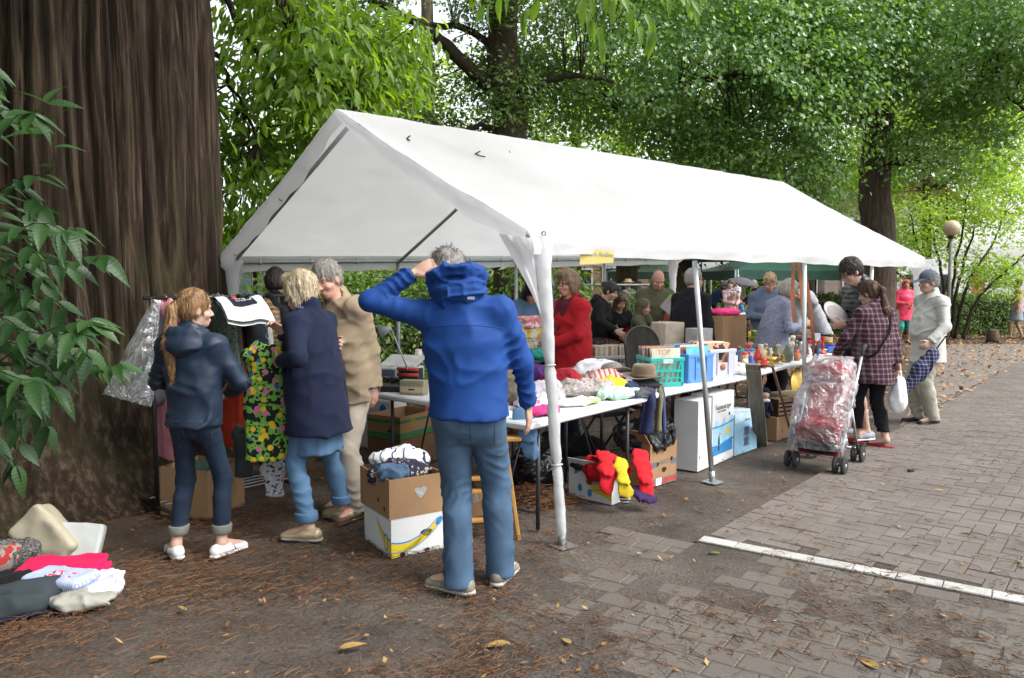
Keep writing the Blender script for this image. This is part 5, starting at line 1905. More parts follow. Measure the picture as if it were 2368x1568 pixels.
  if res<.0125:
   me_=ho.data; nv=len(me_.vertices)
   co=np.empty(nv*3); me_.vertices.foreach_get('co',co); co=co.reshape(-1,3)
   no=np.empty(nv*3); me_.vertices.foreach_get('normal',no); no=no.reshape(-1,3)
   g_=np.random.default_rng(sd2); k_=g_.choice(nv,1500)
   c0,n0=co[k_],no[k_]
   dn=np.array([0,0,-1.])+g_.normal(0,.25,(1500,3))+(Rh@A(0,-.8,0))*np.clip((c0[:,2:3]-hc[2]*s)/(.1*s),0,1)
   dn=dn-n0*(dn*n0).sum(1)[:,None]; dn /= np.linalg.norm(dn,axis=1)[:,None]+1e-9
   sd3=np.cross(dn,n0); ln=g_.uniform(.02,.05,(1500,1)); ww=g_.uniform(.0009,.0020,(1500,1))
   p1=c0+dn*ln*.5+n0*g_.uniform(.001,.005,(1500,1)); p2=c0+dn*ln+n0*g_.uniform(-.002,.007,(1500,1))
   Vs=np.stack([c0-sd3*ww,c0+sd3*ww,p1+sd3*ww,p1-sd3*ww,p2+sd3*ww*.3,p2-sd3*ww*.3],axis=1).reshape(-1,3)
   q0=np.arange(1500)[:,None]*6
   tag(mesh_np('hair_strands',Vs,np.concatenate([q0+np.array([[0,1,2,3]]),q0+np.array([[3,2,4,5]])]),hm,ho),kind='stuff')
  if st=='pony' and len(hair)>3:
   c=hd(0,-.118,.030)
   MB().tube([Vector((c+Rh@A(.026*math.cos(u),.0,.026*math.sin(u)))*s) for u in np.linspace(0,2*math.pi,11)[:-1]],.008,6,close=True).build('hair_tie',hair[3],ho)
 if hat=='cap':
  Hc=SD().ell(hd(0,-.012,.055),(.092,.112,.095),Rh,k=.01)
  Hc.box(hd(0,0,-.045),(.2,.2,.075),Rh,rd=0,k=.006,sub=True)
  Hc.ecap(hd(0,.08,.040),hd(0,.155,.028),.075,.068,.16,Rh@A(1,0,0),k=.012)
  scaled(Hc,min(res,.009),'baseball_cap',extra['cap'])
 t['_j']=[float(v) for v in np.concatenate([wrR*s,wrL*s,hc*s,neckb*s,shR*s,shL*s,elR*s,elL*s])]
 return t
SKINCOL={}
def local_pt(t,k):
 j=t['_j']
 v=Vector((j[3*k],j[3*k+1],j[3*k+2]))
 return Matrix.Translation(t.location)@Matrix.Rotation(t.rotation_euler.z,4,'Z')@v
def to_local(t_loc,yaw,p):
 """world point -> person frame (unscaled by height)"""
 return Matrix.Rotation(-yaw,4,'Z')@(Vector(p)-Vector(t_loc))
# ================================================================== PEOPLE: the market crowd
def lw(loc,yaw,h,p):
 """world point -> unscaled local frame of a person"""
 return tuple(to_local(loc,yaw,p)/(h/1.75))
def G(x,y):return gp(x,y)
def flat(x,Y):
 p=at(x,700,Y); p.z=0
 return p
S_FAIR=skin('fair',(0.50,0.31,0.23)); S_PINK=skin('ruddy',(0.52,0.28,0.21)); S_OLIVE=skin('olive',(0.42,0.26,0.17)); S_TAN=skin('tan',(0.36,0.21,0.14))
SKINCOL.update({'skin_fair':(0.50,0.31,0.23),'skin_ruddy':(0.52,0.28,0.21),'skin_olive':(0.42,0.26,0.17),'skin_tan':(0.36,0.21,0.14)})
H_GREY=hairm('grey',(0.16,0.145,0.13),(0.34,0.32,0.30)); H_BLOND=hairm('blonde',(0.36,0.285,0.17),(0.58,0.49,0.34)); H_LBROWN=hairm('light_brown',(0.14,0.075,0.032),(0.30,0.17,0.075))
H_DARK=hairm('dark',(0.012,0.009,0.008),(0.045,0.03,0.024)); H_BROWN=hairm('brown',(0.045,0.022,0.012),(0.11,0.055,0.03)); H_SAND=hairm('sandy',(0.30,0.19,0.10),(0.50,0.36,0.22)); H_ASH=hairm('ash_brown',(0.17,0.11,0.065),(0.32,0.23,0.145))
DENIM=cloth('denim_mid',(0.055,0.10,0.165),var=.35,fold=.55)
DENIM_L=cloth('denim_light',(0.080,0.155,0.26),var=.25,fold=.55)
DENIM_D=cloth('denim_dark',(0.012,0.022,0.042),var=.35,fold=.5)
BLUE=cloth('royal_blue_softshell',(0.007,0.047,0.21),rough=.72,fold=.45,spec=.25,var=.1)
NAVY_SHINY=cloth('navy_rainwear',(0.010,0.022,0.045),rough=.5,fold=.6,spec=.4)
NAVY=cloth('navy_fleece',(0.010,0.014,0.035),rough=.95)
BEIGE=cloth('beige_jacket',(0.29,0.225,0.15)); BEIGE_T=cloth('beige_trousers',(0.36,0.32,0.26)); BLACK=cloth('black',(0.010,0.010,0.012)); BLACKW=cloth('black_wool',(0.012,0.012,0.016),rough=.98)
RED=cloth('red_coat',(0.36,0.012,0.018)); WINE=cloth('wine_scarf',(0.085,0.014,0.026)); OLIVE=cloth('olive_parka',(0.085,0.088,0.052)); GREYB=M('knit_grey_blue',(0.10,0.12,0.19),col2=(0.26,0.28,0.36),scale=60,bump=.5,bscale=120,rough=.95)
HOODY=cloth('slate_blue_hoodie',(0.11,0.14,0.21)); PUFF=cloth('black_puffer',(0.014,0.018,0.024),rough=.35,spec=.5); LGREY=cloth('light_grey_hoodie',(0.30,0.31,0.33)); WHITEJ=cloth('off_white_blouson',(0.53,0.53,0.49)); KHAKI=cloth('grey_khaki',(0.36,0.34,0.28))
PLAID=check_mat('burgundy_plaid_shirt',(0.042,0.015,0.024),(0.21,0.15,0.175),6.6,.70)
PINKR=cloth('pink_raincoat',(0.85,0.075,0.14),rough=.5); TEAL=cloth('teal_leggings',(0.05,0.42,0.36)); DENJ=cloth('denim_jacket',(0.07,0.13,0.22))
WHT=M('white_shoe_leather',(0.70,0.69,0.66),rough=.5,bump=.1); GOLD_SH=M('gold_beige_shoe',(0.42,0.35,0.22),rough=.35,metal=.25,bump=.15); TAUPE=M('taupe_hiking_shoe',(0.20,0.18,0.14),rough=.8,var=.3,scale=25); RUB=M('dark_rubber',(0.025,0.025,0.025),rough=.8); BRSH=M('brown_shoe',(0.10,0.065,0.04),rough=.6); BKSH=M('black_shoe_leather',(0.012,0.012,0.013),rough=.35); PURP=M('purple_stripe',(0.12,0.05,0.25),bump=0); REDSL=cloth('wine_red_slipper',(0.20,0.015,0.03)); PALE=M('pale_sole',(0.35,0.33,0.29),rough=.8)
GLS=M('dark_glasses_frame',(0.03,0.012,0.012),rough=.25,bump=0)
# 1 the man in the blue jacket, hand on his head
l1=G(1084,1362); y1=R(-4); h1=1.79
man=person('man in royal blue hooded jacket and jeans scratching his head',l1,y1,h1,1.06,lean=(.04,-.055,0),head=(.48,-.40,.15),
    lh=lw(l1,y1,h1,at(955,634,4.02)),l_el=(-1,-.2,-.35),lhd=(.80,.14,.50),lpalm=(.30,.75,-.55),lcurl=.42,
    rh=lw(l1,y1,h1,at(1220,938,4.12)),r_el=(.8,-.5,0),rpalm=(-.55,.1,0),rhd=(.10,.14,-1),rcurl=.42,
    lf=lw(l1,y1,h1,G(1062,1370))[:2],rf=lw(l1,y1,h1,G(1158,1345))[:2],l_toe=-1.15,r_toe=.30,res=.0095,
    top=dict(mat=BLUE,ease=.026,flare=.014,hem=.895,collar=.04,fold=.012,hemband=False),legs=dict(mat=DENIM,ease=.020,ankle=.078,hem=.035,pockets=True,fold=.016,name='jeans'),
    shoes=dict(mat=TAUPE,sole=PALE),hair=(H_GREY,'short'),skin_m=S_FAIR,face=True)
sc=h1/1.75
Hh=SD()
for a in np.linspace(-2.7,2.7,15):
 p=lambda b:np.array([math.sin(b)*.120,-.015-math.cos(b)*.098,1.592+.034*math.cos(b)])
 Hh.cap(p(a),p(a+.40),.030,.030,k=.016)
Hh.ell((0,-.055,1.525),(.135,.105,.070),k=.03); Hh.ell((0,-.03,1.475),(.115,.095,.05),k=.04)
Hh.ell((0,.02,1.62),(.090,.085,.075),k=.015,sub=True)
V,F=Hh.mesh(.008,lambda P:-(.018*sharp(P*np.array([8,8,15.])+3,4,2)+.010*sharp(P*np.array([16,16,26.]),6,2))+.006)
jk=[c for c in man.children if c.name.startswith('jacket')][0]
V=(V-np.array([0,0,.95]))@rotm(-.04,-.055,0).T+np.array([-.012,0,.95])
mesh_np('hood',V*sc,F,BLUE,jk)
SILV=M('silver_label',(.45,.45,.45),metal=.6,rough=.4,bump=0)
MB().box((0.0,0,0),(.036,.004,.014),bev=.002).build('neck_label',SILV,jk,loc=Vector((.03,-.118,1.492))*sc)
MB().box((0,0,0),(.012,.004,.022),bev=.002).build('hem_tab',M('red_tab',(.3,.02,.02)),jk,loc=Vector((-.196,-.09,.945))*sc)
# stitched shoulder yoke seam across the back
WB=MB().tube([Vector((x,-.150+1.5*x*x,1.362-.5*x*x))*sc for x in np.linspace(-.19,.19,13)],.0022,4).build('yoke_seam',M('navy_seam',(.004,.03,.15),bump=0),jk)
wr=Vector(man['_j'][3:6]); el_=Vector(man['_j'][21:24])
MB().tube(torus_pts(wr+(el_-wr).normalized()*.005,el_-wr,.033),.007,6,close=True).build('watch_strap',RUB,man)
# 2 girl with the ponytail
l2=G(458,1288); y2=R(-6); h2=1.535
girl=person('girl with long ponytail in navy rain jacket and dark jeans',l2,y2,h2,.84,head=(.06,0,-.75),lh=(-.12,.26,1.10),rh=(.13,.26,1.08),l_el=(-1,-.5,-.3),r_el=(1,-.5,-.3),
    lf=lw(l2,y2,h2,G(408,1288))[:2],rf=lw(l2,y2,h2,G(513,1284))[:2],l_toe=-.75,r_toe=.45,res=.0095,female=True,
    top=dict(mat=NAVY_SHINY,ease=.034,hem=.90,hood='down',fold=.016,hemband=True,collar=.04,wide=1.08),legs=dict(mat=DENIM_D,ease=.004,ankle=.047,hem=.155,cuff=cloth('grey_cuff',(.16,.16,.14)),pockets=True,fold=.008,name='jeans'),
    shoes=dict(mat=WHT,sole=WHT,stripes=PURP),hair=(H_LBROWN,'pony',.44,RUB),skin_m=S_FAIR)
nk=Vector(girl['_j'][9:12])
MB().tube(torus_pts(nk+Vector((0,.005,.035)),(0,-.15,1),.060,18),.016,8,close=True).build('red_collar',cloth('red_collar',(.5,.02,.015)),girl)
# 3 blonde woman
l3=G(738,1232); y3=R(72); h3=1.66
blonde=person('blonde woman in navy fleece and rolled jeans holding a hanger',l3,y3,h3,1.12,lean=(.10,0,0),head=(.22,0,.05),
    rh=lw(l3,y3,h3,at(655,772,4.95)),lh=lw(l3,y3,h3,at(648,835,4.75)),r_el=(.6,-.5,-.8),l_el=(-.7,-.5,-.7),rcurl=1.0,lcurl=.9,
    lf=lw(l3,y3,h3,G(716,1250))[:2],rf=lw(l3,y3,h3,G(796,1203))[:2],l_toe=-.15,r_toe=.25,res=.0105,female=True,
    top=dict(mat=NAVY,ease=.035,hem=.70,collar=.075,fold=.012,wide=1.12,flare=.025,name='fleece'),legs=dict(mat=DENIM_L,ease=.006,ankle=.055,hem=.135,cuff=DENIM_L,fold=.010,name='jeans'),
    shoes=dict(mat=GOLD_SH,sole=PALE),hair=(H_BLOND,'wavy'),skin_m=S_FAIR)
nk=Vector(blonde['_j'][9:12])
MB().tube(torus_pts(nk+Vector((0,.01,.05)),(0,-.25,1),.070,18),.020,8,close=True).build('scarf',patterned('blue_print_scarf',[(0,(.03,.04,.12)),(.5,(.12,.16,.35)),(.75,(.3,.35,.5))],'noise',60),blonde)
# the denim shirt tail under the fleece
Sh=SD().ecap((0,-.01,.56),(0,0,.80),.185,.175,.82,(1,0,0),k=.04); Sh.box((0,0,.565-.3),(1,1,.3),rd=0,k=.004,sub=True)
V,F=Sh.mesh(.013,lambda P:-.010*ridged(P*np.array([14,14,3.]),5))
mesh_np('shirt_tail',V*h3/1.75,F,DENIM_L,blonde)
# 4 grey haired man in beige
l4=flat(808,5.35); y4=R(142); h4=1.74
person('grey haired man in beige jacket and trousers looking at the rail',l4,y4,h4,1.10,lean=(.12,.10,0),head=(.22,.05,.18),rh=lw(l4,y4,h4,at(770,800,5.1)),lh=lw(l4,y4,h4,at(864,893,5.30)),l_el=(-.3,-1,0),r_el=(.7,-.6,-.4),
  lf=(-.12,.06),rf=(.13,-.05),res=.0115,top=dict(mat=BEIGE,ease=.042,hem=.80,collar=.045,fold=.015,wide=1.06),legs=dict(mat=BEIGE_T,ease=.020,ankle=.070,hem=.05,fold=.012),shoes=dict(mat=BRSH),hair=(H_GREY,'short'),skin_m=S_PINK,rcurl=.8)
# 5 dark haired person behind the rail
l5=flat(636,6.5)
person('dark haired man in black jacket behind the clothes rail',l5,R(20),1.70,1.0,head=(.2,0,-.3),res=.014,top=dict(mat=BLACK,ease=.03,hem=.8,collar=.05),legs=dict(mat=BLACK),shoes=dict(mat=BKSH),hair=(H_DARK,'short'),skin_m=S_OLIVE)
# 6 woman in the red coat
l6=flat(1322,7.55); y6=R(122); h6=1.69
red=person('woman in red coat, wine scarf and glasses behind the clothes table',l6,y6,h6,1.16,lean=(.04,0,0),head=(.06,0,.12),rh=(.04,.29,1.12),lh=(-.07,.27,1.08),r_el=(1,-.4,-.6),l_el=(-1,-.4,-.6),rcurl=.9,lcurl=.9,rhd=(-.6,.6,.2),lhd=(.7,.5,.15),rpalm=(-.6,-.7,0),lpalm=(.3,-.9,0),
    lf=(-.10,.03),rf=(.12,-.02),res=.0115,female=True,top=dict(mat=RED,ease=.042,hem=.70,collar=.05,fold=.012,wide=1.15,flare=.02,name='coat'),legs=dict(mat=DENIM_D,ease=.02,ankle=.07,hem=.05,name='jeans'),shoes=dict(mat=BRSH),hair=(H_ASH,'wavy'),skin_m=S_PINK,glasses=GLS)
Sc=SD()
for a in np.linspace(-2.6,2.6,12):
 p=lambda b:np.array([math.sin(b)*.088,.015+math.cos(b)*.085,1.485-.035*math.cos(b)])
 Sc.cap(p(a),p(a+.5),.036,.036,k=.02)
Sc.ecap((.03,.12,1.44),(.05,.17,1.18),.055,.050,.5,(1,0,0),k=.02); Sc.ecap((-.04,.125,1.44),(-.03,.17,1.22),.050,.045,.5,(1,0,0),k=.02)
V,F=Sc.mesh(.012,lambda P:-.008*ridged(P*np.array([18,18,10.]),2))
mesh_np('scarf',V*h6/1.75,F,WINE,red)
# 7 - 12 browsers along the back table
l7=flat(1207,9.3)
w7=person('woman with black headscarf and denim jacket bending over the blankets',l7,R(205),1.66,1.0,lean=(.30,0,0),head=(.50,0,.1),rh=(.12,.45,1.0),lh=(-.12,.45,1.0),res=.014,female=True,top=dict(mat=DENJ,ease=.03,hem=.85,collar=.03,hood='up',hoodmat=BLACK),legs=dict(mat=BLACK),hair=(H_DARK,'short'),skin_m=S_OLIVE,shoes=dict(mat=BKSH))
bunp=Vector(w7['_j'][6:9])+Vector((0,-.10,.12))
soft('hair_bun',SD().ell((0,0,0),(.05,.05,.045)),.012,H_BROWN,w7,lambda P:-.006*ridged(P*40,2),loc=bunp)
l8=flat(1262,9.9)
person('girl in grey hood and denim jacket half hidden by the tent leg',l8,R(188),1.63,.95,head=(.25,0,.1),res=.014,female=True,rh=(.12,.32,1.02),lh=(-.12,.32,1.02),top=dict(mat=DENJ,ease=.03,hem=.85,hood='up',hoodmat=LGREY),legs=dict(mat=BLACK),hair=(H_DARK,'short'),skin_m=S_OLIVE,shoes=dict(mat=BKSH))
l9=flat(1378,10.1); y9=R(-112)
person('woman with dark bun in black hooded top leaning right',l9,y9,1.62,1.0,lean=(.22,0,0),head=(.20,0,0),rh=lw(l9,y9,1.62,at(1424,765,9.6)),lh=lw(l9,y9,1.62,at(1420,760,9.9)),res=.014,female=True,top=dict(mat=BLACK,ease=.03,hem=.84,hood='down'),legs=dict(mat=BLACK),hair=(H_DARK,'bun'),skin_m=S_FAIR,shoes=dict(mat=BKSH),rcurl=.8)
l10=flat(1426,10.3)
person('long haired girl in black jacket looking down at the games',l10,R(196),1.46,.88,lean=(.08,0,0),head=(.40,0,0),rh=(.10,.36,1.08),lh=(-.16,.40,1.10),res=.014,female=True,top=dict(mat=BLACK,ease=.03,hem=.84,collar=.03),legs=dict(mat=BLACK),hair=(H_BROWN,'long'),skin_m=S_OLIVE,shoes=dict(mat=BKSH))
l11=flat(1512,10.7); y11=R(190)
person('bald bearded man in olive parka at the toy table',l11,y11,1.78,1.08,lean=(.12,0,0),head=(.42,0,-.1),rh=lw(l11,y11,1.78,at(1505,752,10.25)),lh=lw(l11,y11,1.78,at(1545,750,10.3)),res=.014,top=dict(mat=OLIVE,ease=.04,hem=.72,collar=.05),legs=dict(mat=BLACK),hair=(hairm('stubble',(.10,.07,.05),(.16,.11,.08)),'fringe'),skin_m=S_PINK,shoes=dict(mat=BKSH))
l12=flat(1470,10.0); y12=R(-105)
kid=person('child in olive hood holding a red toy',l12,y12,1.38,.85,lean=(.12,0,0),head=(.12,0,0),rh=lw(l12,y12,1.38,at(1524,752,9.75)),lh=lw(l12,y12,1.38,at(1520,756,9.95)),res=.014,top=dict(mat=OLIVE,ease=.035,hem=.75,hood='up'),legs=dict(mat=BLACK),hair=(H_SAND,'short'),skin_m=S_PINK,shoes=dict(mat=BKSH),rcurl=1.0)
# 13 - 16
l13=flat(1598,9.35); y13=R(-52)
person('heavy grey haired man in black sweater seen from behind',l13,y13,1.74,1.22,head=(.06,0,-.35),res=.014,belly=.10,top=dict(mat=BLACKW,ease=.03,hem=.78,collar=.03,wide=1.12,fold=.008,name='sweater'),legs=dict(mat=BLACK),hair=(H_GREY,'short'),skin_m=S_PINK,shoes=dict(mat=BKSH),glasses=GLS)
l14=flat(1783,9.1); y14=R(-78); h14=1.66
person('grey haired woman in mottled blue sweater reaching over the trinkets',l14,y14,h14,1.14,lean=(.26,0,0),head=(.26,0,0),rh=lw(l14,y14,h14,at(1862,750,8.95)),lh=lw(l14,y14,h14,at(1850,765,9.25)),r_el=(.5,-.4,-1),l_el=(-.5,-.4,-1),res=.013,female=True,top=dict(mat=GREYB,ease=.03,hem=.80,wide=1.1,fold=.010,name='sweater'),legs=dict(mat=BLACK),hair=(H_GREY,'bob'),skin_m=S_TAN,shoes=dict(mat=BKSH),glasses=GLS)
l15=flat(1772,11.3); y15=R(176)
person('sandy haired man in slate hoodie looking down at the far side',l15,y15,1.74,1.08,lean=(.12,0,0),head=(.42,0,0),rh=(.10,.28,1.12),lh=(-.10,.28,1.10),res=.015,top=dict(mat=HOODY,ease=.035,hem=.82,hood='down'),legs=dict(mat=BLACK),hair=(H_SAND,'curly'),skin_m=S_PINK,shoes=dict(mat=BKSH))
l16=flat(1893,12.3); y16=R(105)
person('person in light grey hoodie bending over beside the leather straps',l16,y16,1.72,1.05,lean=(.62,0,0),head=(.10,0,.6),rh=lw(l16,y16,1.72,at(1850,760,12.0)),lh=lw(l16,y16,1.72,at(1855,765,12.4)),res=.015,top=dict(mat=LGREY,ease=.035,hem=.82,hood='down'),legs=dict(mat=DENIM_D),hair=(H_GREY,'short'),skin_m=S_PINK,shoes=dict(mat=BKSH))
# 17 man in puffer jacket, 18 woman in plaid, 19 man with cap
l17=flat(2003,8.0); y17=R(98); h17=1.86
person('dark haired man in black quilted jacket and glasses reading a plate',l17,y17,h17,1.08,lean=(.14,0,0),head=(.40,0,-.05),rh=lw(l17,y17,h17,at(1948,738,8.05)),lh=lw(l17,y17,h17,at(1955,750,7.75)),r_el=(.6,-.7,-.6),l_el=(-.6,-.7,-.6),lf=(-.10,.02),rf=(.12,.06),res=.012,top=dict(mat=PUFF,ease=.045,hem=.88,collar=.06,quilt=True,fold=.006),legs=dict(mat=BLACK,hem=.56,ease=.03,ankle=.08,fold=.003,name='shorts'),shoes=dict(mat=M('grey_blue_shoe',(.28,.30,.36)),sole=WHT),hair=(H_DARK,'short'),skin_m=S_FAIR,glasses=GLS,rcurl=.9,lcurl=.9)
l18=G(2012,1032); y18=R(22); h18=1.60
plaid=person('woman with long dark ponytail in burgundy plaid shirt',l18,y18,h18,1.22,lean=(.02,0,0),head=(.28,0,.35),rh=lw(l18,y18,h18,at(2080,862,7.45)),lh=(-.26,.25,1.0),r_el=(.7,-.7,0),l_el=(-1,-.6,-.3),rf=lw(l18,y18,h18,G(2048,1036))[:2],lf=lw(l18,y18,h18,G(1980,1025))[:2],r_toe=-.45,l_toe=-.2,res=.0105,female=True,
    top=dict(mat=PLAID,ease=.035,hem=.70,collar=.03,wide=1.12,flare=.03,fold=.012,name='shirt'),legs=dict(mat=BLACK,ease=.012,ankle=.058,hem=.17,fold=.010),shoes=dict(kind='slipper',mat=REDSL),hair=(H_BROWN,'pony',.42,M('pale_green_hair_tie',(.35,.55,.3))),skin_m=S_FAIR,rcurl=1.2,rpalm=(-1,.2,0))
nk=Vector(plaid['_j'][9:12])
MB().tube([nk+Vector((.10,-.10,-.02)),nk+Vector((.0,-.185,-.20)),nk+Vector((-.16,-.18,-.40)),nk+Vector((-.20,-.02,-.50))],.011,6).build('bag_strap',BLACK,plaid)
l19=G(2140,978); y19=R(97); h19=1.71
cap=person('elderly man in off white blouson and slate baseball cap',l19,y19,h19,.98,head=(.10,0,0),rh=lw(l19,y19,h19,at(2150,800,8.9)),lh=lw(l19,y19,h19,at(2150,790,8.55)),l_el=(-.3,-.9,-.2),r_el=(.4,-.9,-.2),lf=(-.09,-.02),rf=(.09,.03),l_toe=-.1,r_toe=.1,res=.011,belly=.03,
    top=dict(mat=WHITEJ,ease=.040,hem=.72,collar=.05,fold=.016,wide=1.04,flare=.02),legs=dict(mat=KHAKI,ease=.024,ankle=.078,hem=.045,fold=.010),shoes=dict(mat=BKSH),hair=(H_GREY,'short'),skin_m=S_FAIR,hat='cap',extra=dict(cap=cloth('slate_cap',(.085,.105,.14))),lcurl=1.1)
# 20 - far visitors
person('visitor in bright pink hooded raincoat and teal leggings',flat(2092,20.6),R(172),1.66,1.0,res=.018,female=True,rh=(.10,.24,1.12),lh=(-.12,.22,1.05),top=dict(mat=PINKR,ease=.04,hem=.66,hood='up',flare=.03,name='raincoat'),legs=dict(mat=TEAL,hem=.38,ease=.01),hair=(H_BROWN,'short'),skin_m=S_TAN,shoes=dict(mat=BRSH))
person('woman in dark cardigan and grey skirt walking at right edge',flat(2352,22.3),R(70),1.68,1.0,res=.018,female=True,lf=(-.08,.16),rf=(.08,-.18),top=dict(mat=cloth('pink_print_top',(.5,.3,.3)),ease=.02,hem=.85,name='top'),legs=dict(mat=cloth('grey_skirt',(.22,.25,.30)),kind='skirt',hem=.55),hair=(H_BROWN,'short'),skin_m=S_TAN,shoes=dict(mat=BKSH))
mum=person('woman in pale pink cardigan holding a baby under the umbrella',flat(1688,21.5),R(182),1.66,.95,res=.018,female=True,head=(.05,0,-.5),rh=(-.02,.24,1.08),lh=(-.06,.26,1.02),r_el=(1,-.2,-.6),l_el=(-1,-.2,-.6),top=dict(mat=cloth('pale_pink_cardigan',(.62,.42,.45)),ease=.02,hem=.80,name='cardigan'),legs=dict(mat=BLACK),hair=(H_BROWN,'bun'),skin_m=S_FAIR,shoes=dict(mat=BKSH))
lb=flat(1703,21.2); lb.z=.98
person('baby in white top and pink leggings on the woman\'s arm',lb,R(120),.78,1.25,sit=(0,.62),rf=(.10,.30,.42),lf=(-.10,.30,.42),res=.022,rh=(.2,.25,1.0),lh=(-.2,.25,1.0),top=dict(mat=cloth('white_baby_top',(.7,.7,.75)),ease=.03,hem=.6,name='top'),legs=dict(mat=cloth('pink_baby_leggings',(.6,.42,.42)),hem=.2,ease=.02),hair=(H_BROWN,'short'),skin_m=S_FAIR)
person('person in long black coat beside the far gazebo table',flat(1752,23.2),R(95),1.68,1.05,lean=(.12,0,0),head=(.3,0,0),res=.02,rh=(.12,.45,1.1),lh=(-.12,.45,1.05),top=dict(mat=BLACK,ease=.04,hem=.35,name='coat'),legs=dict(mat=BLACK),hair=(H_GREY,'short'),skin_m=S_FAIR,shoes=dict(mat=BKSH))
person('person in navy bending over the far table beneath the gazebo',flat(1645,27),R(-60),1.70,1.05,lean=(.75,0,0),head=(.3,0,0),res=.02,rh=(.12,.6,1.0),lh=(-.12,.6,1.0),top=dict(mat=cloth('navy_far',(.012,.025,.075)),ease=.04,hem=.85),legs=dict(mat=DENIM_D),hair=(H_DARK,'short'),skin_m=S_TAN,shoes=dict(mat=BKSH))
person('grey haired person in dark blue right of the grey trunk',flat(1597,24),R(150),1.70,1.0,res=.02,top=dict(mat=cloth('far_dark_blue',(.03,.05,.09)),ease=.03,hem=.85),legs=dict(mat=BLACK),hair=(H_GREY,'short'),skin_m=S_TAN,shoes=dict(mat=BKSH))
hm=person('person in patterned shirt with tan brimmed hat behind the fence',flat(1452,21),R(40),1.66,1.05,res=.02,top=dict(mat=patterned('grey_print_shirt',[(0,(.10,.09,.085)),(.5,(.24,.22,.2)),(.7,(.4,.38,.35))],'noise',40),ease=.03,hem=.85,name='shirt'),legs=dict(mat=BLACK),hair=(H_GREY,'short'),skin_m=S_TAN,shoes=dict(mat=BKSH))
hcn=Vector(hm['_j'][6:9])
MB().lathe([(.19,-.004),(.195,.0),(.12,.012),(.095,.02),(.09,.07),(.06,.088),(0,.09)],(0,0,0),18).build('brimmed_hat',cloth('tan_hat',(.34,.24,.14)),hm,loc=hcn+Vector((0,-.01,.065)))
person('person in white top beyond the fence left of the bald man',flat(1478,19),R(200),1.62,1.0,res=.02,female=True,top=dict(mat=cloth('white_far_top',(.6,.6,.62)),ease=.03,hem=.85,name='top'),legs=dict(mat=DENIM_D),hair=(H_DARK,'bun'),skin_m=S_TAN,shoes=dict(mat=BKSH))
# ================================================================== CARTONS, GARMENTS, LEFT SIDE
CARD=M('brown_cardboard',(0.30,0.185,0.10),rough=.9,var=.12,scale=4,bump=.12,bscale=90,spec=.15)
CARD_D=M('dark_cardboard',(0.17,0.10,0.055),rough=.9,var=.15,scale=4,bump=.12,bscale=90,spec=.15)
CARD_W=M('white_cardboard',(0.62,0.63,0.63),rough=.8,var=.06,scale=4,bump=.08,bscale=60)
BANANA=M('print_yellow',(0.66,0.50,0.02),rough=.7,var=.06,bump=0); PBLUE=M('print_blue',(0.03,0.22,0.50),rough=.7,var=.06,bump=0); PGREEN=M('print_green',(0.04,0.17,0.06),rough=.7,bump=0); PRED=M('print_red',(0.42,0.05,0.04),rough=.7,bump=0); PTEAL=M('print_teal',(0.02,0.36,0.33),rough=.7,bump=0); PGREY=M('print_slate',(0.10,0.13,0.17),rough=.7,bump=0); PLBLUE=M('print_light_blue',(0.30,0.55,0.72),rough=.7,bump=0); PWHITE=M('print_white',(0.7,0.7,0.7),rough=.7,bump=0); PBLACK=M('print_black',(0.02,0.02,0.022),rough=.7,bump=0); PORANGE=M('print_orange',(.65,.28,.03),rough=.7,bump=0)
HOLE=M('carton_inside_shadow',(0.03,0.02,0.013),rough=1,bump=0)
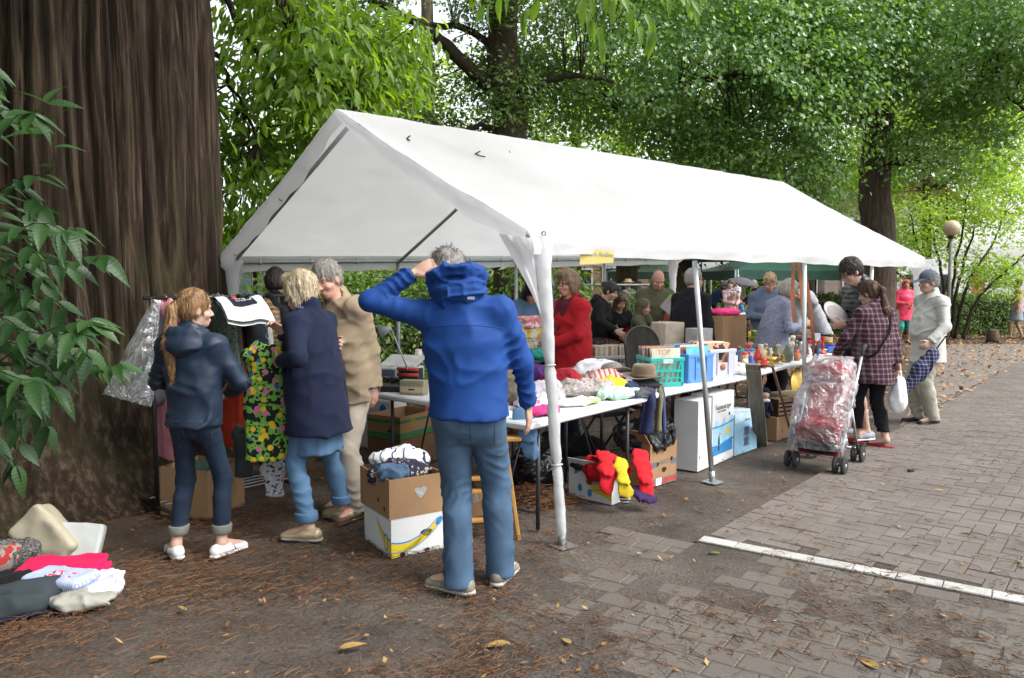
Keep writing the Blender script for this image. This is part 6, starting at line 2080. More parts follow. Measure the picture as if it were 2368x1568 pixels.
class Carton:
 """open or closed box: near bottom corner, left and right bottom corners as points; h height"""
 def __init__(s,name,label,C,Lp,Rp,h,mat,inner=None,lid=False,group=None,z=0.0,holes=(),flaps=0,cat='box',dep=None):
  C,Lp,Rp=Vector(C),Vector(Lp),Vector(Rp)
  u,v=(Lp-C),(Rp-C)
  u.z=v.z=0
  vd=v.normalized()
  ud=Vector((-vd.y,vd.x,0))
  if ud.dot(u)<0:ud=-ud
  s.W,s.D,s.h=v.length,(dep or max(u.dot(ud),.12)),h
  s.t=thing(name,label,cat,(C.x,C.y,z),0,group)
  s.u,s.v=ud,vd
  inner=inner or mat
  th=.006
  for (o,d,ln,nm,hl) in ((Vector(),vd,s.W,'front_panel',[q for q in holes if q[0]=='f']),(Vector(),ud,s.D,'side_panel',[q for q in holes if q[0]=='s']),
         (ud*s.D,vd,s.W,'back_panel',[]),(vd*s.W,ud,s.D,'side_panel',[])):
   nrm=ud if d is vd else vd
   inn=nrm if (o.length<1e-6) else-nrm
   a=.0006 if d is ud else 0
   poly=[(a+(th if d is ud else 0),0),(ln-(th if d is ud else 0),0),(ln-(th if d is ud else 0),h),(a+(th if d is ud else 0),h)]
   mb=MB()
   def tf(V,o=o,d=d,inn=inn):return np.array([tuple(o+d*p[0]+Vector((0,0,p[1]))+inn*p[2]) for p in V])
   mb.prism(poly,0,th,0,tf)
   p=mb.build(nm,mat,s.t)
   for q in hl:
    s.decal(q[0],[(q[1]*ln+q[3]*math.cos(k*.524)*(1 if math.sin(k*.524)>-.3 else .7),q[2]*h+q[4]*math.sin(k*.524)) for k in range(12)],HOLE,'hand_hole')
  MB().prism([(th,th),(s.W-th,th),(s.W-th,s.D-th),(th,s.D-th)],.002,.008,0,lambda V:np.array([tuple(vd*p[0]+ud*p[1]+Vector((0,0,p[2]))) for p in V])).build('bottom',inner,s.t)
  if lid:
   MB().prism([(.002,.002),(s.W-.002,.002),(s.W-.002,s.D-.002),(.002,s.D-.002)],h-.001,h+.003,0,lambda V:np.array([tuple(vd*p[0]+ud*p[1]+Vector((0,0,p[2]))) for p in V])).build('lid',mat if lid is True else lid,s.t)
  for k in range(flaps):
   base,d,out=((Vector(),ud,-vd),(ud*s.D,vd,ud),(vd*s.W,ud,vd),(Vector(),vd,-ud))[k]
   ln=s.D if d is ud else s.W
   tilt=random.uniform(-.5,.6)
   w=min(s.D,s.W)*.42
   A_=base+Vector((0,0,h)); B_=A_+d*ln
   o2=(out*math.cos(tilt)*.55+Vector((0,0,1))*(.85 if tilt<.3 else .3)).normalized()*w
   n_=d.cross(o2).normalized()*.005
   V=[A_,B_,B_+o2-d*.02,A_+o2+d*.02]
   V=V+[p+n_ for p in V]
   mesh_np('flap',[tuple(p) for p in V],[(0,1,2,3),(7,6,5,4),(0,4,5,1),(1,5,6,2),(2,6,7,3),(3,7,4,0)],mat,s.t,False)
 def decal(s,side,poly,mat,name='print',off=.0012):
  """flat print on the front (f) or side (s) panel; poly in metres, front runs from the near corner to the right, side to the left"""
  d,nrm=(s.v,-s.u) if side=='f' else (s.u,-s.v)
  V=[tuple(d*x+Vector((0,0,z))+nrm*off) for x,z in poly]
  F=[list(range(len(poly)))]
  n_=(Vector(V[1])-Vector(V[0])).cross(Vector(V[2])-Vector(V[1]))
  if n_.dot(nrm)<0:F=[F[0][::-1]]
  return mesh_np(name,V,F,mat,s.t,False)
 def text(s,side,body,size,x,z,mat,flip=False,off=.0022):
  d,nrm=(s.v,-s.u) if side=='f' else (-s.u,-s.v)
  o=d*x if side=='f' else s.u*x
  zz=Vector((0,0,1))
  X=-d if flip else d
  Y=-zz if flip else zz
  ro=Matrix((X,Y,nrm)).transposed().to_euler()
  return text_mesh('lettering',body,size,mat,s.t,o+zz*z+nrm*off,ro,.0002)
 def top(s,fu=.5,fv=.5,dz=0):
  return s.t.location+s.v*s.W*fv+s.u*s.D*fu+Vector((0,0,s.h+dz))
def ellp(cx,cz,rx,rz,n=18,rot=0):
 return [(cx+rx*math.cos(a)*math.cos(rot)-rz*math.sin(a)*math.sin(rot),cz+rx*math.cos(a)*math.sin(rot)+rz*math.sin(a)*math.cos(rot)) for a in [2*math.pi*k/n for k in range(n)]]
def arc_band(x0,z0,x1,z1,sag,w0,w1,n=12):
 a,b=[],[]
 for k in range(n+1):
  t=k/n
  x,z=x0+(x1-x0)*t,z0+(z1-z0)*t-sag*4*t*(1-t)
  w=(w0+(w1-w0)*t)
  a.append((x,z+w/2)); b.append((x,z-w/2))
 return a+b[::-1]
def heap(name,label,cat,loc,r,mat,seed=0,rz=0,fold=.02,res=.011,group=None,n=5,fs=1.0,rot=None,flatk=1.0):
 """a crumpled piece of cloth lying in a heap: one surface"""
 q=random.Random(seed)
 S=SD()
 S.ell((0,0,r[2]*.45),(r[0],r[1],r[2]*.55),k=.03)
 for k in range(n):
  a=q.uniform(0,6.28); f=q.uniform(.35,.75)
  b=a+q.uniform(.7,1.6)
  S.cap((math.cos(a)*r[0]*f,math.sin(a)*r[1]*f,r[2]*q.uniform(.3,.7)),(math.cos(b)*r[0]*f,math.sin(b)*r[1]*f,r[2]*q.uniform(.4,.8)),r[2]*q.uniform(.22,.36),r[2]*q.uniform(.15,.3),k=.025)
 S.box((0,0,-.3),(3,3,.3),rd=0,k=.004,sub=True)
 def d(P):
  w=.7*np.stack([fbm(P*5,seed),fbm(P*5,seed+3),fbm(P*5,seed+6)],axis=1)
  return-fold*(1.1*sharp(P*np.array([7,7,9.])*fs+w,seed,1.6)+.7*sharp(P*np.array([11,19,15.])*fs+w,seed+2,1.8)+.4*sharp(P*30*fs+w,seed+4,1.5)-.75)
 o=soft(name,S,res,mat,None,d,.05,loc,(0,0,rz) if rot is None else rot)
 return tag(o,label,cat,group)
def folded(name,label,cat,loc,d,mat,seed=0,rz=0,res=.010,group=None,layers=3,tilt=0.0):
 """a folded garment: soft stacked layers"""
 S=SD()
 h=d[2]/layers
 q=random.Random(seed)
 for k in range(layers):
  S.box((q.uniform(-.01,.01),q.uniform(-.01,.01),h*(k+.5)),(d[0]/2-.02-q.uniform(0,.015),d[1]/2-.02-q.uniform(0,.015),h*.5-.012 if h>.03 else .002),rd=.011 if h>.03 else h*.5,k=.006)
 def dd(P):return-(.005*fbm(P*11,seed)+.009*sharp(P*np.array([9,9,14.])+.5*fbm(P*6,seed)[:,None],seed,2))
 o=soft(name,S,res,mat,None,dd,.03,loc,(tilt,0,rz))
 return tag(o,label,cat,group)
def garment(name,label,cat,loc,rz,L,w,mat,sleeve=.5,th=.05,seed=0,flare=.0,hook=True,group=None,res=.012,tilt=0.0,neck=None):
 """a garment on a hanger; local x across the shoulders, hook at the origin"""
 t=thing(name,label,cat,loc,rz,group)
 t.rotation_euler=(tilt,0,rz)
 S=SD()
 S.cap((-w*.40,0,-.13),(0,0,-.085),.035,.04,k=.04); S.cap((w*.40,0,-.13),(0,0,-.085),.035,.04,k=.04)
 S.ecap((0,0,-.17),(0,0,-L*.55),w*.42,w*.40+flare*.5,th/(w*.42),(1,0,0),k=.05)
 S.ecap((0,0,-L*.5),(0,0,-L),w*.40+flare*.5,w*.42+flare,th/(w*.42),(1,0,0),k=.05)
 if sleeve>0:
  for q in (-1,1):
   S.cap((q*w*.43,0,-.14),(q*(w*.50+.02),.01,-.14-sleeve),.05,.042,k=.03)
 S.box((0,0,-L-.3),(2,1,.3),rd=0,k=.004,sub=True)
 S.ell((0,0,-.045),(.06,.09,.035),k=.01,sub=True)
 def d(P):return-(.016*sharp(P*np.array([13,13,1.5])+seed,seed,1.6)+.008*sharp(P*np.array([9,9,5.]),seed+1,2)-.006)
 soft('cloth',S,res,mat,t,d,.04)
 if hook:
  pts=[Vector((0,0,-.09)),Vector((0,0,-.035))]+[Vector((.02*math.sin(a),0,.0+.02*math.cos(a)-.012)) for a in np.linspace(-2.8,1.8,9)]
  MB().tube(pts,.0025,6).build('hanger_hook',STEEL,t)
 return t
# ---- clothes rail
ra,rb=gp(365,1192),gp(652,1128)
rail_h=1.50
DARKM=M('black_painted_tube',(.015,.015,.017),rough=.35,spec=.5,bump=0)
rack=thing('clothes_rail','black metal clothes rail before the conifer trunk','clothes rail',ra)
rv=rb-ra
pr_=Vector((rv.y,-rv.x,0)).normalized()
for p in (Vector(),rv):
 MB().tube([p+Vector((0,0,.06)),p+Vector((0,0,rail_h))],.014,10).build('post',DARKM,rack)
 f=MB(); f.tube([p-pr_*.24+Vector((0,0,.06)),p+pr_*.24+Vector((0,0,.06))],.013,8); f.build('foot',DARKM,rack)
 for q in (-1,1):
  MB().lathe([(.012,-.012),(.026,-.010),(.028,0),(.026,.010),(.012,.012)],(0,0,0),12,rot=rotm(R(90),0,0)).build('castor',RUB,rack,loc=p+pr_*q*.23+Vector((0,0,.028)))
MB().tube([-rv*.05+Vector((0,0,rail_h)),rv*1.05+Vector((0,0,rail_h))],.014,10).build('top_rail',DARKM,rack)
for k in (-.12,-.04,.04,.12):
 MB().tube([pr_*k+Vector((0,0,.10)),rv+pr_*k+Vector((0,0,.10))],.006,6).build('shelf_bar',STEEL,rack)
rzr=math.atan2(pr_.y,pr_.x)
def onrail(t):return ra+rv*t+Vector((0,0,rail_h+.012))
gl=[(.10,'pink dress hanging beside the plastic garment bag','dress',cloth('dusty_pink',(.55,.22,.27)),1.12,.40,.0),
  (.17,'black top hanging next to the pink dress','top',BLACK,.70,.40,.45),
  (.46,'grey green speckled jumper on the rail left of the coral coat','jumper',patterned('grey_green_speckle',[(0,(.05,.06,.05)),(.45,(.14,.17,.14)),(.6,(.06,.10,.07))],'noise',70),.62,.42,.42),
  (.53,'dark tweed jacket just left of the coral coat','jacket',patterned('dark_tweed',[(0,(.02,.022,.02)),(.5,(.07,.075,.06)),(.62,(.03,.03,.03))],'noise',90),.66,.42,.45),
  (.59,'long coral red coat on the rail','coat',cloth('coral_red',(.50,.055,.025)),1.12,.40,.0),
  (.66,'black coat on the rail right of the coral coat','coat',BLACK,1.10,.42,.5),
  (.73,'slate blue denim jacket hanging on the rail','jacket',DENIM_D,.70,.42,.5),
  (.79,'pale grey blouse on the rail beside the brown plaid coat','blouse',cloth('pale_grey_blouse',(.38,.38,.36)),.68,.40,.45),
  (.85,'brown plaid jacket hanging near the right rail end','jacket',check_mat('brown_plaid',(.09,.05,.025),(.28,.20,.12),9,.6),.75,.42,.5),
  (.91,'black coat at the right end of the rail','coat',BLACKW,1.05,.42,.5)]
for k,(t_,lab,cat,m_,L_,w_,sl_) in enumerate(gl):
 garment('hanging_'+{'top':'black_shirt'}.get(cat,cat),lab,cat,onrail(t_),rzr+random.uniform(-.15,.15),L_,w_,m_,sl_,.035,k,group='clothes on the rail')
# clear plastic garment bag on the left end
def clear_plastic(name,tint=(.9,.93,.95),op=.30,bsc=9,strength=1.0):
 m,n,l,b=_nt(name)
 tc=n.new('ShaderNodeTexCoord')
 nz=n.new('ShaderNodeTexNoise'); nz.inputs['Scale'].default_value=bsc; nz.inputs['Detail'].default_value=5; nz.inputs['Distortion'].default_value=2.5
 l.new(tc.outputs['Object'],nz.inputs['Vector'])
 bp=n.new('ShaderNodeBump'); bp.inputs['Strength'].default_value=strength; bp.inputs['Distance'].default_value=.05
 l.new(nz.outputs['Fac'],bp.inputs['Height'])
 gl_=n.new('ShaderNodeBsdfGlossy'); gl_.inputs['Roughness'].default_value=.16; gl_.inputs['Color'].default_value=(1,1,1,1)
 l.new(bp.outputs[0],gl_.inputs['Normal'])
 tr=n.new('ShaderNodeBsdfTransparent'); tr.inputs['Color'].default_value=c4(tint)
 df=n.new('ShaderNodeBsdfDiffuse'); df.inputs['Color'].default_value=(.7,.72,.74,1)
 l.new(bp.outputs[0],df.inputs['Normal'])
 m1=n.new('ShaderNodeMixShader'); m1.inputs[0].default_value=.35
 l.new(gl_.outputs[0],m1.inputs[1]); l.new(df.outputs[0],m1.inputs[2])
 fr=n.new('ShaderNodeFresnel'); fr.inputs['IOR'].default_value=1.5
 l.new(bp.outputs[0],fr.inputs['Normal'])
 ma=n.new('ShaderNodeMath'); ma.operation='MULTIPLY_ADD'; ma.inputs[1].default_value=1.25; ma.inputs[2].default_value=op*.5; ma.use_clamp=True
 l.new(fr.outputs[0],ma.inputs[0])
 ms=n.new('ShaderNodeMixShader')
 l.new(ma.outputs[0],ms.inputs[0]); l.new(tr.outputs[0],ms.inputs[1]); l.new(m1.outputs[0],ms.inputs[2])
 l.new(ms.outputs[0],n['Material Output'].inputs['Surface'])
 return m
CLEAR=clear_plastic('clear_plastic_film',op=.16,bsc=6,strength=.7)
pb=at(362,690,5.30)
t=thing('garment_bag','clear plastic garment bag hanging on the left end of the rail','garment bag',pb)
a0,a1,a2,a3=[p-pb for p in (at(352,692,5.28),at(372,694,5.32),at(348,942,5.15),at(240,912,5.25))]
def bagfn(off,seed):
 def fn(u,v):
  A_=np.array(a0)+(np.array(a1)-np.array(a0))*u[:,None]
  B_=np.array(a3)+(np.array(a2)-np.array(a3))*u[:,None]
  w=v[:,None]**1.0
  P=A_+(B_-A_)*w
  Q=np.stack([u*5+v*2,v*4,np.full_like(u,seed)],axis=1)
  P[:,1]+=off*np.sin(v*math.pi*.9)*(.3+np.sin(u*math.pi))+.03*ridged(Q,seed)*v
  P[:,0]+=.015*fbm(Q*1.7,seed)*v
  return P
 return fn
MB().grid(bagfn(-.05,2),34,44).build('front_film',CLEAR,t)
MB().grid(bagfn(.05,5),34,44).build('back_film',CLEAR,t)
S=SD().ecap((0,0,-.10),(-.04,0,-.62),.04,.11,.35,(1,0,0),k=.03)
soft('grey_garment',S,.013,cloth('bagged_grey',(.10,.10,.11)),t,lambda P:-.012*ridged(P*np.array([14,14,3.]),3),loc=(.005,.02,0))
# white cotton bag lying over the rail, navy print
tb=thing('cotton_bag','white cotton bag with navy printed patch lying over the rail','bag',at(560,715,5.45))
c_=[at(484,690,5.62),at(588,684,5.75),at(638,734,5.25),at(527,729,5.12)]
c_=[np.array(p-tb.location) for p in c_]
def shf(z,s0=0,s1=1,t0=0,t1=1):
 def fn(u,v):
  uu_,vv=s0+(s1-s0)*u,t0+(t1-t0)*v
  P=(c_[0]*((1-uu_)*(1-vv))[:,None]+c_[1]*(uu_*(1-vv))[:,None]+c_[2]*(uu_*vv)[:,None]+c_[3]*((1-uu_)*vv)[:,None])
  P[:,2]+=z-.05*(vv-.45)**2*4+.014*np.sin(uu_*7+vv*3)+.01*fbm(np.stack([uu_*4,vv*4,uu_*0],axis=1),3)
  return P
 return fn
MB().grid(shf(.03),16,12).grid(shf(.0),16,12).build('cloth',cloth('white_cotton',(.62,.66,.66)),tb)
pt=MB().grid(shf(.034,.28,.80,.10,.62),12,8).build('printed_patch',cloth('navy_print',(.012,.014,.035)),tb)
def bag_letter(tx,u0,v0,sz):
 p=shf(.038)(np.array([u0]),np.array([v0]))[0]
 ex=Vector(c_[1]-c_[0]).normalized(); ey=-Vector(c_[3]-c_[0]).normalized(); ez=ex.cross(ey).normalized()
 ey=ez.cross(ex)
 text_mesh('lettering',tx,sz,PWHITE,pt,Vector(p)+ez*.01,Matrix((ex,ey,ez)).transposed().to_euler(),.0004)
bag_letter('U',.66,.42,.085); bag_letter('TO',.52,.30,.045); bag_letter('DO',.50,.46,.045)
# floral dress held by the blonde woman
def floral():
 m,n,l,b=_nt('floral_print')
 tc=n.new('ShaderNodeTexCoord')
 nz=n.new('ShaderNodeTexNoise'); nz.inputs['Scale'].default_value=26; nz.inputs['Detail'].default_value=1
 l.new(tc.outputs['Object'],nz.inputs['Vector'])
 base=ramp_nodes(n,[(0,(.01,.014,.012)),(.47,(.12,.30,.05)),(.60,(.20,.40,.08)),(.66,(.02,.03,.02))],'CONSTANT')
 l.new(nz.outputs['Fac'],base.inputs[0])
 vo=n.new('ShaderNodeTexVoronoi'); vo.inputs['Scale'].default_value=19
 l.new(tc.outputs['Object'],vo.inputs['Vector'])
 sp=n.new('ShaderNodeSeparateColor'); l.new(vo.outputs['Color'],sp.inputs[0])
 fl_=ramp_nodes(n,[(0,(.55,.38,.02)),(.4,(.50,.13,.28)),(.7,(.04,.09,.26)),(.85,(.60,.42,.03))],'CONSTANT')
 l.new(sp.outputs[0],fl_.inputs[0])
 k=ramp_nodes(n,[(0,(1,1,1)),(.33,(1,1,1)),(.40,(0,0,0))])
 l.new(vo.outputs['Distance'],k.inputs[0])
 mx=n.new('ShaderNodeMix'); mx.data_type='RGBA'
 l.new(k.outputs[0],mx.inputs[0]); l.new(base.outputs[0],mx.inputs[6]); l.new(fl_.outputs[0],mx.inputs[7]); l.new(mx.outputs[2],b.inputs['Base Color'])
 setp(b,Roughness=.85,Specular_IOR_Level=.2); crease(n,l,b,tc.outputs['Object'],.4)
 return m
FLOR=floral()
fd=garment('floral_dress','bright floral dress held up by the blonde woman','dress',at(622,772,4.93),R(14),.80,.34,FLOR,0,.05,4,.02,tilt=R(-3))
garment('dark_trousers','dark grey trousers hanging below the floral dress','trousers',at(562,960,5.35),R(30),.42,.14,cloth('dark_grey_cloth',(.04,.045,.05)),0,.05,6,hook=False)
garment('lace_scarf','white lace scarf trailing down from the rail','scarf',at(632,1040,5.2),R(30),.32,.14,patterned('white_lace',[(0,(.05,.05,.06)),(.42,(.5,.5,.55)),(.6,(.65,.65,.7))],'noise',55),0,.02,7,hook=False)
# cardboard box on the rail foot
bx=Carton('cardboard_box','plain brown cardboard box under the clothes rail behind the girl',gp(482,1203),gp(360,1194),gp(566,1168),.335,CARD,CARD_D)
heap('dark_clothes','dark green clothes in the box under the rail','clothes',bx.top(.5,.5,-.12),(.16,.14,.14),cloth('bottle_green',(.03,.06,.045)),3)
# ---- spread at the far left: blanket with bags and folded clothes
NAVB=cloth('navy_blanket',(.012,.02,.06))
bl=thing('ground_blanket','dark blue blanket spread under the clothes at the left','blanket',gp(60,1400))
def blk(u,v):
 P0,P1,P2,P3=[np.array(p-bl.location) for p in (gp(-150,1330),gp(150,1290),gp(262,1390),gp(-60,1460))]
 P=P0*((1-u)*(1-v))[:,None]+P1*(u*(1-v))[:,None]+P2*(u*v)[:,None]+P3*((1-u)*v)[:,None]
 P[:,2]+=.012+.010*fbm(P*9,4)+.004
 return P
MB().grid(blk,40,24).build('cloth',NAVB,bl)
CREAM=M('cream_vinyl',(.42,.38,.28),rough=.5,var=.08,bump=.25,bscale=14,bdist=.02)
S=SD().box((0,0,.11),(.15,.035,.095),rotm(0,.25,0),rd=.03,k=.02)
o=soft('cream_handbag',S,.010,CREAM,None,lambda P:-(.012*ridged(P*7,3)+.004*fbm(P*20,2)),.05,gp(88,1283),(R(-12),R(28),R(-12))); tag(o,'cream vinyl handbag standing behind the folded clothes','bag')
S=SD().box((0,0,.09),(.125,.02,.085),rd=.015,k=.02)
o=soft('white_handbag',S,.010,M('white_vinyl',(.50,.52,.50),rough=.45,var=.06,bump=.2,bscale=14),None,lambda P:-(.006*ridged(P*8,5)),.05,gp(170,1287),(R(-25),R(5),R(8))); tag(o,'white vinyl bag with black strap beside the cream handbag','bag')
st=MB().tube([gp(150,1290)+Vector((0,-.03,.02)),gp(158,1262)+Vector((0,-.02,.06)),gp(200,1268)+Vector((0,-.03,.07))],.006,6).build('bag_strap',BLACK); tag(st,'black strap lying on the white vinyl bag','strap')
folded('pink_trousers','bright pink folded trousers on the blanket','trousers',gp(150,1345)+Vector((0,0,.015)),(.46,.22,.10),cloth('hot_pink',(.62,.012,.085)),3,R(8),tilt=R(4))
folded('striped_dress','blue striped dress with red print lying before the pink trousers','dress',gp(145,1383)+Vector((0,0,.03)),(.36,.20,.10),patterned('blue_stripe_red_print',[(0,(.25,.32,.55)),(.5,(.55,.6,.78))],'wave',28,rot=(0,0,.4)),4,R(-14))
pr=MB().grid(lambda u,v:np.stack([.02+.12*(u-.5)*(1+.3*np.sin(v*9)),-.02+.08*(v-.5),.105+.004*fbm(np.stack([u*9,v*9,u],axis=1),2)],axis=1),10,10).build('red_motif',patterned('red_motif',[(0,(.6,.05,.05)),(.5,(.55,.6,.78)),(.6,(.65,.15,.1))],'noise',60),bpy.data.objects['striped_dress'])
heap('lilac_shirt','white and lilac top at the blanket edge','top',gp(228,1375)+Vector((0,0,.012)),(.13,.15,.075),cloth('lilac_white',(.55,.52,.72)),8,R(30))
heap('grey_fleece','grey fleece garment under the striped dress','fleece',gp(190,1402)+Vector((0,0,.012)),(.17,.10,.07),cloth('grey_fleece',(.28,.28,.24)),9,R(12))
folded('teal_folder','teal folded cloth at the front edge of the spread','cloth',gp(178,1412)+Vector((0,0,.012)),(.30,.06,.022),cloth('teal_cloth',(.03,.22,.24)),5,R(12),layers=1)
o=soft('rolled_jacket',SD().cap((-.13,0,.07),(.12,.03,.07),.068,.062,k=.02).cap((-.1,-.07,.06),(.05,-.06,.055),.055,.05,k=.03),.010,cloth('charcoal_jacket',(.035,.045,.05)),None,lambda P:-.012*ridged(P*np.array([9,16,16.]),4),.05,gp(62,1410),(0,0,R(25))); tag(o,'rolled charcoal jacket at the left of the spread','jacket')
heap('boucle_bag','black and white speckled bag at the left edge','bag',gp(32,1318),(.11,.09,.17),patterned('boucle',[(0,(.02,.02,.02)),(.5,(.25,.24,.23)),(.56,(.05,.05,.05))],'noise',120),12)
heap('red_patterned_cloth','red and grey patterned cloth at the left edge','cloth',gp(2,1325),(.10,.10,.15),patterned('red_grey',[(0,(.32,.03,.03)),(.5,(.25,.22,.2)),(.62,(.4,.05,.05))],'noise',16),13)
heap('black_cloth','black clothes in front of the speckled bag','clothes',gp(20,1372),(.16,.10,.10),BLACK,14)
# ---- stacked banana boxes by the man in blue
c2=Carton('banana_box','white banana box with yellow bunches under the brown box',gp(905,1291),gp(828,1248),gp(1034,1265),.225,CARD_W,CARD,holes=[('f',.62,.52,.042,.022)],lid=True)
W2=c2.W
c2.decal('f',arc_band(.0,.055,.30,.17,.05,.055,.035),BANANA); c2.decal('f',arc_band(.0,.012,.22,.12,.03,.03,.03),BANANA)
c2.decal('f',arc_band(.0,.090,.30,.196,.05,.008,.007),PBLUE,off=.0018); c2.decal('f',arc_band(.0,.030,.30,.145,.045,.006,.006),PBLUE,off=.0018); c2.decal('f',ellp(.31,.175,.018,.03,rot=-.6),PBLUE)
c2.decal('s',arc_band(.0,.06,.21,.17,.03,.075,.03),BANANA); c2.decal('s',arc_band(.0,.105,.21,.19,.03,.008,.007),PBLUE,off=.0018); c2.decal('s',ellp(.075,.075,.034,.052),PBLUE,off=.0018); c2.decal('s',ellp(.075,.075,.024,.040),BANANA,off=.0022)
for k in range(3):
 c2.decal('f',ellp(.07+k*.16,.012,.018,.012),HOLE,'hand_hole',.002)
for k,(x,w) in enumerate(((.36,.04),(.41,.03),(.45,.02))):c2.decal('f',[(x,.08),(x+w,.08),(x+w,.088),(x,.088)],PLBLUE)
pz=c2.h+.004
cc=c2.t.location
c1=Carton('cardboard_box','brown cardboard box with silver tape stacked on the banana box',cc+c2.u*-.004-c2.v*.012,cc+c2.u*(c2.D+.02),cc+c2.v*(c2.W-.02),.235,CARD,CARD_D,z=pz,holes=[])
for k,(x,z) in enumerate(((.55,.10),(.30,.20))):pass
for x,z in ((.07,.05),(.16,.085)):c1.decal('s',ellp(x,z,.012,.016),HOLE,'hand_hole')
HRT=M('silver_tape',(.55,.56,.57),rough=.3,metal=.5,var=.1,bump=.5,bscale=40)
c1.decal('f',[(.17,.135),(.16,.15),(.165,.165),(.185,.168),(.20,.16),(.215,.168),(.235,.165),(.24,.15),(.23,.13),(.20,.10),(.185,.112)],HRT,'tape_patch')
POLKA=patterned('navy_polka',[(0,(.016,.018,.04)),(.80,(.016,.018,.04)),(.86,(.30,.24,.16))],'voronoi',75)
heap('polka_dot_cloth','navy cloth with tan dots piled in the brown box','cloth',c1.top(.55,.5,-.10),(.20,.15,.15),POLKA,21,R(30))
heap('dark_jeans','blue denim garment at the near corner of the brown box','jeans',c1.top(.25,.20,-.05),(.09,.07,.10),DENIM,22,R(50))
heap('white_shirt','white shirt with thin dark stripes on the brown box pile','shirt',c1.top(.80,.65,-.03),(.19,.10,.13),patterned('white_thin_stripe',[(0,(.03,.04,.10)),(.06,(.62,.63,.64))],'wave',6,rot=(.3,.4,.8),distortion=2),23,R(24))
# ---- boxes under the back table
b4=Carton('cardboard_box','dark brown box under the green banana box',gp(926,1085),gp(868,1068),gp(1010,1058),.24,CARD_D,CARD_D,lid=True,holes=[('f',.4,.6,.035,.02)])
c0=b4.t.location
b3=Carton('banana_box','brown banana box with green bands under the back table',c0,c0+b4.u*b4.D,c0+b4.v*b4.W,.20,CARD,CARD_D,z=.25,holes=[])
for z0,z1 in ((.005,.055),(.14,.165)):
 b3.decal('f',[(.0,z0),(b3.W,z0),(b3.W,z1),(.0,z1)],PGREEN); b3.decal('s',[(.0,z0),(b3.D,z0),(b3.D,z1),(.0,z1)],PGREEN)
b3.decal('s',ellp(.10,.105,.022,.022),PRED,off=.002); b3.decal('s',ellp(.12,.07,.02,.014),HOLE,'hand_hole',.002); b3.decal('f',arc_band(.06,.06,.22,.15,-.02,.05,.02),M('print_ochre',(.30,.20,.02),bump=0),off=.002)
b6_=Carton('carton','white box with blue oval standing behind the green banana box',gp(905,1045),gp(800,1030),gp(940,1035),.26,CARD_W,CARD_D,lid=True)
b6=Carton('carton','white and blue open carton on top by the beige man',b6_.t.location,b6_.t.location+b6_.u*b6_.D,b6_.t.location+b6_.v*b6_.W,.21,CARD_W,CARD_D,z=.265)
b6.decal('s',ellp(.10,.125,.042,.058),PBLUE); b6.decal('s',[(0,.02),(.2,.02),(.2,.06),(0,.06)],PBLUE,off=.002); b6_.decal('s',[(0,.0),(.2,.0),(.2,.04),(0,.04)],PBLUE)
Carton('cardboard_box','small brown box on the ground between the two pairs of legs',gp(790,1066),gp(752,1050),gp(812,1058),.13,CARD,CARD_D,holes=[('f',.5,.5,.02,.025)])
# ================================================================== TABLES
TABW=M('white_plastic_tabletop',(.66,.67,.70),rough=.45,var=.04,bump=.06,bscale=40)
TLEG=M('dark_grey_table_leg',(.05,.052,.056),rough=.4,metal=.4,bump=0)
def table(label,a,b,depth,back,z=.74,legs=True,name='folding_table',mat=None,group='folding tables in the tent'):
 """front edge from a to b (points at height z), depth towards `back`"""
 a,b=Vector(a),Vector(b)
 a.z=b.z=0
 u=(b-a); L=u.length; ud=u.normalized()
 n_=Vector((-ud.y,ud.x,0))
 if n_.dot(Vector(back))<0:n_=-n_
 t=thing(name,label,'table',a+u/2+n_*depth/2,math.atan2(ud.y,ud.x),group)
 s_=1 if n_.dot(Vector((-ud.y,ud.x,0)))>0 else-1
 MB().box((0,0,z-.022),(L-.006,depth,.044),bev=.012).build('tabletop',mat or TABW,t)
 if legs:
  for x in (-L/2+.22,L/2-.22):
   for y in (-depth/2+.09,depth/2-.09):
    MB().tube([Vector((x,y,0.0)),Vector((x,y,z-.04))],.014,8).build('leg',TLEG,t)
   MB().tube([Vector((x,-depth/2+.09,.12)),Vector((x,depth/2-.09,.12))],.010,8).build('leg_brace',TLEG,t)
   MB().tube([Vector((x,0,.12)),Vector((x*.55,0,z-.045))],.008,6).build('strut',TLEG,t)
 return t
BK=Vector((-.76,.65,0))
ZT=.74
T1a,T1b=gp(1222,981,ZT),gp(1508,914,ZT)
T2a,T2b=gp(1512,911,ZT),gp(1728,868,ZT)
T3a,T3b=gp(1732,866,ZT),gp(1928,817,ZT)
table('white folding table heaped with clothes nearest the camera',T1a,T1b,.74,BK)
table('white folding table carrying the record crates',T2a,T2b,.74,BK)
table('white folding table crowded with trinkets at far front',T3a,T3b,.74,BK)
nb_=Vector((NB.x,NB.y,0)); ua=Vector((axis_u.x,axis_u.y,0)).normalized(); va=Vector((-ua.y,ua.x,0))
def mt(t,d=0.0,z=ZT):
 p=nb_-va*1.2+ua*t+va*d
 return Vector((p.x,p.y,z))
table('white folding table with folded blankets along the tent back',mt(2.3),mt(4.1),.7,BK)
table('white folding table with bags and games along the tent back',mt(4.12),mt(5.92),.7,BK)
table('white folding table with toy boxes at the far back',mt(5.94),mt(7.74),.7,BK)
table('white folding table with old electronics near the gable',gp(845,905,ZT),gp(1105,944,ZT),.7,Vector((.3,1,0)))
M2a,M2b=Vector((2.25,8.75,0)),Vector((3.35,10.05,0))
table('white folding table behind the record crates',M2a,M2b,.7,BK)
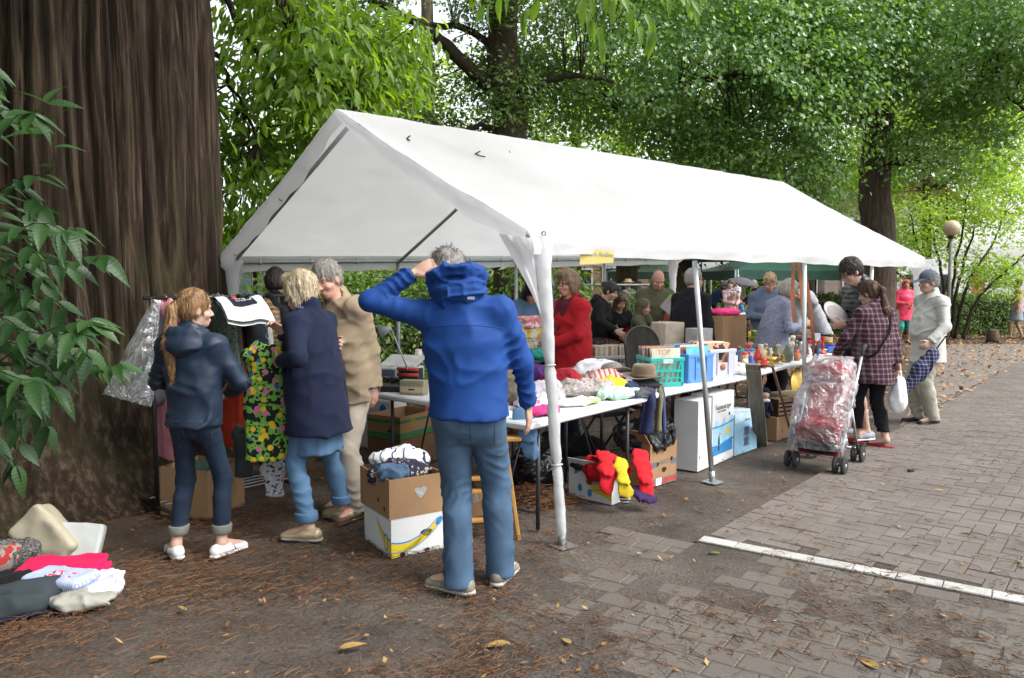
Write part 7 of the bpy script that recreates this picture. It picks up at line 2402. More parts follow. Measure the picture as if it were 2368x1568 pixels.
# ---------------- clothes on the first table
def onT(x,y,z=ZT,dz=.002):
 p=gp(x,y,z); p.z=z+dz
 return p
GC='clothes on the first table'
heap('pink_white_cloth','pink and white cloth hanging over the near table end','cloth',onT(1240,945),(0.16,0.14,0.095),patterned('pink_white_print',[(0,(.6,.6,.62)),(.55,(.55,.10,.22)),(.62,(.65,.6,.62))],'noise',9),31,R(40),group=GC)
heap('lilac_blouse','pale lilac blouse behind the wrapped tent leg','blouse',onT(1262,915),(0.16,0.14,0.108),cloth('pale_lilac',(.45,.42,.48)),32,R(10),group=GC)
heap('purple_jumper','deep purple jumper at the table left of the tent leg','jumper',onT(1228,892),(0.17,0.14,0.176),cloth('deep_purple',(.07,.025,.14)),33,group=GC)
heap('red_skirt','dark red cloth just right of the tent leg','cloth',onT(1302,905),(0.17,0.15,0.176),cloth('dark_red',(.26,.012,.02)),34,R(30),group=GC)
heap('white_print_shirt','white shirt with green print at the table front edge','shirt',onT(1330,936),(0.22,0.11,0.047),patterned('white_green_print',[(0,(.62,.64,.66)),(.60,(.35,.55,.15)),(.66,(.6,.63,.66))],'noise',6),35,R(36),fold=.01,group=GC)
heap('speckled_cardigan','grey speckled cardigan sprawling over the table edge','cardigan',onT(1352,915),(0.26,0.13,0.115),patterned('speckled_grey',[(0,(.22,.20,.19)),(.48,(.36,.34,.32)),(.60,(.34,.14,.12)),(.64,(.34,.32,.30))],'noise',60),36,R(15),fold=.025,group=GC)
heap('grey_print_jumper','black and grey print top behind the white bundle','top',onT(1322,878),(0.23,0.15,0.095),patterned('grey_black_print',[(0,(.05,.05,.055)),(.45,(.30,.31,.33)),(.6,(.5,.5,.52))],'noise',14),37,R(20),group=GC)
heap('white_bundle','bundle of white cloth on the table','cloth',onT(1378,880),(0.24,0.15,0.176),cloth('bright_white',(.68,.69,.72)),38,R(25),fold=.02,group=GC)
heap('striped_jumper','grey top with red stripes in front of the white bundle','top',onT(1392,896),(0.20,0.13,0.142),patterned('red_stripe',[(0,(.40,.08,.08)),(.32,(.42,.38,.34))],'wave',7.5,rot=(0,.3,.6)),39,R(35),group=GC)
heap('yellow_jumper','mustard yellow top on the table front','top',onT(1408,908),(0.17,0.11,0.115),cloth('mustard',(.52,.38,.02)),40,R(35),group=GC)
heap('mint_scarf','mint green cloth draped over the table edge','scarf',onT(1428,921),(0.20,0.10,0.074),cloth('mint',(.42,.62,.48)),41,R(40),group=GC)
heap('charcoal_trousers','charcoal trousers folded left of the brown hat','trousers',onT(1462,917),(.18,.10,.055),cloth('charcoal',(.055,.06,.075)),42,R(35),group=GC)
heap('black_hat_pile','black garments behind the grey felt hat','clothes',onT(1345,860),(0.25,0.16,0.162),BLACK,43,R(20),group=GC)
heap('grey_jersey','crumpled grey jersey beside the pink and white cloth','jersey',onT(1268,935),(.15,.12,.10),cloth('mid_grey_jersey',(.30,.29,.30)),46,R(60),group=GC)
heap('magenta_scarf','magenta scarf wound between the clothes at the near end','scarf',onT(1250,962),(.13,.07,.06),cloth('magenta',(.48,.03,.16)),47,R(35),group=GC)
heap('cream_blouse','cream blouse crumpled behind the red cloth','blouse',onT(1292,888),(.17,.12,.12),cloth('cream_blouse',(.52,.48,.40)),48,R(15),group=GC)
heap('navy_sweater','navy sweater folded behind the striped top','sweater',onT(1446,905),(.13,.09,.06),cloth('navy_sweater',(.02,.03,.07)),49,R(30),group=GC)
def hang(name,label,cat,a,b,w,mat,L,th=.012,seed=0,group=None):
 """strip of cloth lying over the table edge and hanging down"""
 a,b=Vector(a),Vector(b)
 d=(b-a); d.z=0
 dn=d.normalized(); sd_=Vector((-dn.y,dn.x,0))
 def fn(u,v):
  s=v*(d.length+L)
  on=np.minimum(s,d.length); dr=np.maximum(s-d.length,0)
  P=np.array(a)[None]+np.array(dn)[None]*(on+.018*np.minimum(dr*20,1))[:,None]
  P=P+np.array(sd_)[None]*((u-.5)*w*(1+.25*np.sin(v*5+seed))+.03*np.sin(v*3+seed))[:,None]
  P[:,2]+=.008-dr+.010*np.sin(u*8+v*6+seed)*(dr<.01)
  P+=np.array(dn)[None]*(.016*np.sin(u*7+v*3+seed)*(dr>.02))[:,None]
  return P
 mb=MB().grid(fn,9,36)
 V=mb.V[0]
 V2=V+np.array(dn)[None]*-th*.5+np.array([0,0,-th*.3])[None]
 o=mb.build(name,mat)
 m=o.modifiers.new('thick','SOLIDIFY'); m.thickness=th
 return tag(o,label,cat,group)
hang('navy_trouser_leg','navy trousers hanging over the table edge','trousers',onT(1475,898),onT(1498,916),.12,cloth('navy_cotton',(.018,.025,.07)),.30,seed=1)
hang('olive_belt','olive cloth belt hanging down beside the navy trousers','belt',onT(1520,892),onT(1532,908),.045,cloth('olive_belt',(.14,.14,.08)),.32,seed=2)
hang('blue_cord_strap','thin blue strap hanging at the gap between tables','strap',onT(1530,890),onT(1542,906),.022,cloth('blue_strap',(.05,.07,.16)),.36,seed=3)
# hats
def hat(label,loc,col,band,s=1.0,rz=0,tilt=(0,0)):
 t=thing('felt_hat',label,'hat',loc,rz,'felt hats on the table')
 t.rotation_euler=(tilt[0],tilt[1],rz)
 m=M('felt_'+band,col,rough=.95,var=.12,scale=9,bump=.2,bscale=120,sheen=.3)
 prof=[(.155,.022),(.158,.026),(.150,.020),(.118,.012),(.094,.012),(.088,.03),(.084,.07),(.080,.098),(.068,.116),(.045,.114),(.02,.104),(0,.102)]
 mb=MB(); mb.lathe([(r*s,z*s) for r,z in prof],n=32,sy=1.18)
 V=mb.V[0]
 k=np.clip((V[:,2]-.06*s)/(.06*s),0,1)
 V[:,0]*=1-.18*k*np.clip(V[:,1]/(.09*s),0,1)
 br=np.sqrt(V[:,0]**2+V[:,1]**2)>.11*s
 V[br,2]+=.012*s*np.cos(2*np.arctan2(V[br,1],V[br,0]))*-1
 mb.build('felt',m,t)
 MB().lathe([(.0945*s,.014*s),(.0905*s,.040*s),(.088*s,.040*s),(.090*s,.014*s)],n=32,sy=1.18).build('hat_band',M('band_'+band,tuple(c*.8 for c in col),rough=.6),t)
 return t
hat('grey felt hat tipped up at the back of the table',onT(1414,888,ZT,.05),(.24,.21,.18),'grey',1.05,R(30),(R(-22),R(8)))
hat('brown felt hat with tan band in front of the dark board',onT(1488,897,ZT,.075),(.15,.105,.065),'brown',1.05,R(45))
heap('black_felt_stack','dark hat crushed beneath the brown felt hat','hat',onT(1490,899),(.12,.11,.075),cloth('black_felt',(.03,.028,.026)),45,fold=.008)
hat('second brown felt hat half hidden beside the turquoise crate',onT(1520,884,ZT,.05),(.14,.095,.062),'brown2',1.0,R(20))
# dark round topped board
DKW=M('dark_weathered_wood',(.018,.019,.017),col2=(.045,.044,.038),rough=.95,spec=.08,scale=6,bump=.5,bscale=30,stretch=(3,3,.4))
t=thing('round_topped_board','dark weathered board with rounded top leaning behind the hats','board',gp(1492,873,ZT),R(16))
t.location.z=ZT
t.rotation_euler=(R(-14),0,R(16))
w_,hh_=.175,.30
poly=[(-w_,0),(w_,0),(w_,hh_)]+[(w_*math.cos(a),hh_+.18*math.sin(a)) for a in np.linspace(.15,math.pi-.15,16)]+[(-w_,hh_)]
MB().prism(poly,0,.022,0,lambda V:np.stack([V[:,0],V[:,2],V[:,1]],axis=1)).build('panel',DKW,t)
MB().tube([Vector((x,-.004,z)) for x,z in poly[2:]],.006,6).build('rim',M('dull_rim',(.07,.07,.065),rough=.5),t)
# ---------------- crates with records
LPC=[(.6,.58,.5),(.05,.05,.06),(.45,.1,.06),(.1,.2,.4),(.55,.45,.2),(.3,.28,.25),(.65,.62,.58),(.12,.3,.25),(.5,.25,.1),(.2,.2,.24)]
def crate(name,label,loc,rz,W,D,H,mat,style,n_lp,lp_h=.31,front=None,cat='crate',wall=.012):
 """plastic crate of real bars and openings; front side is local -y"""
 t=thing(name,label,cat,loc,rz,'crates on the tables')
 MB().box((0,0,.006),(W-.004,D-.004,.012)).build('base',mat,t)
 mb=MB()
 # rims
 for z,hgt in ((H-.015,.03),(.02,.03)):
  for sy in (-1,1):mb.box((0,sy*(D/2-wall/2),z),(W+(.012 if z>.1 else 0),wall+(.006 if z>.1 else 0),hgt),bev=.003)
  for sx in (-1,1):mb.box((sx*(W/2-wall/2),0,z),(wall+.006,D-wall,hgt),bev=.003)
 for sx in (-1,1):
  for sy in (-1,1):mb.box((sx*(W/2-.014),sy*(D/2-.014),H/2),(.028,.028,H-.004),bev=.004)
 if style=='lattice':
  for sy in (-1,1):
   mb.box((0,sy*(D/2-wall/2),H*.55),(W-.05,wall,.022))
   mb.box((0,sy*(D/2-wall/2),H*.30),(W-.05,wall*.8,.010))
   for k in range(5):mb.box(((k-2)*W/6,sy*(D/2-wall/2),H/2),(.014,wall*.9,H-.05),rot=rotm(0,R(12),0))
  for sx in (-1,1):
   mb.box((sx*(W/2-wall/2),0,H*.55),(wall,D-.05,.022))
   mb.box((sx*(W/2-wall/2),0,H*.30),(wall*.8,D-.05,.010))
   for k in range(5):mb.box((sx*(W/2-wall/2),(k-2)*D/6,H/2),(wall*.9,.014,H-.05))
  mb.build('frame',mat,t)
  hb=MB().box((0,-D/2-.004,H-.03),(W*.3,.012,.035),bev=.004); hb.build('handle',M('pale_handle',(.55,.62,.60),bump=0),t)
 else:
  for sy in (-1,1):
   hw=W*.17
   mb.box((-(W/4+hw/2),sy*(D/2-wall/2),H/2),(W/2-hw-.02,wall*.8,H-.03)); mb.box(((W/4+hw/2),sy*(D/2-wall/2),H/2),(W/2-hw-.02,wall*.8,H-.03))
   mb.box((0,sy*(D/2-wall/2),H*.28),(hw*2+.02,wall*.8,H*.5));
   for k in (-1,1):mb.box((k*W*.22,sy*(D/2+.002),H/2),(.012,.012,H-.05),bev=.002)
  for sx in (-1,1):
   mb.box((sx*(W/2-wall/2),0,H/2),(wall*.8,D-.04,H-.03))
   for k in (-1,0,1):mb.box((sx*(W/2+.002),k*D*.25,H/2),(.012,.012,H-.05),bev=.002)
  mb.build('body',mat,t)
 q=random.Random(sum(map(ord,label)))
 for k in range(n_lp):
  y=-D/2+.028+(D-.05)*k/max(1,n_lp-1)
  c=q.choice(LPC)
  m_=front if (front and k==0) else M('sleeve_%d'%LPC.index(c),c,rough=.55,var=.25,scale=11,bump=.02)
  hz_=lp_h*q.uniform(.94,1.0)
  o=MB().box((0,0,hz_/2),(min(W-.035,lp_h)*q.uniform(.95,1),.004 if lp_h>.25 else (D/n_lp)*.8,hz_)).build('record_sleeve' if lp_h>.25 else 'book',m_,t,loc=(q.uniform(-.004,.004),y,.014),rot=(R(q.uniform(-9,-3)),0,0))
 return t
TURQ=plastic('turquoise',(.03,.42,.38)); LBLU=plastic('cornflower',(.10,.25,.62)); LGRP=plastic('pale_grey',(.46,.47,.54)); GRP=plastic('grey_tub',(.30,.33,.34)); DBL=plastic('royal_blue',(.03,.10,.42))
rzl=math.atan2(ua.y,ua.x)
tq=crate('plastic_crate','turquoise lattice crate packed with records',gp(1566,893,ZT)+BK*.17+Vector((0,0,.002)),R(12),.29,.33,.24,TURQ,'lattice',20,front=M('cream_sleeve',(.62,.57,.46),bump=0))
text_mesh('lettering','TOP',.06,M('sleeve_rust',(.45,.14,.06),bump=0),tq,(-.03,-.1415-.012,.285),(R(85),0,0),.0003)
crate('plastic_crate','cornflower blue crate packed with records',gp(1631,884,ZT)+BK*.18+Vector((0,0,.002)),R(32),.30,.34,.25,LBLU,'solid',16,front=M('sky_sleeve',(.10,.36,.66),var=.4,scale=8,bump=0))
gc=crate('plastic_crate','pale grey crate packed with records',gp(1684,873,ZT)+BK*.18+Vector((0,0,.002)),R(26),.30,.34,.26,LGRP,'solid',14,front=patterned('photo_sleeve',[(0,(.03,.025,.02)),(.45,(.05,.04,.035)),(.5,(.5,.28,.17)),(.62,(.55,.33,.2)),(.7,(.04,.03,.03))],'noise',7))
MB().lathe([(0,0),(.03,.0),(.03,.002),(0,.002)],n=18,rot=rotm(R(90),0,0)).build('round_sticker',M('rust_sticker',(.35,.13,.05),bump=0),gc,loc=(0.0,-.172,.10))
crate('book_tub','grey tub filled with old books behind the clothes',mt(2.9,-1.25,ZT+.002)*0+gp(1408,858,ZT)+Vector((0,0,.002)),R(20),.46,.30,.16,GRP,'solid',1,cat='tub')
bt=bpy.data.objects['book_tub']
for c in list(bt.children):
 if c.name.startswith('book.') or c.name=='book' or c.name.startswith('record_sleeve'):bpy.data.objects.remove(c)
q=random.Random(5)
x=-.20
while x<.20:
 w=q.uniform(.014,.032)
 c=q.choice([(.45,.40,.32),(.36,.30,.22),(.5,.46,.38),(.25,.18,.11),(.04,.035,.03),(.42,.36,.24),(.3,.26,.2)])
 MB().box((x+w/2,0,.045+.105),(w*.93,.20,.21*q.uniform(.9,1.0)),bev=.002).build('book',M('book_%.2f'%c[0],c,rough=.8,var=.2),bt)
 x+=w
# ---------------- goods on the back tables
GB='goods on the back tables'
def boxy(name,label,cat,loc,d,mat,rz=0,bev=.008,rot=None,group=GB):
 o=MB().box((0,0,d[2]/2),d,bev=bev).build(name,mat,None,loc,rot or (0,0,rz))
 return tag(o,label,cat,group)
for k,(dz,m_,lab) in enumerate(((0,cloth('brown_wool',(.12,.075,.05)),'brown folded blanket at the bottom of the stack'),(.11,patterned('cream_tan_print',[(0,(.5,.45,.36)),(.5,(.34,.28,.2)),(.6,(.12,.1,.09))],'noise',14),'cream and grey folded quilt in the blanket stack'),
         (.23,patterned('yellow_orange_quilt',[(0,(.62,.58,.48)),(.48,(.62,.48,.06)),(.6,(.60,.25,.12))],'noise',11),'yellow and orange printed quilt in the blanket stack'),(.35,patterned('pink_print_quilt',[(0,(.66,.60,.54)),(.45,(.62,.16,.22)),(.58,(.6,.36,.3)),(.68,(.62,.45,.05))],'noise',13),'pink and yellow printed quilt on top of the stack'))):
 folded('folded_quilt',lab,'blanket',mt(3.05,.15,ZT+dz+.004),(.50,.40,.125),m_,k+3,R(20+9*k),group='folded blankets',layers=2,res=.014)
heap('teal_jumper','teal green jumper on the table below the quilts','jumper',mt(2.95,-.0,ZT+.002)+Vector((.12,-.1,0)),(.22,.14,.12),cloth('teal_green',(.03,.30,.25)),51,group=GB)
heap('white_print_blouse','white printed blouse in front of the teal jumper','blouse',onT(1228,866),(.18,.12,.08),patterned('white_dot_print',[(0,(.55,.56,.54)),(.6,(.3,.3,.28))],'noise',30),52,group=GB)
heap('dark_shoes_pile','dark brown leather bags heaped behind the book tub','bags',mt(4.45,.12,ZT+.002),(.24,.18,.15),M('brown_leather',(.06,.025,.02),rough=.45,bump=.3,bscale=30),53,group=GB)
heap('black_leather_bag','black leather handbag right behind the red coat','bag',mt(4.25,.05,ZT+.002),(.13,.10,.15),BKSH,54,group=GB)
# red suitcase and games
RSC=M('red_vinyl_case',(.38,.02,.02),rough=.35,var=.1,bump=.1)
t=thing('red_suitcase','red hard suitcase with white rim standing on the back table','suitcase',mt(4.98,.06,ZT)+Vector((0,0,.06)),rzl-R(32),GB)
MB().box((0,0,.13),(.32,.16,.26),bev=.03).build('shell',RSC,t)
MB().box((0,.045,.13),(.328,.012,.268),bev=.004).build('white_rim',PWHITE,t)
MB().tube([Vector((-.06,-.085,.12)),Vector((-.055,-.115,.12)),Vector((.055,-.115,.12)),Vector((.06,-.085,.12))],.009,8).build('handle',M('cream_handle',(.5,.45,.4),bump=0),t)
GAME=patterned('game_lid_print',[(0,(.05,.12,.45)),(.40,(.62,.50,.03)),(.52,(.55,.04,.04)),(.60,(.08,.30,.6)),(.7,(.62,.6,.55))],'noise',9,rough=.4,fold=0)
for k,(d_,m_,lab) in enumerate((((.46,.34,.06),PRED,'red game box under the yellow and blue one'),((.44,.32,.055),GAME,'colourful board game box tilted on the pile'))):
 boxy('game_box',lab,'game box',mt(5.35,.22,ZT+.16+k*.062),d_,m_,rzl+R(8*k),rot=(R(8),R(-6),rzl+R(10*k)))
boxy('plain_carton','brown carton underneath the game boxes','box',mt(5.40,.25,ZT+.002),(.40,.34,.155),CARD,rzl)
# small wooden easel chair and red pompom, blue basket
t=thing('wooden_folding_rack','small pale wooden folding frame right of the game boxes','frame',mt(5.85,.05,ZT),rzl,GB)
PW=M('pale_wood',(.42,.28,.17),rough=.6,stretch=(1,1,.3))
for sx in (-.10,.10):
 MB().tube([Vector((sx,-.10,0)),Vector((sx,.10,.22))],.009,6).build('slat',PW,t); MB().tube([Vector((sx,.10,0)),Vector((sx,-.10,.22))],.009,6).build('slat',PW,t)
MB().box((0,0,.225),(.26,.22,.014),bev=.003).build('seat',PW,t)
o=soft('red_pompom',SD().ell((0,0,.05),(.055,.055,.05)),.010,M('red_wool',(.50,.02,.025),rough=1,bump=.8,bscale=80),None,lambda P:-.010*ridged(P*60,3),.04,mt(6.05,-.05,ZT+.19)); tag(o,'fluffy red pompom by the wooden frame','pompom',GB)
crate('plastic_basket','royal blue slatted basket left of the black sweater man',mt(6.18,-.04,ZT+.002),R(28),.30,.24,.17,DBL,'lattice',0)
heap('dark_cloth','dark grey cloth heaped in the blue basket','cloth',mt(6.18,-.04,ZT+.10),(.11,.09,.13),cloth('dark_grey_cap',(.04,.04,.045)),57,group=GB)
boxy('white_storage_box','translucent white storage box by the child','box',mt(6.45,.20,ZT+.002),(.36,.28,.26),plastic('milky_white',(.60,.62,.68)),rzl)
# red toy held by the child, board held by the bald man
hp=local_pt(kid,0)
o=MB().box((0,0,.06),(.035,.02,.14),bev=.004).box((0,-.012,.03),(.04,.008,.012)).box((0,-.012,.06),(.04,.008,.012)).box((0,-.012,.09),(.04,.008,.012)).build('red_toy',PRED,None,hp+Vector((.05,-.03,.02)),(0,R(22),R(20))); tag(o,'ribbed red plastic toy in the hand of the child','toy')
t=thing('game_board','grey board with light green band held by the bald man','board',at(1556,712,10.05),R(10)); t.rotation_euler=(R(10),R(38),R(15))
MB().box((0,0,0),(.30,.012,.20),bev=.003).build('panel',M('grey_board',(.36,.34,.34),rough=.6),t); MB().box((0,-.002,.085),(.302,.013,.055),bev=.002).build('green_band',M('lime_print',(.30,.48,.10),bump=0),t)
# ---------------- table behind the records: box with pink cloth, candelabra, picture
def m2(t_,d=0.,z=ZT):
 p=M2a+(M2b-M2a)*t_+BK*d
 return Vector((p.x,p.y,z))
bb=Carton('cardboard_box','tall brown box topped with a pink cloth behind the records',m2(.22,.05),m2(.22,.36),m2(.60,.05),.47,CARD,CARD,z=ZT+.002,lid=True)
heap('pink_cloth','hot pink cloth crumpled on the tall brown box','cloth',bb.top(.5,.5,.002),(.24,.19,.085),cloth('neon_pink',(.78,.06,.22)),61,R(40),fold=.015)
t=thing('picture_frame','small framed orange picture by the tent pole','picture',m2(-.06,.1,ZT),R(18))
t.rotation_euler=(R(-12),0,R(18))
MB().box((0,0,.11),(.20,.012,.22),bev=.003).build('frame',M('pale_frame',(.42,.38,.33)),t); MB().box((0,-.004,.11),(.155,.010,.175)).build('print',M('orange_picture',(.60,.27,.07),var=.2),t)
boxy('stacked_folders','pale grey folders left of the tall brown box','folders',m2(.10,.25),(.24,.20,.34),M('pale_grey_board',(.40,.38,.37)),R(30),.004)
boxy('blue_lidded_tub','tub with blue lid behind the black sweater man','tub',m2(.06,.62,ZT+.002),(.30,.26,.40),M('cream_tub',(.5,.44,.34)),R(30),.01)
IRON=M('black_wrought_iron',(.012,.012,.012),rough=.5,metal=.3)
t=thing('candelabra','black wrought iron candelabra before the tall brown box','candelabra',gp(1727,812,ZT+.02)+Vector((0,0,-.02)),R(20))
t.location.z=ZT+.002
mb=MB(); mb.tube([Vector((0,0,.0)),Vector((0,0,.40))],.008,8); mb.lathe([(.06,0),(.055,.008),(.01,.016)],n=14)
mb.build('stem',IRON,t)
for sx in (-1,1):
 MB().tube([Vector((0,0,.16)),Vector((sx*.05,0,.20)),Vector((sx*.12,0,.21)),Vector((sx*.17,0,.25)),Vector((sx*.175,0,.32))],.005,6).build('arm',IRON,t)
 MB().tube([Vector((sx*(.07+.028*math.sin(a)*(1-a/8)),0,.235+.028*math.cos(a)*(1-a/8))) for a in np.linspace(0,6.5,14)],.004,5).build('scroll',IRON,t)
 MB().lathe([(.008,0),(.022,.006),(.02,.03),(.016,.03)],(sx*.175,0,.32),10).build('candle_cup',IRON,t)
MB().lathe([(.008,0),(.022,.006),(.02,.03),(.016,.03)],(0,0,.40),10).build('candle_cup',IRON,t)
# ---------------- trinkets on the third table
GT='trinkets on the third table'
def lathe_thing(name,label,cat,loc,prof,mat,s=1.0,n=18,extra=None,group=GT,sy=1.0,rz=0):
 t=thing(name,label,cat,loc,rz,group)
 MB().lathe([(r*s,z*s) for r,z in prof],n=n,sy=sy).build('body',mat,t)
 if extra:extra(t,s)
 return t
GLASS=clear_plastic('clear_glass',op=.25,bsc=3,strength=.1)
WPOR=M('white_porcelain',(.66,.65,.63),rough=.2,var=.05,bump=0,coat=.5); BRONZE=M('old_copper',(.20,.10,.06),rough=.35,metal=.7,var=.25); BRASSY=M('yellow_brass',(.50,.34,.09),rough=.3,metal=.85,var=.2); PEWT=M('pewter',(.30,.29,.27),rough=.35,metal=.6); IVORY=M('ivory_ceramic',(.50,.44,.30),rough=.4,var=.15); CELAD=M('grey_green_stoneware',(.16,.19,.12),rough=.5,var=.2); TERRA=M('terracotta',(.38,.17,.08),rough=.7)
P_VASE=[(.028,0),(.035,.01),(.05,.06),(.045,.10),(.022,.14),(.026,.17),(.022,.17)]
P_BOWL=[(.03,0),(.032,.01),(.07,.045),(.078,.075),(.072,.075),(.05,.03),(0,.02)]
P_MUG=[(.034,0),(.037,.005),(.037,.09),(.033,.09),(.032,.01),(0,.008)]
P_JAR=[(.03,0),(.045,.02),(.048,.07),(.035,.10),(.038,.11),(.02,.125),(.008,.13),(.01,.145),(0,.15)]
P_STICK=[(.045,0),(.04,.015),(.014,.03),(.012,.06),(.02,.08),(.012,.10),(.013,.15),(.024,.17),(.02,.175),(0,.172)]
P_CARAFE=[(.05,0),(.055,.01),(.05,.06),(.02,.15),(.018,.19),(.034,.24),(.036,.25),(.030,.25),(.014,.19),(.045,.06),(0,.01)]
def handle_at(r,z0,z1,m_):
 def f(t,s):
  MB().tube([Vector((r*s,0,z1*s)),Vector(((r+.025)*s,0,(z1-.005)*s)),Vector(((r+.03)*s,0,(z0+z1)/2*s)),Vector(((r+.02)*s,0,z0*s)),Vector((r*.9*s,0,z0*s))],.006*s,6).build('handle',m_,t)
 return f
def spout(m_):
 def f(t,s):
  MB().tube([Vector((-.04*s,0,.05*s)),Vector((-.075*s,0,.08*s)),Vector((-.085*s,0,.12*s))],[.014*s,.010*s,.006*s],8).build('spout',m_,t)
  handle_at(.045,.04,.10,m_)(t,s)
 return f
def figurine(name,label,loc,mats,s=1.0,rz=0,n=4,cat='figurine'):
 t=thing(name,label,cat,loc,rz,GT)
 S=SD().ell((0,0,.05),(.032,.028,.05),k=.02).ell((0,0,.115),(.022,.022,.025),k=.015).cap((-.03,-.005,.08),(-.012,-.03,.05),.010,k=.01).cap((.03,-.005,.08),(.015,-.03,.055),.010,k=.01)
 V,F=S.mesh(.007)
 mesh_np('body',V*s,F,mats[0],t)
 S2=SD().ell((0,.004,.13),(.026,.026,.018)); V,F=S2.mesh(.006); mesh_np('headgear',V*s,F,mats[1],t)
 MB().lathe([(.036*s,0),(.034*s,.012*s),(.0,.013*s)],n=12).build('plinth',mats[-1],t)
 return t
def bird(name,label,loc,mat,s=1.0,rz=0,beak=None):
 t=thing(name,label,'figurine',loc,rz,GT)
 S=SD().ell((0,0,.06),(.045,.065,.055),k=.03).cap((0,-.045,.08),(0,-.05,.15),.026,.020,k=.03).ell((0,-.058,.165),(.022,.028,.022),k=.015).cap((0,.05,.06),(0,.085,.085),.02,.01,k=.02)
 V,F=S.mesh(.007); mesh_np('body',V*s,F,mat,t)
 MB().lathe([(.009*s,0),(.0,.028*s)],n=8,rot=rotm(R(90),0,0)).build('beak',beak or TERRA,t,loc=(0,-.08*s,.163*s))
 return t
def T3(x,y,dz=.002):
 p=gp(x,y,ZT); p.z=ZT+dz
 return p
lathe_thing('copper_pot','small copper teapot with tall lid at the table edge','teapot',T3(1792,842),P_JAR,BRONZE,.95,extra=spout(BRONZE))
lathe_thing('brass_bowl','banded brass bowl beside the walking cane','bowl',T3(1766,850),P_BOWL,BRASSY,.85)
lathe_thing('white_saucer','white saucer with brown rim by the brass bowl','saucer',T3(1752,848),[(.03,0),(.06,.012),(.058,.015),(0,.006)],WPOR,1.0)
lathe_thing('glass_carafe','tall flared clear glass carafe among the trinkets','carafe',T3(1806,822),P_CARAFE,GLASS,1.15)
bird('porcelain_goose','white porcelain goose left of the glass carafe',T3(1787,826),WPOR,1.25,R(30),PORANGE)
lathe_thing('red_soda_glass','red printed soda bottle at the table edge','bottle',T3(1842,832),[(.03,0),(.034,.01),(.034,.07),(.022,.10),(.02,.115),(.012,.115)],M('soda_red',(.55,.06,.04),var=.3,scale=30,rough=.25),.95)
lathe_thing('glass_tumbler','clear tumbler left of the red bottle','tumbler',T3(1825,835),P_MUG,GLASS,1.0)
lathe_thing('terracotta_mug','small orange brown mug near the far pole','mug',T3(1855,826),P_MUG,TERRA,.8)
lathe_thing('stoneware_jar','grey green stoneware jar behind the goose','jar',T3(1778,812),P_JAR,CELAD,1.45)
for k,(x,y,lab,ms,s) in enumerate(((1723,856,'figurine in red and gold robe at the left of the trinkets',(IVORY,PRED,TERRA),1.25),(1716,842,'figurine with teal cap behind the robed figurine',(TERRA,PTEAL,BRSH),1.1),(1738,842,'white figurine with blue cap right of the robed one',(WPOR,PBLUE,WPOR),1.15),
         (1752,834,'pale sitting figurine beside the ivory jug',(IVORY,BRSH,IVORY),1.1),(1768,830,'figurine with silver cap left of the goose',(IVORY,PEWT,BRSH),1.2),(1708,830,'small brown figurine at the back left corner',(BRSH,TERRA,BRSH),1.0),(1730,826,'figurine with navy hat at the back of the trinkets',(WPOR,PBLACK,WPOR),1.1),(1745,818,'reddish figurine standing behind the others',(TERRA,PRED,BRSH),1.1))):
 figurine('figurine',lab,T3(x,y),ms,s,R(30+40*k))
lathe_thing('ivory_jug','ivory ceramic jug with brown scrolls','jug',T3(1758,838),P_VASE,IVORY,1.15,extra=handle_at(.05,.04,.12,BRSH))
lathe_thing('shell_dish','pale dish with rust rim at the back of the trinkets','dish',T3(1738,812),P_BOWL,IVORY,1.3)
for k,(x,y) in enumerate(((1709,866),(1722,868),(1716,861))):
 heap('porcelain_trinket',['white porcelain trinket at the record crate corner','white and gold trinket beside the grey plank','small white trinket between the other two'][k],'trinket',T3(x,y),(.045,.04,.06),WPOR,70+k,fold=.008,res=.008,group=GT)
lathe_thing('brass_candlestick','brass candlestick left of the green box','candlestick',T3(1738,800,.0),P_STICK,BRASSY,1.25)
lathe_thing('brass_vase','gold vase at the foot of the candelabra','vase',T3(1705,812),P_VASE,BRASSY,1.1)
t=thing('square_brass_vase','dark square metal vase before the blue sweater','vase',T3(1795,806),R(35),GT)
MB().box((0,0,.15),(.13,.13,.30),bev=.008).build('body',M('dark_brass',(.09,.08,.035),rough=.25,metal=.7,var=.6,scale=5),t); MB().box((0,0,.303),(.11,.11,.004)).build('opening',HOLE,t)
boxy('lime_green_box','white and green plastic toy box behind the candlestick','toy box',T3(1765,800),(.26,.16,.20),patterned('white_green_box',[(0,(.62,.64,.62)),(.5,(.08,.42,.07))],'wave',1.2,rot=(0,0,.3),fold=0),R(35),.015,group=GT)
heap('yellow_toy','bright yellow toy left of the lime green box','toy',T3(1742,796),(.06,.05,.20),plastic('toy_yellow',(.66,.48,.02)),75,fold=.015,group=GT)
heap('cream_rope','coil of cream rope on the lime green box','rope',T3(1766,800,.20)+Vector((-.02,-.09,-.16)),(.10,.05,.15),M('cream_rope',(.50,.44,.30),rough=.9,bump=.8,bscale=60),76,fold=.03,fs=2,group=GT)
boxy('red_card_box','small pinkish red box behind the carafe','box',T3(1828,806),(.08,.06,.13),M('pinkish_red',(.60,.08,.10)),R(20),.004,group=GT)
heap('red_black_gloves','red and black gloves heaped beyond the carafe','gloves',T3(1862,800),(.16,.10,.09),patterned('red_black',[(0,(.015,.015,.018)),(.5,(.50,.02,.02))],'noise',7),77,group=GT)
heap('dark_knit','dark knitted things behind the red box','knitwear',T3(1830,800),(.15,.10,.09),BLACK,78,group=GT)
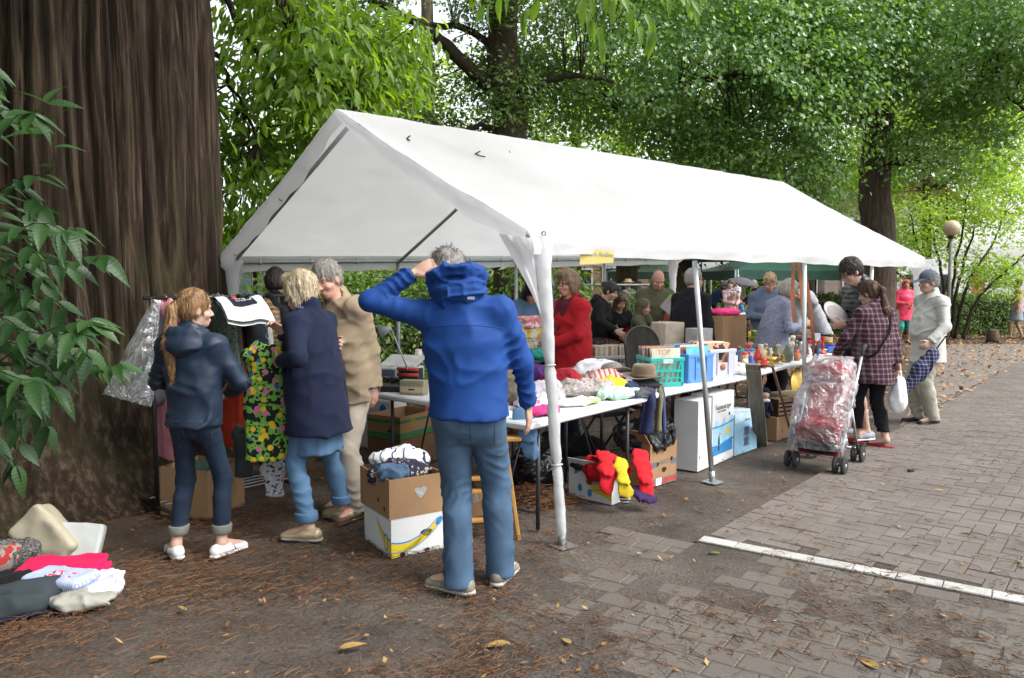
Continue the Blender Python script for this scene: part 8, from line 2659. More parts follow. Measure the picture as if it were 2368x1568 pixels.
def tray(label,x,y,d,m_,rz):
 t=thing('plastic_tray',label,'tray',T3(x,y),rz,GT)
 mb=MB(); mb.box((0,0,.004),(d[0],d[1],.008))
 for sx in (-1,1):mb.box((sx*d[0]/2,0,d[2]/2),(.008,d[1]+.008,d[2]),bev=.002)
 for sy in (-1,1):mb.box((0,sy*d[1]/2,d[2]/2),(d[0]-.008,.008,d[2]),bev=.002)
 mb.build('tray_body',m_,t)
 return t
tray('bright blue plastic tray of small things at the far table end',1908,812,(.30,.22,.07),DBL,R(40)); tray('flat royal blue tray right of the centre pole',1868,818,(.28,.20,.04),DBL,R(40))
q=random.Random(9)
nm=['mug','pot','cup','vase','jar','shaker','eggcup','bowl']
cols=[('white',WPOR),('brass',BRASSY),('terracotta',TERRA),('blue',M('cobalt_glaze',(.04,.10,.32),rough=.2)),('cream',IVORY),('pewter',PEWT),('red',M('red_glaze',(.45,.04,.04),rough=.25)),('green',CELAD)]
spots=[(1835,822,'near the red bottle'),(1812,838,'left of the tumbler'),(1870,824,'right of the pole'),(1882,822,'before the flat tray'),(1848,816,'behind the terracotta mug'),(1875,808,'behind the flat tray'),(1895,806,'by the far tray'),(1820,815,'beside the carafe'),(1862,812,'before the gloves'),(1900,818,'at the far front edge'),(1838,812,'behind the soda bottle'),(1800,836,'by the copper teapot')]
for k,(x,y,wh) in enumerate(spots):
 cn,cm=cols[k%8]; kn=nm[(k*3)%8]
 pf_=[P_MUG,P_VASE,P_JAR,P_BOWL,P_STICK][(k*2)%5]
 lathe_thing('little_'+kn,'little %s %s %s'%(cn,kn,wh),kn,T3(x,y),pf_,cm,.62+.25*q.random())
ordn=['first','second','third','fourth','fifth','sixth','seventh','eighth','ninth','tenth','eleventh']
for r_,(dd_,rn) in enumerate(((.10,'front'),(.30,'middle'),(.48,'back'))):
 for k in range(11):
  cn,cm=cols[(k*3+r_*5)%8]; kn=nm[(k*5+r_*3)%8]
  p=T3a+(T3b-T3a)*((k+.4+.25*r_)/11.2)+BK*(dd_+q.uniform(-.04,.04)); p.z=ZT+.002
  if r_==2 and k%3==1:
   figurine('trinket_figure','figurine with %s base, %s from the left in the %s trinket row'%(cn,ordn[k],rn),p,(cols[(k+2)%8][1],cm,cm),q.uniform(1.0,1.5),q.uniform(0,6))
  else:
   lathe_thing('trinket_'+kn,'%s %s, %s from the left in the %s trinket row'%(cn,kn,ordn[k],rn),kn,p,[P_MUG,P_VASE,P_JAR,P_BOWL,P_STICK,P_VASE][(k+r_*2)%6],cm,.75+.55*q.random())
boxy('grey_metal_box','pale grey box with clutter behind the centre pole','box',T3(1876,790),(.22,.16,.12),M('pale_grey_tin',(.42,.42,.46)),R(40),.005,group=GT)
boxy('wood_box','brown wooden box by the reaching hand','box',T3(1850,792),(.24,.18,.10),M('red_brown_box',(.30,.15,.09)),R(40),.005,group=GT)
t=thing('wooden_tub','small coopered wooden tub at the far end','tub',T3(1912,796),0,GT); MB().lathe([(.07,0),(.075,.10),(.068,.10),(.066,.01),(0,.01)],n=18).build('staves',PW,t); MB().lathe([(.074,.03),(.0755,.045),(.072,.045)],n=18).build('hoop',BRASSY,t)
# ---------------- leather straps hung from the roof rail
LEA=M('tan_leather_strap',(.30,.105,.035),rough=.45,var=.15,bump=.1)
top_=at(1846,606,8.15)
for k,(x,y,Y_,lab) in enumerate(((1836,742,8.05,'leftmost tan leather strap hanging from the tent rail'),(1866,760,7.9,'tan leather strap hanging just right of the far pole'),(1884,775,7.95,'rightmost tan leather strap slanting outward'))):
 e=at(x,y+(60 if k else 5),Y_)
 a=top_+Vector(((k-1)*.05,0,.02))
 mid=(a+e)/2+Vector(((k-1)*.02,0,-.02))
 d=(e-a).normalized(); sd_=d.cross(Vector((.2,1,0))).normalized()
 mb=MB()
 V=[]
 for p in (a,(a+mid)/2,mid,(mid+e)/2,e):
  for s_ in (-1,1):
   for o_ in (-.003,.003):V.append(tuple(p+sd_*s_*.016+Vector((0,o_,0))-a))
 F=[]
 for i in range(4):
  b_=i*4
  F+=[(b_,b_+2,b_+6,b_+4),(b_+1,b_+5,b_+7,b_+3),(b_,b_+4,b_+5,b_+1),(b_+2,b_+3,b_+7,b_+6)]
 mb.add(np.array(V),F)
 o=mb.build('leather_strap',LEA,None,a)
 tag(o,lab,'strap','leather straps hung from the tent')
# plate in the hands of the man in the quilted jacket
o=MB().lathe([(0,-.004),(.10,-.004),(.135,.008),(.138,.014),(.10,.004),(0,.002)],n=28).build('silver_plate',M('tarnished_plate',(.40,.37,.36),rough=.4,metal=.4,var=.15),None,at(1932,728,7.85),(R(62),R(34),R(10))); tag(o,'oval metal plate held by the man in quilted jacket','plate'); o.scale=(1.25,.85,1)
# ================================================================== ON THE GROUND BEFORE THE TABLES
bj=Carton('banana_box','white and yellow banana box with a red jacket hanging out',gp(1414,1168),gp(1313,1146),gp(1452,1154),.225,CARD_W,CARD,flaps=1,dep=None)
bj.decal('s',arc_band(.0,.085,.19,.085,-.015,.13,.05),BANANA); bj.decal('s',arc_band(.0,.150,.19,.115,-.015,.010,.008),PBLUE,off=.002); bj.decal('s',arc_band(.0,.085,.19,.075,-.01,.008,.007),PBLUE,off=.002); bj.decal('s',ellp(.20,.135,.03,.022),CARD_D,'hand_hole',.0024); bj.decal('s',ellp(.285,.08,.020,.030),PBLUE,off=.002); bj.decal('s',[(.24,.225),(.34,.225),(.34,.17)],PTEAL,off=.002); bj.decal('s',ellp(.195,.055,.02,.03),PBLUE,off=.0026)
heap('red_sports_jacket','red sports jacket spilling over the banana box corner','jacket',bj.top(.30,.45,-.06),(.17,.16,.16),cloth('bright_red',(.46,.012,.020)),81,R(20),fold=.03)
def drape(name,label,cat,pts,w,mat,th=.02,seed=0,res=.010):
 S=SD()
 P=[np.array(p) for p in pts]
 c=sum(P)/len(P)
 for a,b in zip(P[:-1],P[1:]):S.ecap(a-c,b-c,w*1.1,w*1.15,.26,(1,.25,0),k=.02)
 return tag(soft(name,S,res,mat,None,lambda Q:-(.018*sharp(Q*np.array([14,14,2.])+seed,seed,1.3)+.006*sharp(Q*np.array([17,17,9.]),seed+1,2)-.008),.05,Vector(c)),label,cat)
drape('red_sleeve_cloth','red jacket body hanging down the right of the banana box','jacket',[at(1480,1055,5.62),at(1490,1100,5.50),at(1492,1138,5.47)],.055,cloth('bright_red',(.6,.01,.02)),seed=3)
drape('red_flap_cloth','red cloth flap over the front of the banana box','jacket',[at(1400,1052,5.55),at(1405,1085,5.42),at(1402,1118,5.38)],.055,cloth('bright_red',(.6,.01,.02)),seed=5)
o=drape('yellow_sleeve','yellow sleeve with striped cuff hanging over the banana box','sleeve',[at(1432,1072,5.45),at(1440,1105,5.36),at(1445,1135,5.34)],.045,cloth('sleeve_yellow',(.46,.34,.02)),seed=7)
cu_=soft('cuff',SD().ecap((.015,-.01,-.115),(.018,-.01,-.145),.042,.040,.6,(1,0,0)),.008,patterned('cuff_stripe',[(0,(.03,.03,.08)),(.5,(.6,.6,.6))],'wave',14,rot=(0,R(90),0)),o)
drape('purple_garment','dark purple garment trailing on the ground by the banana box','garment',[at(1470,1128,5.5),at(1478,1145,5.42),at(1500,1150,5.42)],.04,cloth('dark_purple',(.03,.015,.06)),seed=8)
heap('black_white_cloth','black and white gloves on the left of the red jacket','gloves',bj.top(.70,.4,-.03),(.13,.09,.10),patterned('black_white',[(0,(.02,.02,.022)),(.62,(.02,.02,.025)),(.68,(.5,.5,.52))],'noise',9),83)
bc=Carton('fruit_box','brown fruit box with slate and red bands full of black jackets',gp(1502,1128),gp(1432,1112),gp(1563,1110),.34,CARD,CARD_D,flaps=2,holes=[('f',.28,.50,.018,.018),('f',.80,.56,.018,.018),('f',.52,.34,.035,.022)])
bc.decal('f',[(0,.15),(.10,.15),(.10,.19),(0,.19)],PGREY); bc.decal('f',[(bc.W-.08,.15),(bc.W,.15),(bc.W,.19),(bc.W-.08,.19)],PGREY); bc.decal('f',[(0,.005),(bc.W,.005),(bc.W,.055),(0,.055)],PGREY); bc.decal('f',[(0,.012),(.07,.012),(.07,.045),(0,.045)],PRED,off=.002); bc.decal('f',[(.16,.012),(bc.W,.012),(bc.W,.045),(.16,.045)],PRED,off=.002); bc.decal('f',[(.075,.0),(.15,.0),(.15,.058),(.075,.058)],PWHITE,off=.0024)
bc.text('f','CUTE',.05,bc.W*.52,.185,PGREY,flip=True)
heap('black_jackets','black leather jackets piled high in the fruit box','jackets',bc.top(.55,.45,-.10),(.24,.18,.26),M('black_leather',(.012,.013,.015),rough=.38,bump=.5,bscale=18,bdist=.02),84,R(20),fold=.03,n=8)
# tall white boxes
wb=Carton('white_box','tall plain white box beside the front tent pole',gp(1612,1091),gp(1567,1078),gp(1642,1078),.60,CARD_W,lid=True)
wb.decal('f',[(.03,.10),(.05,.10),(.05,.13),(.03,.13)],CARD,off=.002)
for k in range(12):wb.decal('f',[(.05+.03*(k%3),.22+.035*(k//3)+.01*(k%2)),(.075+.03*(k%3),.235+.035*(k//3)),(.072+.03*(k%3),.238+.035*(k//3)),(.047+.03*(k%3),.224+.035*(k//3)+.01*(k%2))],PGREY)
fb=Carton('bicycle_rack_box','white bicycle rack box with blue bands and cyclist print',gp(1645,1078),gp(1605,1066),gp(1694,1056),.62,CARD_W,lid=True)
W_=fb.W
fb.text('f','Fietsendrager',W_*.135,W_*.5,.50,PBLACK); fb.text('f','voor trekhaak',W_*.07,W_*.42,.465,PGREY)
fb.decal('f',[(.02,.08),(W_-.02,.08),(W_-.02,.40)]+[(W_-.02-k*(W_-.04)/9,.36+.05*math.sin(k*1.9)) for k in range(1,9)]+[(.02,.30)],PLBLUE); fb.decal('f',[(.02,.08),(W_-.02,.08),(W_-.02,.20),(.02,.15)],PBLUE,off=.0018)
fb.decal('f',[(W_*.68+(.05 if k%2 else .03)*math.cos(k*.393),.27+(.05 if k%2 else .03)*math.sin(k*.393)) for k in range(16)],BANANA,off=.0024)
fb.decal('f',ellp(W_*.3,.18,.02,.07),PBLACK,off=.0024); fb.decal('f',ellp(W_*.34,.26,.018,.02),PORANGE,off=.0026); fb.decal('f',ellp(W_*.78,.42,.016,.016),PBLACK,off=.0024)
for z in (.165,.335):fb.decal('f',arc_band(0,z,W_,z+.02,.012,.012,.012),PBLUE,'blue_strap',.004)
bb_=Carton('blue_box','pale blue printed box next to the bicycle rack box',gp(1697,1055),gp(1650,1046),gp(1749,1036),.38,PLBLUE,lid=M('pale_print_lid',(.42,.50,.58),var=.3,scale=7,bump=0))
bb_.decal('f',[(0,.30),(bb_.W,.33),(bb_.W,.38),(0,.38)],M('print_pale_sky',(.48,.66,.76),bump=0)); bb_.text('f','Home',.04,bb_.W*.55,.315,PRED)
for k in range(10):
 x0,z0=bb_.W*(.38+.04*(k%5)),.06+.10*(k//5)
 bb_.decal('f',[(x0,z0),(x0+.05,z0+.085),(x0+.044,z0+.088),(x0-.006,z0+.003)],PGREY,off=.002); bb_.decal('f',[(x0+.05,z0),(x0,z0+.085),(x0+.006,z0+.088),(x0+.056,z0+.003)],M('print_violet',(.12,.08,.25),bump=0),off=.0022)
# grey plank
GPL=M('weathered_plank',(.16,.145,.115),col2=(.30,.275,.225),rough=.9,scale=7,bump=.5,bscale=25,stretch=(4,4,.5))
pa,pb_=gp(1759,1029),at(1740,842,6.55)
t=thing('grey_plank','weathered grey plank leaning upright against the trinket table','plank',pa)
d=(pb_-pa)
ro=d.to_track_quat('Z','Y').to_matrix()
o=MB().box((0,0,d.length/2),(.125,.022,d.length),bev=.004).build('board',GPL,t); o.rotation_euler=(Matrix.Rotation(R(8),3,'Z').to_4x4().to_3x3()@ro).to_euler() if False else ro.to_euler()
MB().box((0,-.012,d.length-.09),(.095,.004,.006)).build('groove_line',M('plank_scratch',(.4,.38,.33),bump=0),o)
# walking cane
ca,cb=gp(1832,1019),at(1786,850,6.35)
dd=(cb-ca).normalized(); sd_=Vector((-1,.2,0)); sd_=(sd_-dd*sd_.dot(dd)).normalized()
hk=[ca,lerp(ca,cb,.5)+Vector((.006,0,.003)),cb]+[cb+sd_*(.055-.055*math.cos(a))+dd*(.055*math.sin(a)) for a in np.linspace(.4,3.5,9)]
tag(MB().tube(hk,[.011,.0115,.012]+[.012]*9,9).build('walking_cane',M('brown_cane',(.12,.055,.03),rough=.45,var=.2,stretch=(1,1,.2))),'brown crook handled walking cane leaning on the trinket table','cane')
# small boxes under the third table
sb=Carton('cardboard_box','small closed brown box behind the walking cane',gp(1795,1020),gp(1773,1016),gp(1832,1006),.235,CARD,lid=True,holes=[('f',.35,.35,.010,.016)])
ww=Carton('white_box','white box with red tab behind the small brown box',gp(1834,1003),gp(1805,996),gp(1880,984),.26,CARD_W,lid=True,holes=[('f',.55,.55,.03,.035),('f',.2,.3,.010,.02)])
ww.decal('f',[(.10,.20),(.16,.20),(.16,.215),(.10,.215)],PRED)
t=thing('wooden_bottle_rack','dark wooden slatted rack on the small brown box','rack',sb.top(.4,.40,.004),R(32))
DKB=M('dark_brown_wood',(.045,.024,.014),rough=.6,stretch=(1,1,.4)); LTB=M('light_slat_wood',(.24,.15,.10),rough=.6)
for x in (-.11,.11):MB().box((x,0,.09),(.014,.16,.18),bev=.003).build('end_panel',DKB,t)
for k in range(4):MB().box((0,-.075,.03+.042*k),(.206,.010,.026),bev=.002).build('slat',LTB,t)
MB().box((0,0,.176),(.206,.14,.010),bev=.002).build('top_slat',LTB,t)
WICK=M('old_wicker',(.24,.20,.10),col2=(.40,.35,.20),rough=.9,scale=30,bump=.9,bscale=50,stretch=(1,1,5))
t=thing('wicker_suitcase','old straw suitcase resting on the white box','suitcase',ww.top(.5,.25,.004),R(30))
soft('case',SD().box((0,0,.08),(.21,.13,.055),rd=.025),.012,WICK,t,lambda P:-.004*fbm(P*np.array([20,20,60.]),3)); MB().box((0,0,.125),(.462,.302,.006),bev=.002).build('lid_seam',DKB,t)
# doll
t=thing('doll','doll in navy dress and cap sitting by the plank','doll',gp(1775,972,.22)+Vector((0,.10,0)),R(160)); t.location.z=.235
V,F=SD().ell((0,0,.10),(.05,.04,.09),k=.03).cap((.05,0,.15),(.07,.05,.08),.016,k=.01).cap((-.05,0,.15),(-.07,.05,.08),.016,k=.01).cap((.03,.02,.04),(.035,.12,.03),.02,k=.02).cap((-.03,.02,.04),(-.035,.12,.03),.02,k=.02).mesh(.009); mesh_np('dress',V,F,NAVY,t)
V,F=SD().ell((0,.005,.235),(.042,.045,.05),k=.01).cap((.07,.05,.08),(.06,.08,.06),.013,k=.01).mesh(.008); mesh_np('head',V,F,S_FAIR,t)
V,F=SD().ell((0,-.008,.26),(.050,.052,.045)).mesh(.008); mesh_np('cap',V,F,NAVY,t)
V,F=SD().cap((-.03,.02,.175),(.03,.02,.175),.02,k=.01).mesh(.008); mesh_np('collar',V,F,WPOR,t)
# brass horn
t=thing('brass_gong','large curved brass dish standing beneath the trinket table','brass dish',gp(1856,975)+Vector((.05,.25,0))); t.location.z=.2
MB().lathe([(0,.05),(.10,.04),(.19,.0),(.20,-.005),(.195,-.012),(.10,.025),(0,.035)],n=30,rot=rotm(R(80),0,R(40))).build('dish',BRASSY,t,loc=(0,0,.2))
# folding chair
t=thing('folding_chair','black folding chair pushed under the clothes table','chair',gp(1392,1062),R(35))
CH=M('black_chair_metal',(.012,.012,.013),rough=.4)
MB().box((0,0,.44),(.40,.38,.035),bev=.015).build('seat',M('black_vinyl',(.016,.016,.018),rough=.4),t)
for x in (-.20,.20):
 MB().tube([Vector((x,-.22,0)),Vector((x,.10,.45)),Vector((x,.26,.72))],.011,8).build('leg',CH,t); MB().tube([Vector((x*.95,.24,0)),Vector((x*.95,-.14,.46))],.011,8).build('leg',CH,t)
MB().tube([Vector((-.2,-.14,.11)),Vector((.2,-.14,.11))],.009,8).build('crossbar',CH,t); MB().box((0,.245,.66),(.40,.02,.10),rot=rotm(R(-25),0,0),bev=.008).build('backrest',M('black_vinyl',(.016,.016,.018),rough=.4),t)
# black rubbish bag and swept up needles
gbp=gp(1236,1140)
S=SD().ell((0,0,.16),(.19,.17,.19),k=.05).ell((.05,.04,.27),(.12,.11,.10),k=.06).cap((.06,.04,.30),(.10,.05,.40),.06,.05,k=.05); S.box((0,0,-.3),(1,1,.3),rd=0,k=.01,sub=True)
tag(soft('rubbish_bag',S,.012,M('black_polythene',(.010,.011,.013),rough=.22,spec=.6,bump=.7,bscale=16,bdist=.03),None,lambda P:-(.022*ridged(P*9+.6*fbm(P*5,2)[:,None],4)+.010*ridged(P*21,6)),.05,gbp+Vector((0,.12,0))),'shiny black rubbish bag behind the wrapped tent leg','bag')
hp_=gp(1226,1160)
def pick_heap(n):
 r=np.sqrt(rng.random(n))*.30; a=rng.uniform(0,6.28,n)
 z=.15*(1-(r/.30))*rng.random(n)
 return np.stack([hp_.x+np.cos(a)*r,hp_.y+np.sin(a)*r*.75,z],axis=1)
v,f=ribbons(1500,pick_heap,.05,.15,.0025,.004,1.0)
tag(mesh_np('swept_needle_heap',v,f,TWIG,None,False),'heap of swept brown conifer twigs beside the rubbish bag','twig heap',kind='stuff')
kb=Carton('cardboard_box','open brown carton on the ground right of the banana box stack',gp(1062,1212),gp(1010,1196),gp(1120,1196),.20,CARD,CARD_D,flaps=3)
heap('grey_clothes','grey clothes in the open carton behind the jeans','clothes',kb.top(.5,.5,-.12),(.13,.11,.14),cloth('mid_grey_jersey',(.3,.29,.3)),87)
heap('black_holdall','black holdall on the ground beneath the clothes table','bag',gp(1345,1062),(.24,.15,.22),BLACK,88,R(30))
heap('dark_blue_bag','dark blue bag beneath the record table','bag',gp(1530,1040),(.2,.15,.26),cloth('dark_blue_bag',(.015,.02,.05)),89,R(20))
# wooden stool with folding ladder legs
WOOD=M('honey_wood',(.42,.22,.06),rough=.5,var=.12,stretch=(1,1,.25))
sp_=gp(1122,1235)
t=thing('wooden_step_stool','honey coloured wooden step stool behind the man in blue','stool',sp_,R(8))
for x in (-.15,.15):
 MB().box((x+.01,-.06,.31),(.026,.045,.66),rot=rotm(R(-8),R(-7),0),bev=.005).build('leg',WOOD,t); MB().box((x,.16,.31),(.026,.045,.66),rot=rotm(R(10),0,0),bev=.005).build('leg',WOOD,t)
MB().box((.03,.03,.635),(.36,.36,.028),bev=.01).build('seat',WOOD,t)
for z in (.12,.30,.38):MB().box((0,-.07-.1*(.3-z),z),(.30,.05,.022),bev=.004).build('rung',WOOD,t)
MB().lathe([(.02,-.01),(.05,-.008),(.052,0),(.05,.008),(.02,.01)],n=16,rot=rotm(0,R(90),0)).build('wheel',STEEL,t,loc=(.19,.12,.06))
heap('black_cushion','black cushion lying on the wooden step stool','cushion',sp_+Vector((.02,.02,.65)),(.16,.14,.07),M('black_vinyl',(.016,.016,.018),rough=.4),91,fold=.008)
tc_=Carton('toy_carton','teal and green toy carton standing on the step stool',sp_+Vector((-.08,-.06,0)),sp_+Vector((-.08,.12,0)),sp_+Vector((.12,-.06,0)),.14,PTEAL,lid=True,z=.715)
tc_.decal('f',[(0,0),(tc_.W,0),(tc_.W,.05),(0,.06)],M('lime_print',(.30,.48,.10),bump=0)); tc_.decal('f',ellp(.15,.09,.02,.035),PLBLUE,off=.002); tc_.decal('f',ellp(.09,.09,.006,.05),PBLACK,off=.0022); tc_.decal('f',ellp(.03,.06,.02,.02),PORANGE,off=.002)
heap('brown_jacket','taupe brown jacket draped over the toy carton','jacket',sp_+Vector((.10,.10,.86)),(.14,.12,.17),cloth('taupe',(.14,.12,.095)),92,fold=.025)
heap('pink_black_cloth','pink and black print cloth behind the taupe jacket','cloth',onT(1190,868),(.16,.12,.13),patterned('pink_black_print',[(0,(.55,.12,.16)),(.5,(.02,.02,.025)),(.6,(.6,.2,.25))],'noise',9),93)
heap('rose_knit','rose pink knit hanging beside the toy carton','knit',onT(1212,935),(.11,.10,.10),cloth('rose_knit',(.48,.20,.30)),94)
drape('hanging_jeans','light blue jeans hanging from the step stool','jeans',[at(1206,965,4.9),at(1222,1000,4.88),at(1224,1045,4.9)],.052,DENIM_L,seed=4)
# ---------------- electronics on the gable table
GE='old electronics on the gable table'
def onE(x,y,dz=.002):
 p=gp(x,y,ZT); p.z=ZT+dz
 return p
t=thing('white_printer','white printer with raised lid on the gable table','printer',onE(925,878),R(-20),GE)
MB().box((0,0,.06),(.36,.26,.12),bev=.01).build('body',M('off_white_plastic',(.52,.52,.50),rough=.4),t); MB().box((0,.06,.16),(.36,.26,.015),rot=rotm(R(18),0,0),bev=.004).build('lid',M('off_white_plastic',(.5,.5,.5)),t); MB().box((-.07,-.128,.07),(.18,.01,.06)).build('paper_slot',PGREY,t)
t=thing('desk_lamp','grey desk lamp with conical head and long arm','lamp',onE(944,872),R(0),GE)
e0,e1_=at(940,848,6.05)-t.location,at(903,758,6.05)-t.location
MB().lathe([(.06,0),(.058,.015),(.01,.02)],n=18).build('base',GRP,t); MB().tube([Vector((0,0,.01)),e0,e1_],.006,6).build('arm',STEEL,t)
MB().lathe([(.015,0),(.02,.02),(.055,.09),(.05,.09),(.012,.01)],n=18,rot=rotm(0,R(-112),0)).build('lamp_shade',GRP,t,loc=e1_)
t=thing('white_table_lamp','small white table lamp beside the man in blue','lamp',onE(968,870),0,GE)
MB().lathe([(.035,0),(.045,.02),(.05,.06),(.02,.10),(.015,.12)],n=16).build('base',WPOR,t); MB().lathe([(.045,.12),(.030,.25),(.028,.25),(.043,.12)],n=18).build('lamp_shade',WPOR,t)
t=thing('red_black_machine','red and black slide machine behind the beige radio','machine',onE(950,897),R(-15),GE)
MB().box((0,0,.08),(.17,.13,.16),bev=.006).build('body',PBLACK,t)
for z in (.115,.16):MB().tube([Vector((-.09,-.07,z)),Vector((.09,-.07,z))],.014,8).build('red_bar',PRED,t)
t=thing('beige_radio','beige radio with cream front at the table edge','radio',onE(957,912),R(-14),GE)
MB().box((0,0,.055),(.20,.10,.11),bev=.006).build('body',M('khaki_beige',(.26,.24,.16),rough=.5),t); MB().box((0,-.051,.042),(.192,.004,.045),bev=.001).build('front_panel',M('cream_panel',(.45,.38,.24)),t); MB().box((0,-.054,.042),(.05,.002,.010)).build('name_plate',PBLACK,t)
boxy('black_player','flat black player left of the beige radio','player',onE(907,905),(.24,.12,.045),PBLACK,R(-10),.006,group=GE)
mb=MB()
for k in range(7):
 q=random.Random(k); c=onE(893+7*k,892,.015)
 mb.tube([c+Vector((q.uniform(-.1,.1),q.uniform(-.05,.05),q.uniform(0,.06))) for _ in range(7)],.004,5)
tag(mb.build('cable_tangle',PBLACK),'tangle of black cables behind the flat player','cables',GE,'stuff')
lathe_thing('glass_jar','clear jar at the left end of the gable table','jar',onE(866,886),P_MUG,GLASS,1.2,group=GE)
# ================================================================== STROLLER
f0,f1=gp(1840,1082),gp(1930,1095)
r1_=gp(2000,1070)
fm=(f0+f1)/2
tr_d=(f1-f0).normalized(); bk_d=Vector((-tr_d.y,tr_d.x,0))
if bk_d.y<0:bk_d=-bk_d
st=thing('stroller','red stroller under a crumpled clear rain cover','stroller',fm,math.atan2(tr_d.y,tr_d.x))
WB_,TW=.56,.40
ALU=M('brushed_aluminium',(.45,.46,.48),rough=.35,metal=.8); WRIM=M('grey_wheel_rim',(.38,.41,.44),rough=.4,metal=.3); REDF=cloth('stroller_red',(.42,.02,.03))
for x in (-TW/2,TW/2):
 for y in (0,WB_):
  for o_ in (-.035,.035):
   wth=bpy.data.objects.new('wheel',None); link(wth,st); wth.location=(x+o_,y,.075)
   MB().lathe([(.052,-.014),(.068,-.014),(.075,-.006),(.075,.006),(.068,.014),(.052,.014)],n=22,rot=rotm(0,R(90),0)).build('tyre',RUB,wth)
   mb=MB(); mb.lathe([(.050,-.010),(.054,-.010),(.054,.010),(.050,.010)],n=22,rot=rotm(0,R(90),0)); mb.lathe([(.0,-.018),(.018,-.016),(.018,.016),(0,.018)],n=12,rot=rotm(0,R(90),0))
   for k in range(5):
    a=k*1.2566
    mb.tube([Vector((0,.014*math.cos(a),.014*math.sin(a))),Vector((0,.052*math.cos(a),.052*math.sin(a)))],.008,5)
   mb.build('rim',WRIM,wth)
  MB().tube([Vector((x-.05,y,.075)),Vector((x+.05,y,.075))],.008,6).build('axle',DARKM,st)
 MB().tube([Vector((x,0,.09)),Vector((x,.10,.26)),Vector((x,.42,.72)),Vector((x,.60,.98))],.012,8).build('frame_tube',ALU,st); MB().tube([Vector((x,WB_,.09)),Vector((x,.30,.52))],.012,8).build('frame_tube',ALU,st)
 MB().tube([Vector((x,.58,.95)),Vector((x,.64,1.02)),Vector((x,.70,1.04))],.017,8).build('handle_grip',RUB,st)
MB().tube([Vector((-TW/2,WB_-.02,.13)),Vector((TW/2,WB_-.02,.13))],.008,6).build('cross_bar',ALU,st); MB().tube([Vector((-TW/2,.03,.13)),Vector((TW/2,.03,.13))],.008,6).build('cross_bar',ALU,st)
V,F=SD().box((0,.16,.36),(.15,.14,.02),rotm(R(8),0,0),rd=.03,k=.03).box((0,.36,.60),(.15,.02,.25),rotm(R(-22),0,0),rd=.03,k=.03).box((0,.02,.27),(.15,.02,.12),rotm(R(25),0,0),rd=.02,k=.03).mesh(.013); mesh_np('seat',V,F,REDF,st)
V,F=SD().ell((0,.42,.80),(.17,.13,.10),k=.02).mesh(.014,lambda P:-.01*ridged(P*9,2)); mesh_np('canopy',V,F,REDF,st)
V,F=SD().box((0,.16,.22),(.13,.15,.03),rd=.03).mesh(.014,lambda P:-.012*ridged(P*8,4)); mesh_np('shopping_basket',V,F,BLACK,st)
# rain cover: one crumpled clear film over the whole seat
ring_y=[(.0,-.10,.17,.23),(.14,-.11,.19,.22),(.28,-.09,.30,.225),(.42,-.04,.46,.225),(.56,.07,.50,.22),(.70,.17,.52,.21),(.82,.26,.54,.20),(.90,.34,.53,.16),(.935,.40,.50,.10)]
def cov(u,v):
 k=v*(len(ring_y)-1); i=np.minimum(k.astype(int),len(ring_y)-2); fr=k-i
 A_=np.array(ring_y); r=A_[i]*(1-fr)[:,None]+A_[i+1]*fr[:,None]
 th=u*2*math.pi
 cy,hy=(r[:,1]+r[:,2])/2,(r[:,2]-r[:,1])/2
 cs,sn=np.cos(th),np.sin(th)
 e=.55
 X=r[:,3]*np.sign(cs)*np.abs(cs)**e; Y=cy+hy*np.sign(sn)*np.abs(sn)**e
 Z=r[:,0]*.98+.20-.16*v
 P=np.stack([X,Y,Z],axis=1)
 n_=np.stack([cs,sn,.2+0*cs],axis=1)
 return P+n_*(.026*sharp(P*5+.9*fbm(P*5,3)[:,None],6,1.5)+.009*sharp(P*13+.7*fbm(P*9,4)[:,None],7,1.5)-.015)[:,None]
mb=MB().grid(cov,190,120)
mb.build('rain_cover',clear_plastic('crinkled_rain_cover',(.93,.94,.96),op=.24,bsc=7,strength=.8),st)
# ---------------- carried things
hb=local_pt(plaid,0)
t=thing('plastic_bag','white plastic carrier bag in the hand of the plaid shirt woman','bag',hb+Vector((.02,0,-.05)))
S=SD().ell((0,0,-.30),(.085,.06,.13),k=.05).ell((0,0,-.18),(.06,.045,.10),k=.05)
soft('bag_film',S,.010,M('thin_white_polythene',(.72,.74,.74),rough=.35,bump=.5,bscale=14),t,lambda P:-.010*ridged(P*np.array([16,16,4.]),3))
for x in (-.02,.02):MB().tube([Vector((x,0,-.12)),Vector((x*.6,0,-.05)),Vector((0,0,.0))],.010,6).build('bag_handle',M('thin_white_polythene',(.72,.74,.74)),t)
ha=at(2172,797,8.45); ta=at(2092,905,8.35)
t=thing('umbrella','folded navy plaid umbrella hanging from the arm of the capped man','umbrella',ta)
ax_=ha-ta
NP=check_mat('navy_plaid_umbrella',(.018,.018,.06),(.30,.30,.38),8,.8)
S=SD().cap((0,0,0),tuple(ax_*.45),.025,.075,k=.03).cap(tuple(ax_*.4),tuple(ax_*.78),.078,.062,k=.03)
soft('canopy',S,.011,NP,t,lambda P:-.018*ridged(P*np.array([12,12,5.]),3))
MB().tube([ax_*.7,ax_*1.0,ax_*1.18,ax_*1.22+Vector((.02,0,-.02))],.008,6).build('handle',BLACK,t)
